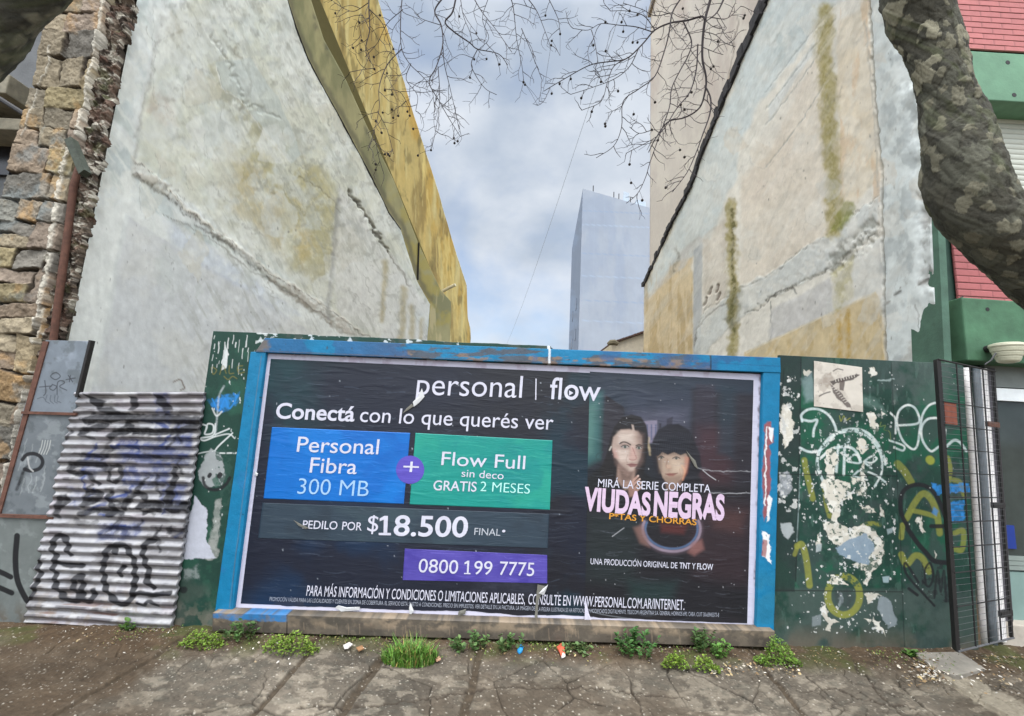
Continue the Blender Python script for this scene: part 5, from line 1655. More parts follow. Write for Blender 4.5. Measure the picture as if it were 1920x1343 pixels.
# house and lamp glow between them
Q([(1206, 790), (1232, 788), (1232, 830), (1208, 832)], c8(140, 132, 152), 0.8, 2)
for x in (1212, 1220, 1228):
    Q([(x, 796), (x + 3, 796), (x + 3, 826), (x, 826)], c8(84, 90, 118), 0.8, 1)
Q([(1236, 794), (1240, 794), (1240, 820), (1236, 820)], c8(40, 38, 48), 0.8, 1)
Q([(1250, 786), (1262, 781), (1260, 800), (1250, 802)], c8(44, 42, 54), 0.8, 1.5)
p.stroke([(1216, 822), (1215, 834), (1219, 846), (1220, 852)], 5, c8(196, 176, 140), 0.7, 2.5)
# ---- woman on the left: hair, face, neck, coat
hair = c8(28, 25, 27)
Q([(1098, 900), (1118, 880), (1140, 868), (1200, 880), (1226, 900), (1230, 960), (1100, 950)], c8(22, 24, 28), 0.97, 3)
Q([(1152, 800), (1166, 783), (1184, 777), (1202, 782), (1212, 797), (1216, 822), (1214, 850), (1208, 884), (1200, 905), (1150, 910), (1128, 905), (1126, 880), (1138, 850), (1144, 820)], hair, 0.98, 2)
Q([(1166, 858), (1192, 880), (1188, 912), (1172, 920), (1156, 900), (1158, 872)], c8(150, 124, 112), 0.95, 3)
Q([(1162, 880), (1176, 892), (1186, 884), (1184, 900), (1166, 904)], c8(92, 74, 68), 0.7, 4)
skin, skin_s, skin_r = c8(196, 178, 164), c8(122, 98, 92), c8(188, 142, 134)
face1 = [(1164, 806), (1180, 805), (1196, 809), (1203, 818), (1204, 840), (1201, 858), (1194, 874), (1185, 884), (1178, 884), (1164, 872), (1152, 856), (1147, 838), (1150, 820)]
Q(face1, c8(176, 154, 142), 0.97, 2.6)
Q([(1160, 812), (1186, 812), (1188, 830), (1160, 830)], c8(212, 196, 184), 0.75, 8)
Q([(1154, 842), (1178, 844), (1180, 864), (1162, 864)], c8(210, 192, 180), 0.75, 7)
Q([(1183, 836), (1190, 836), (1190, 858), (1184, 858)], c8(206, 178, 166), 0.6, 3.5)
Q([(1195, 808), (1207, 814), (1206, 866), (1192, 886), (1196, 862), (1198, 836)], c8(112, 90, 84), 0.6, 6)
Q([(1150, 850), (1164, 870), (1182, 886), (1174, 890), (1154, 872)], c8(112, 90, 84), 0.6, 5)
Q([(1163, 831), (1182, 834), (1181, 843), (1165, 842)], c8(138, 114, 106), 0.55, 4)
Q([(1192, 835), (1204, 837), (1203, 844), (1193, 843)], c8(122, 98, 92), 0.55, 3)
Q([(1178, 876), (1190, 877), (1188, 882), (1180, 882)], c8(206, 186, 174), 0.5, 3)
Q([(1148, 842), (1156, 842), (1160, 860), (1152, 858)], skin_r, 0.5, 3)
Q([(1184, 838), (1192, 842), (1194, 860), (1184, 864), (1178, 858), (1182, 848)], skin_r, 0.40, 4)
p.stroke([(1186, 840), (1190, 850), (1193, 860), (1186, 863), (1180, 861)], 1.8, c8(150, 108, 102), 0.75, 1)
for pts in ([(1162, 832), (1168, 829), (1175, 830), (1182, 834)], [(1193, 836), (1198, 834), (1204, 836)]):
    p.stroke(pts, 2.6, c8(58, 46, 44), 0.9, 1)
for cx, cy, rx, sk in ((1172, 838, 7.5, 1), (1198, 840, 5.5, 1)):
    Q([(cx - rx, cy + 0.5), (cx - rx * 0.4, cy - 2.6), (cx + rx * 0.5, cy - 2.4), (cx + rx, cy + 0.6), (cx + rx * 0.3, cy + 2.6), (cx - rx * 0.5, cy + 2.4)], c8(158, 152, 146), 0.8, 1.0)
    p.stroke([(cx - 0.1, cy - 0.4), (cx + 0.1, cy + 0.6)], 4.6, c8(70, 84, 76), 0.95, 0.8)
    p.stroke([(cx, cy), (cx + 0.1, cy + 0.2)], 2.0, c8(16, 16, 18), 0.95, 0.6)
    p.stroke([(cx - rx, cy), (cx - rx * 0.3, cy - 3.0), (cx + rx * 0.5, cy - 2.8), (cx + rx, cy)], 1.4, c8(40, 30, 30), 0.9, 0.6)
Q([(1176, 871), (1184, 868.5), (1192, 870), (1196, 871), (1190, 875.5), (1182, 876)], c8(128, 82, 80), 0.85, 1.4)
p.stroke([(1175, 871), (1184, 871.5), (1196, 871)], 1.0, c8(90, 48, 52), 0.85, 0.6)
p.stroke([(1177, 853), (1174, 862), (1176, 868)], 1.4, skin_s, 0.4, 1.4)
Q([(1184, 796), (1188, 797), (1190, 808), (1186, 808)], c8(196, 176, 164), 0.7, 1.5)
p.stroke([(1146, 838), (1143, 844)], 3, c8(206, 200, 190), 0.7, 1)
p.stroke([(1130, 848), (1120, 852), (1118, 860), (1124, 862)], 2.4, c8(40, 70, 70), 0.8, 1.2)
# her raised hand
for a, b in (((1182, 912), (1196, 893)), ((1184, 916), (1199, 899)), ((1188, 920), (1202, 905)), ((1190, 926), (1202, 914))):
    p.stroke([a, ((a[0] + b[0]) / 2 - 1, (a[1] + b[1]) / 2 - 1), b], 4.2, c8(176, 140, 126), 0.95, 1.2)
    p.stroke([b, (b[0] + 1, b[1] - 1)], 2.2, c8(214, 190, 180), 0.8, 0.8)
Q([(1176, 908), (1192, 916), (1196, 930), (1180, 932)], c8(156, 120, 108), 0.9, 3)
# ---- woman on the right: dark bob with a fringe
Q([(1222, 930), (1226, 900), (1240, 880), (1300, 880), (1316, 900), (1320, 960), (1220, 960)], c8(26, 28, 34), 0.95, 4)
Q([(1219, 850), (1224, 824), (1234, 806), (1252, 796), (1272, 795), (1292, 806), (1300, 822), (1312, 850), (1316, 880), (1300, 905), (1236, 905), (1228, 880)], c8(28, 28, 36), 0.97, 2.5)
face2 = [(1232, 846), (1250, 848), (1286, 848), (1291, 860), (1288, 880), (1280, 896), (1266, 908), (1254, 908), (1243, 896), (1236, 876)]
Q([(1246, 895), (1280, 890), (1276, 918), (1250, 920)], c8(132, 104, 92), 0.9, 3)
Q(face2, c8(172, 148, 130), 0.97, 2.4)
Q([(1256, 862), (1280, 864), (1276, 886), (1260, 886)], c8(208, 186, 164), 0.7, 7)
Q([(1236, 862), (1248, 864), (1248, 884), (1240, 882)], c8(176, 156, 138), 0.5, 5)
Q([(1230, 846), (1240, 848), (1242, 886), (1236, 888)], c8(104, 86, 76), 0.6, 4)
Q([(1284, 856), (1293, 858), (1288, 886), (1280, 900), (1284, 876)], c8(186, 118, 98), 0.6, 4)
Q([(1244, 894), (1282, 892), (1268, 912), (1252, 912)], c8(112, 88, 76), 0.55, 5)
Q([(1232, 846), (1292, 846), (1291, 854), (1233, 854)], c8(86, 70, 62), 0.5, 4)
Q([(1226, 852), (1232, 830), (1248, 818), (1276, 820), (1292, 836), (1293, 852), (1286, 850), (1276, 854), (1264, 848), (1252, 853), (1242, 848), (1234, 856)], c8(24, 26, 34), 0.97, 1.6)
for k in range(16):
    x = 1230 + k * 4
    p.stroke([(x + 6, 812), (x + 2, 832), (x, 852)], 1.1, c8(52, 56, 70), 0.35, 0.8)
for cx, cy, rx in ((1240, 858, 5), (1268, 859.5, 7)):
    Q([(cx - rx, cy + 0.5), (cx, cy - 2.2), (cx + rx, cy + 0.5), (cx, cy + 2.4)], c8(150, 142, 134), 0.7, 1.0)
    p.stroke([(cx, cy), (cx + 0.1, cy + 0.4)], 4.2, c8(64, 66, 60), 0.95, 0.8)
    p.stroke([(cx - rx, cy), (cx, cy - 2.8), (cx + rx, cy)], 1.6, c8(34, 28, 30), 0.9, 0.7)
p.stroke([(1252, 862), (1249, 874), (1253, 879), (1259, 878)], 1.6, c8(150, 116, 98), 0.75, 1)
Q([(1250, 872), (1258, 872), (1259, 879), (1250, 879)], c8(206, 172, 150), 0.6, 1.5)
Q([(1248, 889), (1256, 887), (1266, 887.5), (1270, 888), (1262, 893), (1254, 893)], c8(140, 88, 80), 0.85, 1.4)
p.stroke([(1247, 889), (1258, 889.6), (1271, 887)], 1.0, c8(96, 54, 50), 0.85, 0.6)
p.stroke([(1274, 880), (1276, 890)], 1.4, c8(160, 120, 100), 0.5, 1)
p.stroke([(1279, 874), (1284, 884), (1280, 900)], 3, c8(230, 170, 130), 0.4, 2)
# glowing ring between two pale hands
th = np.linspace(-0.35, math.pi + 0.35, 22)
for rx, ry, w, c, a in ((54, 42, 12, c8(96, 80, 90), 0.5), (54, 42, 5, c8(160, 142, 158), 0.7), (49, 37, 4, c8(84, 112, 150), 0.7)):
    p.stroke([(1259 + rx * math.cos(t_), 992 + ry * math.sin(t_) * (1 + 0.05 * math.cos(t_))) for t_ in th], w, c, a, w * 0.35)
Q([(1188, 990), (1204, 984), (1212, 1004), (1218, 1026), (1200, 1018)], c8(128, 96, 88), 0.75, 5)
Q([(1298, 1018), (1316, 1012), (1320, 1030), (1302, 1042), (1290, 1036)], c8(140, 96, 92), 0.75, 5)
Q([(1238, 982), (1290, 984), (1282, 1002), (1240, 998)], c8(96, 44, 42), 0.6, 6)
p.shade(0.16, 0.05, 1301)
p.c *= 0.80
for i in range(130):
    x, y = rng.uniform(1100, 1408), rng.uniform(705, 1165)
    l = rng.uniform(8, 40)
    k_ = rng.uniform(0.15, 0.45)
    p.stroke([(x, y), (x + l * 0.5, y + rng.uniform(-1, 4)), (x + l, y + rng.uniform(-2, 5))], rng.uniform(0.7, 1.4), c8(104, 108, 118), k_ * 0.8, 0.7, drip=0.5)
# creases and rubbed marks
wc = c8(190, 190, 194)
p.stroke([(1310, 876), (1325, 881), (1350, 884), (1408, 884)], 1.5, wc, 0.4, 0.9, wob=2)
p.stroke([(1318, 882), (1330, 892), (1342, 900)], 1.6, wc, 0.7, 0.8)
p.stroke([(1330, 924), (1370, 925), (1408, 926)], 1.4, wc, 0.5, 0.8, wob=2)
p.stroke([(1098, 1140), (1120, 1150), (1180, 1160), (1260, 1166), (1360, 1168)], 1.8, c8(120, 124, 130), 0.6, 0.9)
p.stroke([(1148, 1006), (1170, 990)], 1.6, wc, 0.5, 0.8)
p.dots(rng, 60, (1100, 700, 1400, 1165), 0.5, 1.3, wc, 0.6)
grid_obj('picture_of_two_women', P, p.c, M_PRINT, po)

# ---- lettering
Yt = Yd - 0.0040


def shear_at(px):
    return max(0.0, min(1.0, (px - 460) / 960.0)) * 0.06


def text(body, L_, R_, cap, mat, y=Yt, bold=0.0, name='lettering', th=0.0005):
    cu = bpy.data.curves.new(name, 'FONT')
    cu.body = body
    cu.size = 1.0
    cu.resolution_u = 5
    if bold:
        cu.offset = bold
    ob = bpy.data.objects.new('tmp', cu)
    COL.objects.link(ob)
    me = bpy.data.meshes.new_from_object(ob.evaluated_get(bpy.context.evaluated_depsgraph_get()))
    v = np.array([q.co[:] for q in me.vertices])
    f = [tuple(q.vertices) for q in me.polygons]
    bpy.data.objects.remove(ob)
    bpy.data.curves.remove(cu)
    bpy.data.meshes.remove(me)
    x0, x1 = v[:, 0].min(), v[:, 0].max()
    A, B = onY(*L_, y), onY(*R_, y)
    mid = ((L_[0] + R_[0]) / 2, (L_[1] + R_[1]) / 2)
    H = np.linalg.norm(onY(mid[0], mid[1] - cap, y) - onY(*mid, y))
    s = shear_at(mid[0])
    e1 = (B - A) / (x1 - x0)
    e2 = np.array((s, 0, 1.0)) * H / 0.682
    W = A + (v[:, :1] - x0) * e1 + v[:, 1:2] * e2
    return put(name, W, mat, po, polys=f)


def one(cx, by, cap, w, st):
    """a figure 1 with flag and foot"""
    m = MB()
    P_ = lambda pts: m.prism([onY(x, y, Yt) for x, y in pts], (0, 0.0005, 0))
    P_([(cx - st / 2 + 1, by - st * 0.62), (cx + st / 2 + 1, by - st * 0.62), (cx + st / 2 + 2.5, by - cap), (cx - st / 2 + 2.5, by - cap), (cx - w * 0.42, by - cap * 0.86), (cx - w * 0.42, by - cap * 0.72), (cx - st / 2 + 1.6, by - cap * 0.80)])
    P_([(cx - w / 2, by), (cx + w / 2, by + 0.5), (cx + w / 2, by - st * 0.6), (cx - w / 2, by - st * 0.6)])
    m.build('lettering', M_INK, po)


text('personal', (780, 740), (978, 746), 41, M_INK, bold=-0.002)
pq('divider', [(1003.4, 750), (1005.6, 750), (1006.2, 710), (1004.0, 710)], Yt, M_INK, th=0.0005)
text('fl', (1030, 748), (1052, 749), 40, M_INK, bold=0.006)
text('o', (1057, 748.5), (1084, 749.5), 40, M_INK, bold=0.010)
text('w', (1084, 750), (1125, 752), 38, M_INK, bold=0.006)
m = MB()
m.prism([onY(1067, 732, Yt), onY(1075, 737, Yt), onY(1067, 742, Yt)], (0, 0.0005, 0))
m.build('play_symbol', M_INK, po)
text('Conectá', (516, 784), (664, 790), 28, M_INK, bold=0.020)
text('con lo que querés ver', (674, 791), (1037, 806), 28, M_INK, bold=0.002)
text('Personal', (556, 847), (709, 852), 28, M_INK, bold=0.004)
text('Fibra', (580, 886), (668, 889), 28, M_INK, bold=0.004)
M_THIN = pm('pale_blue_ink', c8(150, 184, 216), rough=0.6)
text('300 MB', (557, 926), (690, 931), 29, M_THIN, bold=-0.006)
text('Flow Full', (827, 872), (984, 880), 25, M_INK, bold=0.003)
text('sin deco', (865, 894), (944, 899), 14, M_INK, bold=0.002)
text('GRATIS', (812, 919), (893, 922), 18, M_INK, bold=0.010)
text('2 MESES', (900, 921), (993, 926), 18, pm('pale_green_ink', c8(170, 222, 214), rough=0.6), bold=-0.006)
text('PEDILO', (567, 991), (632, 993), 15, M_INK, bold=0.006)
text('POR', (641, 993.5), (678, 995), 15, M_INK, bold=0.006)
text('$', (688, 996), (708, 997), 30, M_INK, bold=-0.002)
one(721.5, 1003.5, 36, 23, 7)
text('8.500', (737, 1004), (876, 1007), 37, M_INK, bold=0.016)
text('FINAL', (889, 1003), (938, 1005), 13, pm('grey_ink', c8(170, 174, 182), rough=0.6))
text('•', (941, 1003.5), (947, 1003.5), 15, M_INK)
text('0800', (784, 1073), (858, 1076), 25, M_INK, bold=0.002)
one(876, 1076.5, 25, 12, 3.2)
text('99', (888, 1077), (922, 1078), 25, M_INK, bold=0.002)
text('7775', (936, 1078), (1001, 1080.5), 25, M_INK, bold=0.002)
text('+', (755, 890), (784, 891), 29, M_INK, y=Yt - 0.001, bold=-0.004)
text('PARA MÁS INFORMACIÓN Y CONDICIONES O LIMITACIONES APLICABLES,', (574, 1117), (984, 1133), 19, M_INK, bold=0.004)
text('CONSULTE EN WWW.PERSONAL.COM.AR/INTERNET.', (990, 1133), (1283, 1144), 19, M_INK, bold=0.004)
M_SMALL = pm('small_print_ink', c8(150, 154, 166), rough=0.6)
text('PROMOCIÓN VÁLIDA PARA LAS LOCALIDADES Y CLIENTES EN ZONA DE COBERTURA. EL SERVICIO ESTÁ SUJETO A CONDICIONES. PRECIO SIN IMPUESTOS. VER DETALLE EN LA FACTURA. LA IMAGEN DE', (505, 1127), (1003, 1145), 7.5, M_SMALL)
text('LA FIGURA ILUSTRADA SE HA RETOCADO Y MODIFICADO DIGITALMENTE. TELECOM ARGENTINA S.A. GENERAL HORNOS 690, CABA. CUIT 30-63945373-8', (1008, 1146), (1348, 1157), 7.5, M_SMALL)
text('MIRÁ LA SERIE COMPLETA', (1121, 913), (1332, 924), 15, M_INK, bold=0.002)
M_PINK = pm('pink_ink', c8(200, 176, 198), rough=0.6)
text('VIUDAS', (1094, 955), (1219, 966), 40, M_PINK, bold=0.042)
text('NEGRAS', (1225, 967), (1358, 974), 44, M_PINK, bold=0.042)
text('P*TAS Y CHORRAS', (1142, 973), (1306, 985), 11, pm('amber_ink', c8(196, 136, 44), rough=0.6), bold=0.016)
text('UNA PRODUCCIÓN ORIGINAL DE', (1107, 1058), (1270, 1066), 11, M_INK, bold=0.002)
text('TNT', (1274, 1066), (1294, 1067), 11, M_INK, bold=0.014)
text('Y', (1297, 1067), (1304, 1067.5), 11, M_INK, bold=0.002)
text('FLOW', (1307, 1067.5), (1337, 1069), 11, M_INK, bold=0.014)

# ---- tears and curls of paper
M_TORN = pm('torn_paper', c8(196, 196, 196), rough=0.8, dist=0.004)
M_TORNG = pm('torn_grey', c8(108, 106, 98), rough=0.9, dist=0.004)


def tear(pts, mat, lift, name='torn_flap'):
    """a scrap lifting off the poster: first points stay on it, the rest curl forward"""
    n = len(pts)
    fr_, bk_ = [], []
    for i, (x, y) in enumerate(pts):
        l = lift * (0.25 + 0.75 * abs(math.sin(i * 1.7 + x)))
        fr_.append(onY(x, y, Yt - 0.0018 - l))
        bk_.append(onY(x, y, Yt - 0.0012 - l * 0.5))
    c = sum(fr_) / n + np.array((0, -lift * 0.7, 0))
    c2 = sum(bk_) / n
    V = fr_ + [c] + bk_ + [c2]
    f = [(i, n, (i + 1) % n) for i in range(n)] + [(n + 1 + i, n + 1 + (i + 1) % n, 2 * n + 1) for i in range(n)]
    f += [(i, (i + 1) % n, n + 1 + (i + 1) % n, n + 1 + i) for i in range(n)]
    return put(name, np.array(V), mat, po, polys=f)


tear([(791, 728), (796, 744), (786, 755), (776, 763), (774, 754), (784, 744)], M_TORN, 0.006)
tear([(776, 762), (764, 770), (754, 776), (762, 766), (772, 757)], M_TORNG, 0.006)
tear([(1286, 844), (1297, 857), (1304, 864), (1309, 880), (1302, 874), (1296, 863)], M_TORNG, 0.005)
tear([(1008, 1096), (1022, 1099), (1016, 1112), (1010, 1118), (1007, 1166), (1002, 1166), (1005, 1122)], M_TORNG, 0.001, 'tear')
tear([(1028, 1096), (1020, 1116), (1010, 1113), (1018, 1104)], M_TORN, 0.012)
tear([(1097, 1118), (1104, 1150), (1112, 1170), (1096, 1172)], M_PAPER, 0.006)
tear([(628, 1140), (634, 1135), (650, 1139), (675, 1138), (674, 1144), (640, 1147)], M_TORN, 0.008)
tear([(770, 1130), (776, 1146), (768, 1156), (767, 1140)], M_TORN, 0.008)
tear([(860, 1146), (874, 1142), (872, 1152), (858, 1156)], M_TORNG, 0.008)
tear([(550, 975), (566, 984), (580, 990), (572, 992), (560, 986)], M_TORNG, 0.004)
tear([(478, 884), (484, 888), (482, 893), (477, 891)], M_TORN, 0.006)

# ------------------------------------------------------------------ small pasted print on the right board
fl = patch(onY(1526, 677, -0.004), onY(1616, 689, -0.004), onY(1618, 773, -0.004), onY(1526, 762, -0.004), 150, 140)
p = Paint(fl, c8(206, 198, 186))
p.shade(0.08, 0.05, 1401)
p.tint(c8(176, 166, 154), 0.52, 0.66, 0.06, 1403, 0.6)
dk = c8(66, 58, 54)
p.poly([(1531, 718), (1548, 702), (1560, 700), (1564, 712), (1556, 726), (1544, 738), (1534, 732)], c8(150, 138, 126), 0.8, 2, 3, 0.1, 1405, mott=0.4, ms=0.15)
p.poly([(1555, 714), (1580, 708), (1606, 701), (1613, 704), (1600, 712), (1580, 716), (1560, 722)], dk, 0.9, 1.2, 2, 0.15, 1407)
p.poly([(1556, 722), (1566, 728), (1576, 736), (1592, 756), (1596, 764), (1588, 764), (1574, 752), (1562, 738)], c8(90, 80, 76), 0.9, 1.2, 2, 0.15, 1409)
p.poly([(1573, 714), (1584, 712), (1582, 734), (1574, 732)], c8(80, 66, 62), 0.85, 1.2, 1)
p.stroke([(1536, 743), (1546, 738), (1556, 735)], 2.6, dk, 0.8, 1)
p.stroke([(1562, 696), (1570, 692), (1580, 694)], 2.2, dk, 0.8, 1)
for k in range(8):
    p.stroke([(1566 + k * 5, 712 - k * 1.3), (1567 + k * 5, 716 - k * 1.3)], 1.2, c8(214, 206, 194), 0.9, 0.6)
    p.stroke([(1560 + k * 3.4, 727 + k * 4), (1564 + k * 3.4, 725 + k * 4)], 1.2, c8(210, 202, 190), 0.8, 0.6)
p.dots(rng, 20, (1530, 680, 1615, 768), 0.5, 1.4, c8(120, 110, 104), 0.6)
fl[..., 1] -= 0.004 * fbm(fl[..., 0], fl[..., 2], 12, 3, 1411)
fo = grid_obj('pasted_print', fl, p.c, surf('pasted_paper', rough=0.8, vary=0.05, bump=0.001, bscale=30), base=onY(1572, 770, -0.004), thick=(0, 0.0012, 0))
tag(fo, 'small square paper print of an open toothed reptile jaw pasted on the green board', 'poster')

# ------------------------------------------------------------------ shop building on the right
sh = thing('shop_building', onY(1900, 1200, 0.25) * np.array((1, 1, 0)), 'pink tiled and green shop building at the right end of the hoarding', 'building')
Yf = 0.25
xa = onY(1768, 560, Yf)[0]
m = MB()
m.box(xa, xa + 6.5, Yf + 0.02, Yf + 1.6, -0.1, 6.9)
m.build('wall', surf('dark_green_wall', color=c8(40, 66, 56), rough=0.8, vary=0.25, vscale=6, bump=0.003), sh)
m = MB()
A, B = onY(1757, 392, 0.06), onY(1770, 392, 0.06)
C, D = onY(1797, 1225, 0.06), onY(1812, 1225, 0.06)
m.prism([C, D, B, A], (0, 0.3, 0))
m.build('pilaster', surf('green_pilaster', color=c8(70, 100, 84), rough=0.75, vary=0.25, vscale=8, bump=0.003), sh)


def brick_panel(name, z0, z1, x0, x1, y, base, nu, nv):
    P = patch((x0, y, z1), (x1, y, z1), (x1, y, z0), (x0, y, z0), nu, nv)
    X, Z = P[..., 0], P[..., 2]
    p = Paint(P, base)
    p.c *= (0.84 + 0.32 * fbm(X, Z, 1.4, 5, 1501))[..., None]
    ch, cl = 0.066, 0.215
    row = np.floor(Z / ch)
    off = (row % 2) * cl / 2
    bid = _hash(np.floor((X + off) / cl), row, 1503)
    p.c *= (0.93 + 0.14 * bid)[..., None]
    ez = np.minimum(Z / ch - row, 1 - (Z / ch - row)) * ch
    fx = (X + off) / cl - np.floor((X + off) / cl)
    ex = np.minimum(fx, 1 - fx) * cl
    jz, jx = 1 - sstep(0.002, 0.006, ez), (1 - sstep(0.0015, 0.0045, ex)) * 0.6
    j = np.maximum(jz, jx)
    p.c *= (1 - 0.55 * j)[..., None]
    P[..., 1] += 0.006 * j - 0.004 * bid
    return grid_obj(name, P, p.c, surf(name, rough=0.7, vary=0.08, vscale=20, bump=0.001), sh, thick=(0, 0.02, 0))


zt0, zt1 = onY(1850, 96, Yf)[2], 6.9
brick_panel('upper_pink_tiles', zt0, zt1, onY(1790, 60, Yf)[0], xa + 6.3, Yf - 0.02, c8(176, 104, 102), 500, 640)
zl0, zl1 = onY(1850, 575, Yf)[2], onY(1850, 395, Yf)[2]
brick_panel('lower_pink_tiles', zl0, zl1, onY(1784, 470, Yf)[0], xa + 6.3, Yf - 0.02, c8(166, 94, 94), 640, 220)
GP = surf('green_fascia', color=c8(96, 136, 108), rough=0.7, vary=0.22, vscale=4, bump=0.002)
m = MB()
z1, z0 = onY(1860, 98, -0.02)[2], onY(1860, 188, -0.02)[2]
m.box(onY(1800, 150, -0.02)[0], xa + 6.4, -0.02, Yf + 0.0, z0, z1)
bnd = m.build('green_band', GP, sh, bevel=0.008)
for px, py in ((1890, 117), (1902, 178)):
    q = onY(px, py, -0.022)
    m = MB()
    m.tube([q, q + np.array((0, 0.02, 0))], 0.022, 12)
    m.build('drain_hole', M_DARK, sh)
# rolling shutter below the band
z1, z0 = onY(1890, 212, Yf)[2], onY(1890, 420, Yf)[2]
P = patch((onY(1800, 300, Yf)[0], Yf - 0.035, z1 + 0.3), (xa + 6.3, Yf - 0.035, z1 + 0.3), (xa + 6.3, Yf - 0.035, zl1 + 0.02), (onY(1800, 300, Yf)[0], Yf - 0.035, zl1 + 0.02), 60, 420)
p = Paint(P, c8(190, 192, 180))
p.shade(0.10, 0.02, 1511)
ph = np.mod(P[..., 2] / 0.055, 1)
P[..., 1] -= 0.010 * np.sin(ph * math.pi) ** 0.6
p.c *= (1 - 0.45 * (1 - sstep(0.0, 0.10, np.minimum(ph, 1 - ph))))[..., None]
grid_obj('shutter', P, p.c, surf('shutter_paint', rough=0.6, vary=0.05), sh, thick=(0, 0.02, 0))
# green canopy slab
m = MB()
q = [onY(1815, 676, 0.04), onY(2260, 702, 0.04), onY(2260, 590, 0.04), onY(1803, 557, 0.04)]
m.prism(q, (0, 0.2, 0))
m.build('green_canopy', surf('green_canopy_paint', color=c8(66, 104, 77), rough=0.75, vary=0.28, vscale=5, bump=0.004, bscale=14), sh, bevel=0.012)
q = onY(1852, 580, 0.038)
m = MB()
m.tube([q, q + np.array((0, 0.02, 0))], 0.018, 12)
m.build('drain_hole', M_DARK, sh)
# shop front
Yw = Yf - 0.03


def front(name, y0, y1, x0, mat, y=Yw, th=0.04, bevel=0.0):
    m = MB()
    z1, z0 = onY(1895, y0, y)[2], onY(1895, y1, y)[2]
    m.box(onY(x0, (y0 + y1) / 2, y)[0], xa + 6.2, y, y + th, z0, z1)
    return m.build(name, mat, sh, bevel=bevel)


front('transom', 684, 727, 1848, surf('grey_transom', color=c8(112, 118, 114), rough=0.6, vary=0.15))
front('white_bar', 729, 752, 1866, surf('white_enamel', color=c8(226, 230, 230), rough=0.4), y=Yw - 0.02, th=0.05)
M_GLASS = surf('dark_shop_glass', color=c8(54, 62, 60), rough=0.08, spec=0.6, vary=0.3, vscale=2.5)
front('shop_window', 754, 1042, 1866, M_GLASS, y=Yw + 0.02, th=0.02)
for k in range(3):
    front('slat', 1043 + k * 9, 1051 + k * 9, 1866, surf('pale_slat', color=c8(128, 138, 132), rough=0.6), y=Yw, th=0.04)
front('lower_panel', 1072, 1172, 1866, surf('teal_panel', color=c8(118, 142, 136), rough=0.6, vary=0.15, vscale=4), y=Yw + 0.01, th=0.03)
front('plinth', 1174, 1216, 1880, surf('pale_plinth', color=c8(172, 164, 152), rough=0.9, vary=0.2, bump=0.003), y=Yw - 0.12, th=0.16)
m = MB()
q0, q1 = onY(1880, 985, Yw - 0.004), onY(1908, 1030, Yw - 0.004)
m.box(q0[0], q1[0], Yw + 0.002, Yw + 0.018, q1[2], q0[2])
m.build('blue_sticker', surf('blue_sticker', color=c8(24, 52, 132), rough=0.4), sh)
m = MB()
A, C = onY(1850, 690, Yw - 0.03), onY(1886, 1200, Yw - 0.03)
m.prism([C, C + np.array((0.075, 0, 0)), A + np.array((0.075, 0, 0)), A], (0, 0.06, 0))
m.build('window_jamb', surf('dark_jamb', color=c8(70, 66, 72), rough=0.6, vary=0.2), sh)

# loose cable down the corner
m = MB()
m.tube([onY(x, y, 0.2) for x, y in curve_pts([(1806, 556), (1790, 566), (1776, 588), (1771, 615), (1774, 645), (1782, 676), (1784, 700)], 5)], 0.006, 5)
tag(m.build('loose_cable', M_DARK), 'loose black cable hanging down the dark green corner beside the canopy', 'cable')

# pipes at the end of the hoarding
M_PIPE = surf('white_pipe', color=c8(232, 228, 226), rough=0.5, vary=0.15, vscale=9)
for pts, r, mt, lb in (([(1811, 690), (1828, 905), (1846, 1208)], 0.027, M_PIPE, 'round white pipe nearest the green boards, behind the mesh gate'),
                       ([(1830, 690), (1845, 905), (1863, 1214)], 0.026, surf('grey_pipe', color=c8(120, 128, 134), rough=0.5, vary=0.15), 'grey pipe between the two white pipes behind the mesh gate')):
    m = MB()
    m.tube([onY(x, y, 0.10) for x, y in curve_pts(pts, 6)], r, 14)
    o = m.build('drain_pipe', mt, smooth=True)
    tag(o, lb, 'pipe', 'pipes beside the shop front')
m = MB()
A, C = onY(1838, 690, 0.08), onY(1874, 1205, 0.08)
m.prism([C, C + np.array((0.066, 0, 0)), A + np.array((0.066, 0, 0)), A], (0, 0.05, 0))
o = m.build('pipe_casing', M_PIPE, bevel=0.008)
tag(o, 'flat white boxed pipe casing next to the shop window jamb', 'pipe', 'pipes beside the shop front')

# wall lamp under the canopy
q = onY(1888, 650, -0.10)
lp = thing('wall_lamp', q, 'ribbed cream bowl lamp fixed to the front of the green canopy', 'lamp')
prof = [(0.100, 0.018), (0.128, 0.012), (0.132, 0.000), (0.122, -0.010), (0.122, -0.014), (0.116, -0.030), (0.108, -0.036), (0.108, -0.040), (0.100, -0.056), (0.092, -0.062), (0.092, -0.066), (0.082, -0.084), (0.070, -0.092), (0.04, -0.097), (0.001, -0.098)]
V, F = [], []
ns = 36
for r, z in prof:
    V += [(q[0] + r * 0.86 * math.cos(2 * math.pi * k / ns), q[1] + r * 0.86 * math.sin(2 * math.pi * k / ns), q[2] + z * 1.45) for k in range(ns)]
for i in range(len(prof) - 1):
    F += [(i * ns + k, (i + 1) * ns + k, (i + 1) * ns + (k + 1) % ns, i * ns + (k + 1) % ns) for k in range(ns)]
F.append(tuple(range(ns)))
put('lamp_bowl', np.array(V), surf('lamp_cream', color=c8(198, 196, 172), rough=0.4, vary=0.15), lp, polys=F, smooth=False)
m = MB()
m.tube([q + np.array((-0.02, 0, 0.0)), q + np.array((-0.02, 0.14, 0.0))], 0.03, 10)
m.build('bracket', M_DARK, lp)
m = MB()
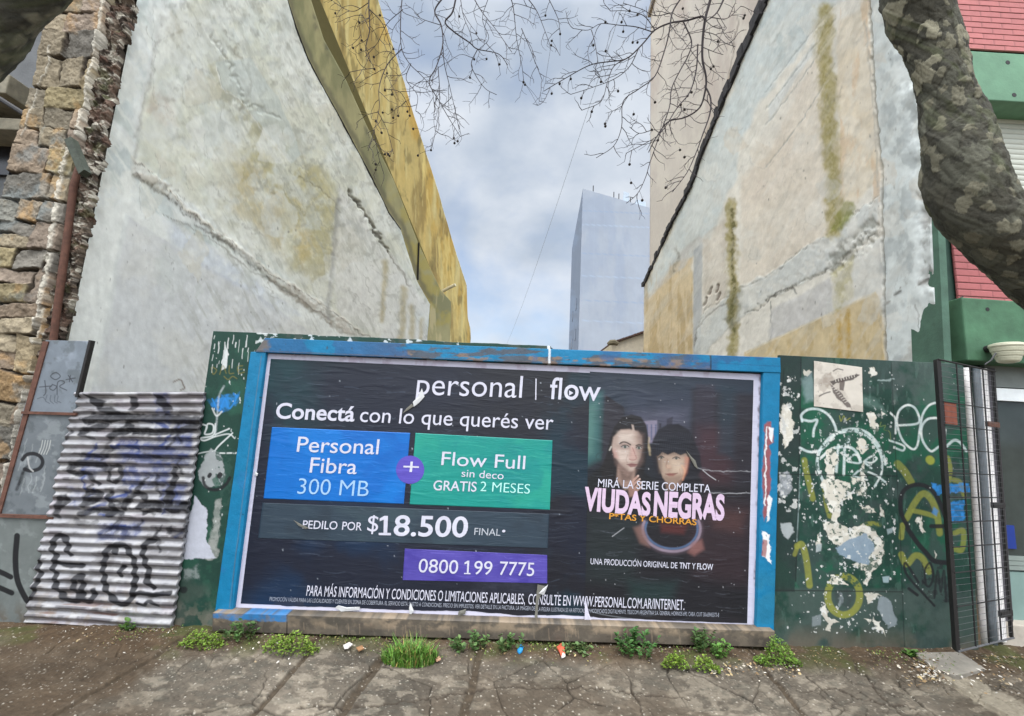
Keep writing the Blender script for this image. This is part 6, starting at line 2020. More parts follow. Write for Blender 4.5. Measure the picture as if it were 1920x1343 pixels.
m.tube([q + np.array((-0.10, 0.0, -0.06)), q + np.array((-0.125, 0.02, -0.12)), q + np.array((-0.15, 0.05, -0.155))], 0.006, 6)
m.build('arm', M_WIRE, lp)
m = MB()
m.box(q[0] + 0.03, q[0] + 0.4, q[1] + 0.05, q[1] + 0.12, q[2] + 0.012, q[2] + 0.03)
m.build('bar', surf('pale_bar', color=c8(204, 206, 204), rough=0.5), lp)

# ------------------------------------------------------------------ open mesh gate
At, Ab = onY(1759, 674, -0.36), onY(1796, 1222, -0.36)
Bt, Bb = onY(1866, 697, -0.05), onY(1901, 1196, -0.05)
gt = thing('mesh_gate', Ab, 'narrow black iron mesh gate standing open in front of the pipes', 'gate')


def gp_(u, v):
    return (At * (1 - u) + Bt * u) * (1 - v) + (Ab * (1 - u) + Bb * u) * v


m = MB()
m.prism([gp_(-0.02, 0) + np.array((0, 0, 0.0)), gp_(0.045, 0), gp_(0.045, 1), gp_(-0.02, 1)], (0.02, 0.05, 0))
m.build('gate_post', M_DARK, gt)
m = MB()
m.prism([gp_(0.965, 0), gp_(1.0, 0), gp_(1.0, 1), gp_(0.965, 1)], (0.01, 0.03, 0))
m.build('gate_post', M_DARK, gt)
for v in (0.0, 1.0):
    m = MB()
    m.tube([gp_(0, v), gp_(1, v)], 0.007, 6)
    m.build('rail', M_DARK if v == 0 else M_WIRE, gt)
for u in (0.30, 0.53, 0.76):
    m = MB()
    m.tube([gp_(u, 0), gp_(u, 1)], 0.0055, 6)
    m.build('upright', M_DARK, gt)
for k, v in enumerate((0.155, 0.24, 0.325, 0.41, 0.495, 0.58, 0.665, 0.75, 0.86)):
    m = MB()
    m.tube([gp_(0.03, v), gp_(0.98, v)], 0.0045, 6)
    m.build('rail', M_DARK, gt)
m = MB()
wr = random.Random(4)
for k in range(1, 48):
    v = k / 48
    j = wr.uniform(-0.002, 0.002)
    m.tube([gp_(0.03, v + j), gp_(0.5, v + wr.uniform(-0.002, 0.002)), gp_(0.98, v + j)], 0.0014, 4, cap=False)
for k in range(1, 12):
    u = 0.60 + 0.36 * k / 12
    m.tube([gp_(u, 0.01), gp_(u, 0.99)], 0.0008, 4, cap=False)
m.build('wire_mesh', M_WIRE, gt)
m = MB()
m.prism([gp_(0.05, 0.155), gp_(0.25, 0.155), gp_(0.25, 0.235), gp_(0.05, 0.235)], (0.004, 0.02, 0))
m.build('lock_plate', surf('rust_plate', color=c8(124, 66, 48), rough=0.8, vary=0.25, vscale=20), gt)
for v in (0.205, 0.515, 0.905):
    m = MB()
    m.prism([gp_(0.80, v), gp_(1.02, v), gp_(1.02, v + 0.02), gp_(0.80, v + 0.02)], (0.004, 0.03, 0))
    m.build('hinge', M_RUST if v < 0.3 else M_DARK, gt)


# ------------------------------------------------------------------ plane trees
def trunk_mesh(name, pts, rad, root, nth=200, step=0.0065, seed=1, bump=0.02):
    """a limb along world points with radii, knobbly, with flaking camouflage bark"""
    c = curve_pts(np.hstack([np.array(pts), np.array(rad)[:, None]]), 14)
    seg = np.r_[0, np.cumsum(np.linalg.norm(np.diff(c[:, :3], axis=0), axis=1))]
    n = int(seg[-1] / step)
    s = np.linspace(0, seg[-1], n)
    C = np.stack([np.interp(s, seg, c[:, i]) for i in range(4)], -1)
    T = np.gradient(C[:, :3], axis=0)
    T /= np.linalg.norm(T, axis=1)[:, None]
    ref = np.array((0.0, -1.0, 0.12))
    n1 = ref - T * (T @ ref)[:, None]
    n1 /= np.linalg.norm(n1, axis=1)[:, None]
    n2 = np.cross(T, n1)
    th = np.linspace(0, 2 * math.pi, nth + 1)
    TH, S_ = np.meshgrid(th, s)
    R = C[:, 3][:, None]
    # seamless noise: sample around a circle
    cx, cy = np.cos(TH), np.sin(TH)
    nz = lambda k, sd, o=4: fbm(S_ * k + cx * 1.7 * k * 0.16 + 30, cy * 1.7 * k * 0.16 + S_ * 0.13 * k + 30, 1, o, sd, 0.55)
    lump = (nz(4.0, seed) - 0.5) * 2.2 * bump + (nz(11.0, seed + 1) - 0.5) * 0.9 * bump
    fold = np.abs(nz(9.0, seed + 2, 3) - 0.5)
    lump -= 0.22 * bump * (1 - sstep(0.0, 0.06, fold))
    ww = 0.05 * (nz(14.0, seed + 3) - 0.5)
    ux, uy = S_ + ww, (TH / (2 * math.pi)) * 0.9
    # flakes: cells that wrap round the limb
    kk = 6.0
    per = round(0.9 * kk * 1.6)
    yy = (TH / (2 * math.pi)) * per
    d1, d2, idn = worley((S_ + ww) * kk * 1.5, np.mod(yy + ww * 8, per), seed)
    d1b, d2b, idb = worley((S_ + ww) * kk * 3.6 + 40, np.mod(yy * 2.4 + ww * 14, per * 2.4), seed + 5)
    col = np.empty(TH.shape + (3,))
    col[:] = c8(86, 86, 74)
    pal_ = [(0.0, c8(64, 62, 54)), (0.30, c8(80, 80, 70)), (0.55, c8(94, 94, 82)), (0.74, c8(70, 68, 58)), (0.88, c8(122, 118, 100)), (0.95, c8(150, 145, 124))]
    for t_, cl in pal_:
        col = np.where((idn > t_)[..., None], cl, col)
    k2 = (idb > 0.84)
    col = np.where(k2[..., None], c8(124, 120, 102), col)
    k3 = (idb < 0.16)
    col = np.where(k3[..., None], c8(56, 55, 49), col)
    edge = 1 - sstep(0.02, 0.09, np.minimum(d2 - d1, (d2b - d1b) + 0.03))
    col *= (1 - 0.30 * edge)[..., None]
    col = col * 0.66 + c8(84, 82, 72) * 0.34
    crk = np.abs(nz(24.0, seed + 9, 4) - 0.5)
    col *= (1 - 0.30 * (1 - sstep(0.0, 0.03, crk)))[..., None]
    col *= (0.60 + 0.80 * nz(38.0, seed + 7, 5))[..., None]
    mossy = sstep(0.55, 0.68, nz(7.0, seed + 11, 4))[..., None] * 0.35
    col = col * (1 - mossy) + c8(84, 90, 60) * mossy
    lump += 0.006 * (idn - 0.5) + 0.004 * (idb - 0.5) - 0.002 * edge
    RR = R + lump
    V = C[:, None, :3] + RR[..., None] * (cx[..., None] * n1[:, None, :] + cy[..., None] * n2[:, None, :])
    V[:, -1] = V[:, 0]
    col[:, -1] = col[:, 0]
    return grid_obj(name, V, col, M_BARK, root)


# the leaning trunk at the right
yt_ = -1.30
path = [(2200, 1560, 80), (2150, 1150, 78), (2110, 820, 80), (2050, 610, 84), (1965, 515, 84), (1886, 444, 82), (1828, 380, 84), (1802, 310, 78), (1794, 255, 74), (1780, 200, 68), (1764, 140, 64), (1744, 70, 70), (1722, 10, 84), (1712, -60, 92), (1700, -170, 86), (1690, -330, 78)]
pts, rad = [], []
for x, y, r in path:
    w = onY(x, y, yt_)
    pts.append(w)
    rad.append(r * (0.80 if 200 < y < 520 else 0.73) * (yt_ + EYE_D) / 830.0)
pts[0][2] = gz(pts[0][0]) - 0.05
tr = thing('plane_tree', (pts[0][0], pts[0][1], gz(pts[0][0])), 'bare plane tree with leaning mottled trunk at the right edge, hanging twigs and seed balls', 'tree')
trunk_mesh('trunk', pts, rad, tr, seed=21, bump=0.018)
# a cut collar where a limb was lost
br_rng = random.Random(77)
limb_px = [(1690, -330, -1.30), (1620, -330, -0.6), (1500, -230, 0.4), (1350, -95, 1.5), (1180, -190, 1.9), (1010, -170, 2.0), (850, -80, 2.1), (700, -110, 2.0)]
lpts = [onY(x, y, yy) for x, y, yy in limb_px]
trunk_mesh('limb', lpts, [0.17, 0.13, 0.10, 0.075, 0.06, 0.05, 0.035, 0.02], tr, nth=40, step=0.03, seed=31, bump=0.010)

R7 = lambda pts: [(960 + x / 3.358, y / 3.358) for x, y in pts]
C7 = lambda pts: [(440 + x / 3.358, y / 3.358) for x, y in pts]
clusters = [
    (1.5, (1350, -95), [
        (R7([(1255, -20), (1240, 30), (1215, 130), (1200, 260), (1200, 380), (1222, 490), (1215, 580), (1180, 680), (1090, 740), (980, 770), (900, 880), (860, 960)]), 3.4),
        (R7([(1215, 120), (1190, 105), (1100, 130), (1000, 145), (900, 190), (820, 280), (720, 370), (600, 390), (480, 415), (300, 515), (200, 575)]), 2.6),
        (R7([(1070, -20), (1010, 80), (990, 200), (960, 320), (900, 480), (800, 560), (700, 640), (690, 800), (640, 920), (530, 995)]), 1.9),
        (R7([(1215, 540), (1250, 620), (1245, 720), (1200, 850), (1160, 960), (1100, 1090), (1010, 1210)]), 2.0),
        (R7([(1340, -20), (1290, 80), (1215, 140)]), 2.4),
        (R7([(1080, 140), (1130, 260), (1110, 350), (1050, 460), (1005, 560), (990, 680), (930, 850), (870, 1020), (840, 1120), (790, 1220), (720, 1280)]), 1.7),
        (R7([(1170, 280), (1160, 440), (1120, 580), (1040, 680), (950, 820), (880, 880), (720, 965)]), 1.7),
        (R7([(880, 200), (780, 170), (680, 160), (560, 150), (480, 190), (385, 180)]), 1.3),
        (R7([(500, 190), (520, 260), (540, 380)]), 1.0),
        (R7([(720, 370), (640, 420), (600, 520), (560, 640), (440, 695)]), 1.3),
        (R7([(800, 300), (740, 420), (640, 500), (480, 560), (370, 595)]), 1.2),
        (R7([(900, 190), (830, 100), (720, 70), (620, 70)]), 1.2),
        (R7([(1010, 80), (900, 100), (820, 60), (700, 20)]), 1.1),
        (R7([(1210, 200), (1280, 220), (1340, 270), (1405, 295)]), 1.1),
        (R7([(1205, 300), (1280, 330), (1330, 345)]), 1.0),
        (R7([(1250, 110), (1340, 120), (1390, 90), (1440, 40)]), 1.2),
        (R7([(880, 820), (800, 840), (740, 800)]), 1.0),
    ]),
    (2.1, (850, -80), [
        (C7([(1315, -20), (1260, 70), (1300, 160), (1310, 280), (1270, 420), (1225, 520), (1290, 640), (1340, 730), (1420, 860)]), 2.2),
        (C7([(1395, -20), (1370, 80), (1325, 140), (1380, 200), (1480, 270), (1530, 310), (1660, 340), (1720, 410)]), 2.6),
        (C7([(1310, 280), (1320, 400), (1350, 530), (1380, 660), (1412, 810)]), 1.4),
        (C7([(1530, 310), (1490, 400), (1520, 480), (1580, 560), (1650, 598)]), 1.3),
        (C7([(1280, 420), (1290, 560), (1285, 700), (1260, 850), (1236, 945)]), 1.2),
        (C7([(1055, -20), (1045, 120), (1050, 300), (1100, 400), (1180, 480), (1240, 560), (1260, 700)]), 1.5),
        (C7([(1060, 60), (960, 150), (900, 270), (820, 360)]), 1.1),
        (C7([(1110, 400), (1080, 500), (1150, 600), (1140, 700)]), 1.1),
        (C7([(1500, -20), (1560, 80), (1640, 180), (1746, 330)]), 1.3),
        (C7([(1420, -20), (1440, 100), (1480, 200), (1500, 280)]), 1.1),
        (C7([(1600, -20), (1560, 120), (1600, 240), (1540, 310)]), 1.0),
        (C7([(1300, 160), (1180, 120), (1130, 80)]), 1.0),
        (R7([(-10, -20), (10, 60), (30, 250), (60, 400), (75, 520)]), 1.3),
        (R7([(90, -20), (150, 60), (190, 150), (240, 285)]), 1.3),
        (R7([(60, 180), (110, 300), (190, 505)]), 1.1),
        (R7([(225, -20), (290, 120), (303, 215)]), 1.1),
        (R7([(150, 60), (60, 30), (0, 20)]), 1.0),
    ]),
    (2.0, (700, -110), [
        (C7([(845, -30), (845, 60), (850, 190), (825, 320), (880, 430)]), 2.0),
        (C7([(1050, 310), (960, 410), (910, 550), (910, 680), (880, 820), (840, 950)]), 1.4),
        (C7([(850, 60), (930, 150), (980, 300), (1000, 420)]), 1.2),
        (C7([(840, 20), (760, 70), (700, 60), (620, 10)]), 1.1),
        (C7([(850, 190), (800, 90), (780, 130), (800, 240)]), 1.0),
        (C7([(880, 430), (800, 440), (725, 455)]), 0.9),
        (C7([(940, 560), (1040, 580), (1100, 680)]), 0.9),
        (C7([(900, 700), (960, 820), (1000, 970)]), 0.9),
        (C7([(880, 820), (900, 960), (940, 1100)]), 0.8),
    ]),
]
seedspots = []
twpts = []
for ci, (Y0, root_px, mains) in enumerate(clusters):
    m = MB()
    pr = 1.0
    for poly_, r0 in mains:
        yo = br_rng.uniform(-0.35, 0.35)
        c = curve_pts(poly_, 5)
        n = len(c)
        starts_off = c[0][1] < 1
        w = [onY(x, y, Y0 + yo * i / n) for i, (x, y) in enumerate(c)]
        rr = [max(r0 * 0.0066 * (1 - 0.70 * i / n) * 0.5 * 1.7, 0.0040) for i in range(n)]
        if starts_off:
            near = min(lpts[2:], key=lambda q: np.linalg.norm(q - w[0]))
            w = [near, (near + w[0]) / 2 + np.array((0, 0, 0.05))] + w
            rr = [rr[0] * 1.2, rr[0] * 1.1] + rr
        m.tube(w, rr, 6, cap=False)
        twpts += w
        seg = np.r_[0, np.cumsum(np.hypot(*np.diff(c, axis=0).T))]
        s = br_rng.uniform(6, 16)
        side = 1
        while s < seg[-1]:
            i = min(int(np.searchsorted(seg, s)), n - 1)
            f = i / n
            a = c[max(i - 1, 0)]
            d = c[i] - a
            base_a = math.atan2(d[1], d[0])
            ang = base_a + side * math.radians(br_rng.uniform(28, 72))
            side = -side if br_rng.random() < 0.8 else side
            ln = br_rng.uniform(16, 58) * (1.1 - 0.4 * f)
            yb_ = Y0 + yo * f
            k = max(int(ln / 6), 3)
            x, y = c[i]
            tw_ = [(x, y)]
            da = br_rng.uniform(-0.14, 0.14)
            kids = []
            for q in range(k):
                ang += da + br_rng.uniform(-0.35, 0.35)
                ang += 0.07 * math.sin(math.pi / 2 - ang)      # droop
                x += ln / k * math.cos(ang)
                y += ln / k * math.sin(ang)
                tw_.append((x, y))
                if q > 0 and br_rng.random() < 0.55:
                    kids.append((x, y, ang, q / k))
            dy = br_rng.uniform(-0.3, 0.3)
            W = [onY(px, py, yb_ + dy * j / k) for j, (px, py) in enumerate(tw_)]
            twpts += W
            m.tube(W, [0.0048 - 0.0022 * j / k for j in range(k + 1)], 4, cap=False)
            for (kx, ky, ka, kf) in kids:
                a2 = ka + br_rng.choice((-1, 1)) * br_rng.uniform(0.5, 1.1)
                l2 = br_rng.uniform(6, 20)
                t2 = [(kx, ky)]
                for q in range(3):
                    a2 += br_rng.uniform(-0.4, 0.4)
                    kx += l2 / 3 * math.cos(a2)
                    ky += l2 / 3 * math.sin(a2)
                    t2.append((kx, ky))
                m.tube([onY(px, py, yb_ + dy * kf) for px, py in t2], [0.0030, 0.0026, 0.0024, 0.0022], 3, cap=False)
            if br_rng.random() < 0.15:
                seedspots.append((tw_[-1], yb_ + dy))
            s += br_rng.uniform(10, 26)
    m.build('branch', M_TWIG, tr)
for lst, f, Y0 in (([(303, 215), (250, 258), (246, 286), (72, 518), (82, 534), (588, 140), (740, 70), (790, 94), (512, 286), (590, 322), (370, 498), (250, 590), (436, 618), (502, 704), (586, 780), (588, 796), (766, 720), (700, 200), (690, 140), (760, 268), (790, 268), (1075, 55), (1465, 98), (1458, 116), (1296, 262), (1268, 420), (1252, 434), (1105, 605), (1130, 582), (1062, 660), (1086, 690), (900, 645), (880, 818), (918, 884), (1058, 945), (1086, 990), (968, 1182), (740, 1036), (750, 1152), (668, 575), (820, 1262), (560, 516), (300, 528)], R7, 1.5),
                    ([(634, 84), (800, 256), (796, 314), (880, 436), (946, 570), (990, 596), (932, 710), (990, 690), (998, 742), (1030, 730), (1088, 704), (1124, 812), (1154, 980), (946, 972), (888, 1070), (888, 764), (1668, 406), (1586, 372), (1508, 374), (1482, 490), (1522, 210), (1414, 104), (1236, 946), (1384, 902), (1404, 890), (1380, 870)], C7, 2.1)):
    for pt_ in f(lst):
        seedspots.append((pt_, Y0 + br_rng.uniform(-0.2, 0.2)))
seedspots = seedspots[-82:]
sm = None
twpts = np.array(twpts)
stk = MB()
for (x, y), yy in seedspots:
    w = onY(x, y, yy)
    k = int(np.argmin(np.linalg.norm((twpts - w) * np.array((1, 0.4, 1)), axis=1)))
    near = twpts[k]
    w = onY(x, y, near[1])                                # hang it from the twig that is nearest
    stk.tube([near, (near + w) / 2 + np.array((0, 0, 0.02)), w + np.array((0, 0, 0.012))], 0.0024, 3, cap=False)
    if sm is None:
        bm_v, bm_f = [], []
        nr, ns = 7, 10
        for i in range(nr + 1):
            a = math.pi * i / nr
            for k in range(ns):
                b = 2 * math.pi * k / ns
                r = 0.016 * (1 + 0.10 * ((i + k) % 2))
                bm_v.append((r * math.sin(a) * math.cos(b), r * math.sin(a) * math.sin(b), r * math.cos(a)))
        for i in range(nr):
            for k in range(ns):
                bm_f.append((i * ns + k, (i + 1) * ns + k, (i + 1) * ns + (k + 1) % ns, i * ns + (k + 1) % ns))
        b0 = len(bm_v)
        for k in range(3):                                  # its stalk
            bm_v.append((0.0016 * math.cos(k * 2.1), 0.0016 * math.sin(k * 2.1), 0.014))
        for k in range(3):
            bm_v.append((0.004 + 0.0014 * math.cos(k * 2.1), 0.0014 * math.sin(k * 2.1), 0.055))
        bm_f += [(b0 + k, b0 + (k + 1) % 3, b0 + 3 + (k + 1) % 3, b0 + 3 + k) for k in range(3)]
        sm = new_mesh('seed_ball', bm_v, polys=bm_f, smooth=True)
        sm.materials.append(M_SEED)
    o = bpy.data.objects.new('seed_ball', sm)
    COL.objects.link(o)
    o.parent = tr
    o.location = w - ORG[tr.name]
    o.rotation_euler = (br_rng.uniform(-0.3, 0.3), br_rng.uniform(-0.3, 0.3), br_rng.uniform(0, 6))

stk.build('seed_stalks', M_TWIG, tr)

# the second tree: its limb crosses the top left corner
y2 = -1.7
path2 = [(-620, 1500, 80), (-560, 900, 80), (-430, 480, 76), (-250, 240, 70), (-90, 110, 66), (10, 10, 64), (110, -90, 60), (260, -300, 54)]
p2 = [onY(x, y, y2) for x, y, r in path2]
p2[0][2] = gz(p2[0][0]) - 0.05
t2 = thing('plane_tree', (p2[0][0], p2[0][1], gz(p2[0][0])), 'dark mottled tree limb crossing the top left corner of the photo', 'tree')
trunk_mesh('trunk', p2, [r * (y2 + EYE_D) / 860 for _, _, r in path2], t2, nth=70, step=0.02, seed=41, bump=0.018)

# ------------------------------------------------------------------ weeds
M_LEAF = surf('weed_leaf', rough=0.6, spec=0.4, vary=0.18, vscale=30)
M_STEM = surf('weed_stem', color=c8(96, 110, 60), rough=0.7)
wr = random.Random(9)


def leaf(V, F, Cc, p, d, up, ln, w, col):
    d = _unit(d)
    s = _unit(np.cross(d, up))
    nrm = np.cross(s, d)
    b = len(V)
    fold = 0.22 * w
    pts_ = [p, p + d * ln * 0.35 + s * w * 0.5 + nrm * fold, p + d * ln * 0.75 + s * w * 0.36 + nrm * fold * 0.7, p + d * ln, p + d * ln * 0.75 - s * w * 0.36 + nrm * fold * 0.7, p + d * ln * 0.35 - s * w * 0.5 + nrm * fold, p + d * ln * 0.5 - nrm * 0.04 * ln]
    V += pts_
    Cc += [col] * 7
    F += [(b, b + 1, b + 6), (b + 1, b + 2, b + 6), (b + 2, b + 3, b + 6), (b + 3, b + 4, b + 6), (b + 4, b + 5, b + 6), (b + 5, b, b + 6)]


def leafy(px, py, wpx, hpx, tone, label, dens=1.0):
    q = onG(px, py)
    sc = (q[1] + EYE_D) / 814.0
    W, H = wpx * sc, hpx * sc * 1.05
    root = thing('weed', q, label, 'weed', 'weeds along the foot of the hoarding')
    V, F, Cc = [], [], []
    st = MB()
    nst = max(int(10 * dens * (wpx / 45)), 5)
    for i in range(nst):
        a = wr.uniform(0, 2 * math.pi)
        r = math.sqrt(wr.random())
        h = H * wr.uniform(0.55, 1.0) * (1 - 0.35 * r)
        foot = q + np.array((W * 0.28 * r * math.cos(a), min(W * 0.22 * r * math.sin(a), 0.03), 0))
        tip = q + np.array((W * 0.52 * r * math.cos(a), min(W * 0.36 * r * math.sin(a), 0.02) - 0.01, h))
        mid = (foot + tip) / 2 + np.array((0, 0, 0.12 * h))
        line = [foot, mid, tip]
        st.tube(line, [0.0022, 0.0018, 0.0010], 4)
        nl = int(wr.randint(9, 14) * max(h / 0.14, 0.6))
        for k in range(nl):
            f = 0.25 + 0.8 * k / nl
            p_ = (1 - f) ** 2 * foot + 2 * f * (1 - f) * mid + f * f * tip if f < 1 else tip
            b = wr.uniform(0, 2 * math.pi)
            d = np.array((math.cos(b), math.sin(b) * 0.9 - 0.15, wr.uniform(0.05, 0.75)))
            col = tone * wr.uniform(0.65, 1.35) * np.array((1 + 0.25 * wr.random(), 1, 1))
            ln = wr.uniform(0.022, 0.044)
            leaf(V, F, Cc, p_, d, np.array((0, 0, 1.0)) + 0.3 * np.array((wr.uniform(-1, 1), wr.uniform(-1, 1), 0)), ln, ln * wr.uniform(0.55, 0.8), col)
    st.build('stems', M_STEM, root)
    put('leaves', np.array(V), M_LEAF, root, tris=np.array(F), col=np.array(Cc))


def grassy(px, py, wpx, hpx, tone, label, n=420, blade=1.0):
    q = onG(px, py)
    sc = (q[1] + EYE_D) / 814.0
    W, H = wpx * sc, hpx * sc
    V, F, Cc = [], [], []
    for i in range(n):
        a, r = wr.uniform(0, 2 * math.pi), math.sqrt(wr.random())
        foot = q + np.array((W * 0.46 * r * math.cos(a), W * 0.24 * r * math.sin(a), 0.0))
        foot[2] = gz(foot[0]) + 0.005
        b = wr.uniform(0, 2 * math.pi)
        h = H * wr.choice((0.35, 0.5, 0.65, 0.8, 1.05)) * wr.uniform(0.7, 1.1) * (1 - 0.6 * r * r)
        lean = np.array((math.cos(b), math.sin(b), 0)) * h * wr.uniform(0.2, 1.3)
        s = np.array((-math.sin(b), math.cos(b), 0)) * wr.uniform(0.0022, 0.0040) * blade
        mid = foot + lean * 0.35 + np.array((0, 0, h * 0.62))
        tip = foot + lean + np.array((0, 0, h))
        k = len(V)
        V += [foot - s, foot + s, mid + s, mid - s, tip]
        col = (tone if wr.random() < 0.86 else c8(150, 140, 84)) * wr.uniform(0.5, 1.4) * np.array((1 + 0.3 * wr.random(), 1, 1))
        Cc += [col] * 5
        F += [(k, k + 1, k + 2), (k, k + 2, k + 3), (k + 3, k + 2, k + 4)]
    o = put('grass_tuft', np.array(V), M_LEAF, base=q, tris=np.array(F), col=np.array(Cc))
    tag(o, label, 'grass', 'grass tufts along the foot of the hoarding')


def mat_weed(px, py, wpx, hpx, tone, label, n=900):
    """low mat of tiny leaves with a few blades"""
    q = onG(px, py)
    sc = (q[1] + EYE_D) / 814.0
    W, H = wpx * sc, hpx * sc
    V, F, Cc = [], [], []
    bumps = [(wr.uniform(-0.36, 0.36), wr.uniform(0.5, 1.0), wr.uniform(0.12, 0.3)) for _ in range(6)]
    for i in range(n):
        a, r = wr.uniform(0, 2 * math.pi), wr.random() ** 0.6
        x, y = 0.5 * r * math.cos(a), r * math.sin(a)
        top = H * max([0.3] + [hh * math.exp(-((x - bx) / bw) ** 2) for bx, hh, bw in bumps]) * (1 - 0.6 * r * r)
        p_ = q + np.array((W * x, min(W * 0.2 * y, 0.03), 0.008 + top * wr.random() ** 0.6))
        b = wr.uniform(0, 2 * math.pi)
        d = np.array((math.cos(b), math.sin(b), wr.uniform(-0.1, 0.9)))
        col = tone * wr.uniform(0.55, 1.4) * np.array((1 + 0.3 * wr.random(), 1, 1))
        ln = wr.uniform(0.009, 0.019)
        leaf(V, F, Cc, p_, d, np.array((wr.uniform(-0.5, 0.5), wr.uniform(-0.5, 0.5), 1.0)), ln, ln * wr.uniform(0.5, 0.9), col)
    o = put('grass_tuft', np.array(V), M_LEAF, base=q, tris=np.array(F), col=np.array(Cc))
    tag(o, label, 'grass', 'grass tufts along the foot of the hoarding')


DG, MG, YG = c8(72, 104, 54), c8(78, 118, 50), c8(100, 132, 44)
leafy(237, 1186, 30, 24, MG, 'tiny leafy weed alone at the foot of the corrugated sheet')
mat_weed(380, 1216, 84, 30, YG, 'bright low grass mat below the left end of the blue frame', 910)
leafy(448, 1204, 58, 44, DG, 'leafy dark green weed at the left corner of the brown bottom beam')
mat_weed(545, 1226, 96, 36, YG, 'bright wide clover-like grass mat under the bottom beam, second from the left', 1040)
grassy(768, 1240, 104, 36, c8(84, 130, 46), 'tallest dense green grass tuft, under the purple phone panel', 1500, 1.0)
leafy(855, 1228, 34, 32, DG, 'small weed touching the right side of the tallest grass tuft')
leafy(894, 1222, 42, 42, DG, 'upright weed just left of a dirt-filled paving joint')
leafy(957, 1226, 46, 40, DG, 'bushy weed right behind the blue litter scrap')
leafy(1082, 1228, 62, 24, c8(78, 104, 60), 'low spreading weed right of the red and white wrapper')
leafy(1192, 1236, 82, 56, c8(62, 104, 50), 'largest leafy weed, under the right half of the poster', 1.3)
mat_weed(1266, 1256, 48, 40, YG, 'narrow yellow-green grass tuft right of the largest weed', 546)
leafy(1320, 1230, 44, 56, DG, 'tall thin weed reaching the top of the brown bottom beam')
leafy(1352, 1238, 44, 34, MG, 'low round weed leaning on the tall thin weed')
mat_weed(1326, 1262, 52, 28, YG, 'short yellow-green grass patch in front of the tall thin weed', 494)
mat_weed(1458, 1250, 84, 58, c8(92, 128, 44), 'big bright grass clump at the right end of the bottom beam', 1170)
leafy(1708, 1234, 20, 16, MG, 'tiniest weed, at the foot of the right green board')

# sparse ground cover between the plants
V, F, Cc = [], [], []
for i in range(2600):
    px = wr.uniform(210, 1790)
    q = onG(px, 1204 + (px - 400) * 0.03)
    y = -0.05 - abs(wr.gauss(0, 0.12))
    if fbm(np.array([q[0] * 3.0]), np.array([y * 3.0]), 1.0, 3, 91)[0] < 0.5:
        continue
    p_ = np.array((q[0], y, gz(q[0]) + 0.022 + 0.02 * wr.random() ** 2))
    b = wr.uniform(0, 2 * math.pi)
    ln = wr.uniform(0.007, 0.018)
    col = (c8(96, 118, 48) if wr.random() < 0.75 else c8(140, 128, 78)) * wr.uniform(0.5, 1.3)
    leaf(V, F, Cc, p_, np.array((math.cos(b), math.sin(b), wr.uniform(0, 0.9))), np.array((wr.uniform(-0.5, 0.5), wr.uniform(-0.5, 0.5), 1.0)), ln, ln * wr.uniform(0.35, 0.8), col)
o = put('ground_cover', np.array(V), M_LEAF, base=(0, 0, 0), tris=np.array(F), col=np.array(Cc))
tag(o, 'sparse tiny weeds and moss in the soil along the hoarding', kind='stuff')

# ------------------------------------------------------------------ litter and debris
deb = MB()
dr = random.Random(3)
dpal = [c8(150, 132, 104), c8(120, 96, 70), c8(190, 180, 164), c8(96, 78, 58), c8(206, 200, 190), c8(134, 110, 78), c8(84, 72, 58), c8(170, 150, 110)]
V, F, Cc = [], [], []


def chip(x, y, r):
    z = gz(x) + 0.022 + dr.uniform(0, 0.012)
    k = dr.randint(4, 6)
    a0 = dr.uniform(0, 6)
    ex = dr.uniform(0.4, 1.0)
    tx, ty = dr.uniform(-0.6, 0.6), dr.uniform(-0.6, 0.6)
    b = len(V)
    pts_ = []
    for i in range(k):
        a = 2 * math.pi * i / k
        lx, ly = r * math.cos(a) * dr.uniform(0.7, 1.2), r * ex * math.sin(a) * dr.uniform(0.7, 1.2)
        gx, gy = lx * math.cos(a0) - ly * math.sin(a0), lx * math.sin(a0) + ly * math.cos(a0)
        pts_.append((x + gx, y + gy, z + gx * tx + gy * ty))
    V.extend(pts_)
    V.append((x, y, z + r * dr.uniform(0.1, 0.5)))
    c_ = dpal[dr.randrange(len(dpal))] * dr.uniform(0.7, 1.2)
    Cc.extend([c_] * (k + 1))
    F.extend([(b + i, b + (i + 1) % k, b + k) for i in range(k)])


for i in range(1000):
    px = dr.uniform(120, 1800)
    q = onG(px, 1200 + (px - 400) * 0.03)
    chip(q[0], -0.06 - abs(dr.gauss(0, 0.16)), dr.choice((0.003, 0.004, 0.006, 0.009)))
for i in range(260):
    q = onG(dr.gauss(1745, 26), dr.gauss(1268, 14))
    chip(q[0], q[1], dr.choice((0.006, 0.009, 0.014)))
for i in range(150):
    q = onG(dr.uniform(1330, 1500), dr.gauss(1262, 8))
    chip(q[0], q[1], dr.choice((0.006, 0.009, 0.012)))
for i in range(160):
    q = onG(dr.uniform(1820, 1915), dr.gauss(1262, 24))
    chip(q[0], min(q[1], -0.1), dr.choice((0.006, 0.009, 0.012)))
o = put('leaf_litter', np.array(V), surf('dry_litter', rough=0.9, vary=0.2, vscale=40), base=(0, 0, 0), tris=np.array(F), col=np.array(Cc))
tag(o, 'dry leaf crumbs and grit scattered along the foot of the hoarding', kind='stuff')


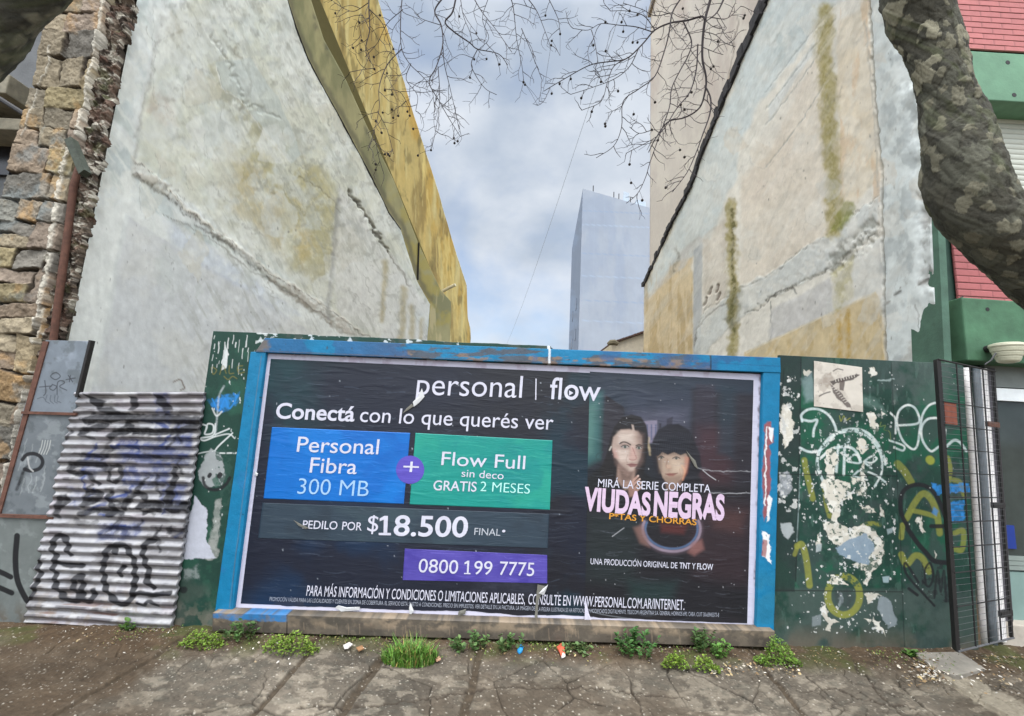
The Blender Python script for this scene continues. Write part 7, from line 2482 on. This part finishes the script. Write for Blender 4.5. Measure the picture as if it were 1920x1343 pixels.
def scrap(name, pts, col, label, h=0.02):
    q = onG(*pts[0])
    n = len(pts)
    top = []
    for i, (x, y) in enumerate(pts):
        w = onG(x, y)
        top.append(w + np.array((0, 0, 0.024 + h * (0.4 + 0.6 * abs(math.sin(i * 2.3))))))
    c = sum(top) / n + np.array((0, 0, h * 0.8))
    bot = [t - np.array((0, 0, h * 0.35 + 0.004)) for t in top]
    V_ = top + [c] + bot
    f = [(i, (i + 1) % n, n) for i in range(n)] + [(i, n + 1 + i, n + 1 + (i + 1) % n, (i + 1) % n) for i in range(n)]
    o = put(name, np.array(V_), surf(name, color=col, rough=0.6, vary=0.1), polys=f)
    tag(o, label, 'litter')


scrap('plastic_scrap', [(969, 1228), (975, 1219), (981, 1224), (979, 1231), (973, 1234)], c8(40, 140, 200), 'crumpled bright blue plastic scrap on the soil under the poster')
scrap('crisp_wrapper', [(1043, 1222), (1052, 1217), (1058, 1224), (1059, 1236), (1052, 1240), (1048, 1232)], c8(204, 96, 70), 'crumpled orange-red wrapper on the soil in front of the bottom beam')
scrap('paper_scrap', [(1050, 1234), (1058, 1230), (1060, 1240), (1053, 1242)], c8(220, 214, 206), 'small white paper scrap touching the orange-red wrapper', 0.012)
scrap('paper_scrap', [(643, 1218), (654, 1214), (660, 1218), (652, 1224), (645, 1224)], c8(222, 214, 208), 'crumpled white paper scrap between the second grass mat and the tallest tuft', 0.014)
scrap('card_scrap', [(667, 1222), (678, 1219), (682, 1225), (672, 1229)], c8(150, 112, 78), 'brown card scrap right of the crumpled white paper', 0.01)
scrap('paper_scrap', [(815, 1244), (823, 1240), (826, 1246), (818, 1249)], c8(206, 160, 130), 'pale orange scrap at the right foot of the tallest grass tuft', 0.012)
sl = MB()
a = [onG(1712, 1232), onG(1800, 1230), onG(1848, 1262), onG(1792, 1276), onG(1756, 1262)]
sl.prism([q + np.array((0, 0, 0.032)) for q in a][::-1], (0, 0, -0.04))
o = sl.build('loose_slab', surf('loose_concrete', color=c8(134, 128, 118), rough=0.95, vary=0.25, vscale=12, bump=0.004), bevel=0.006)
tag(o, 'loose broken paving slab lifted in front of the mesh gate', 'slab')
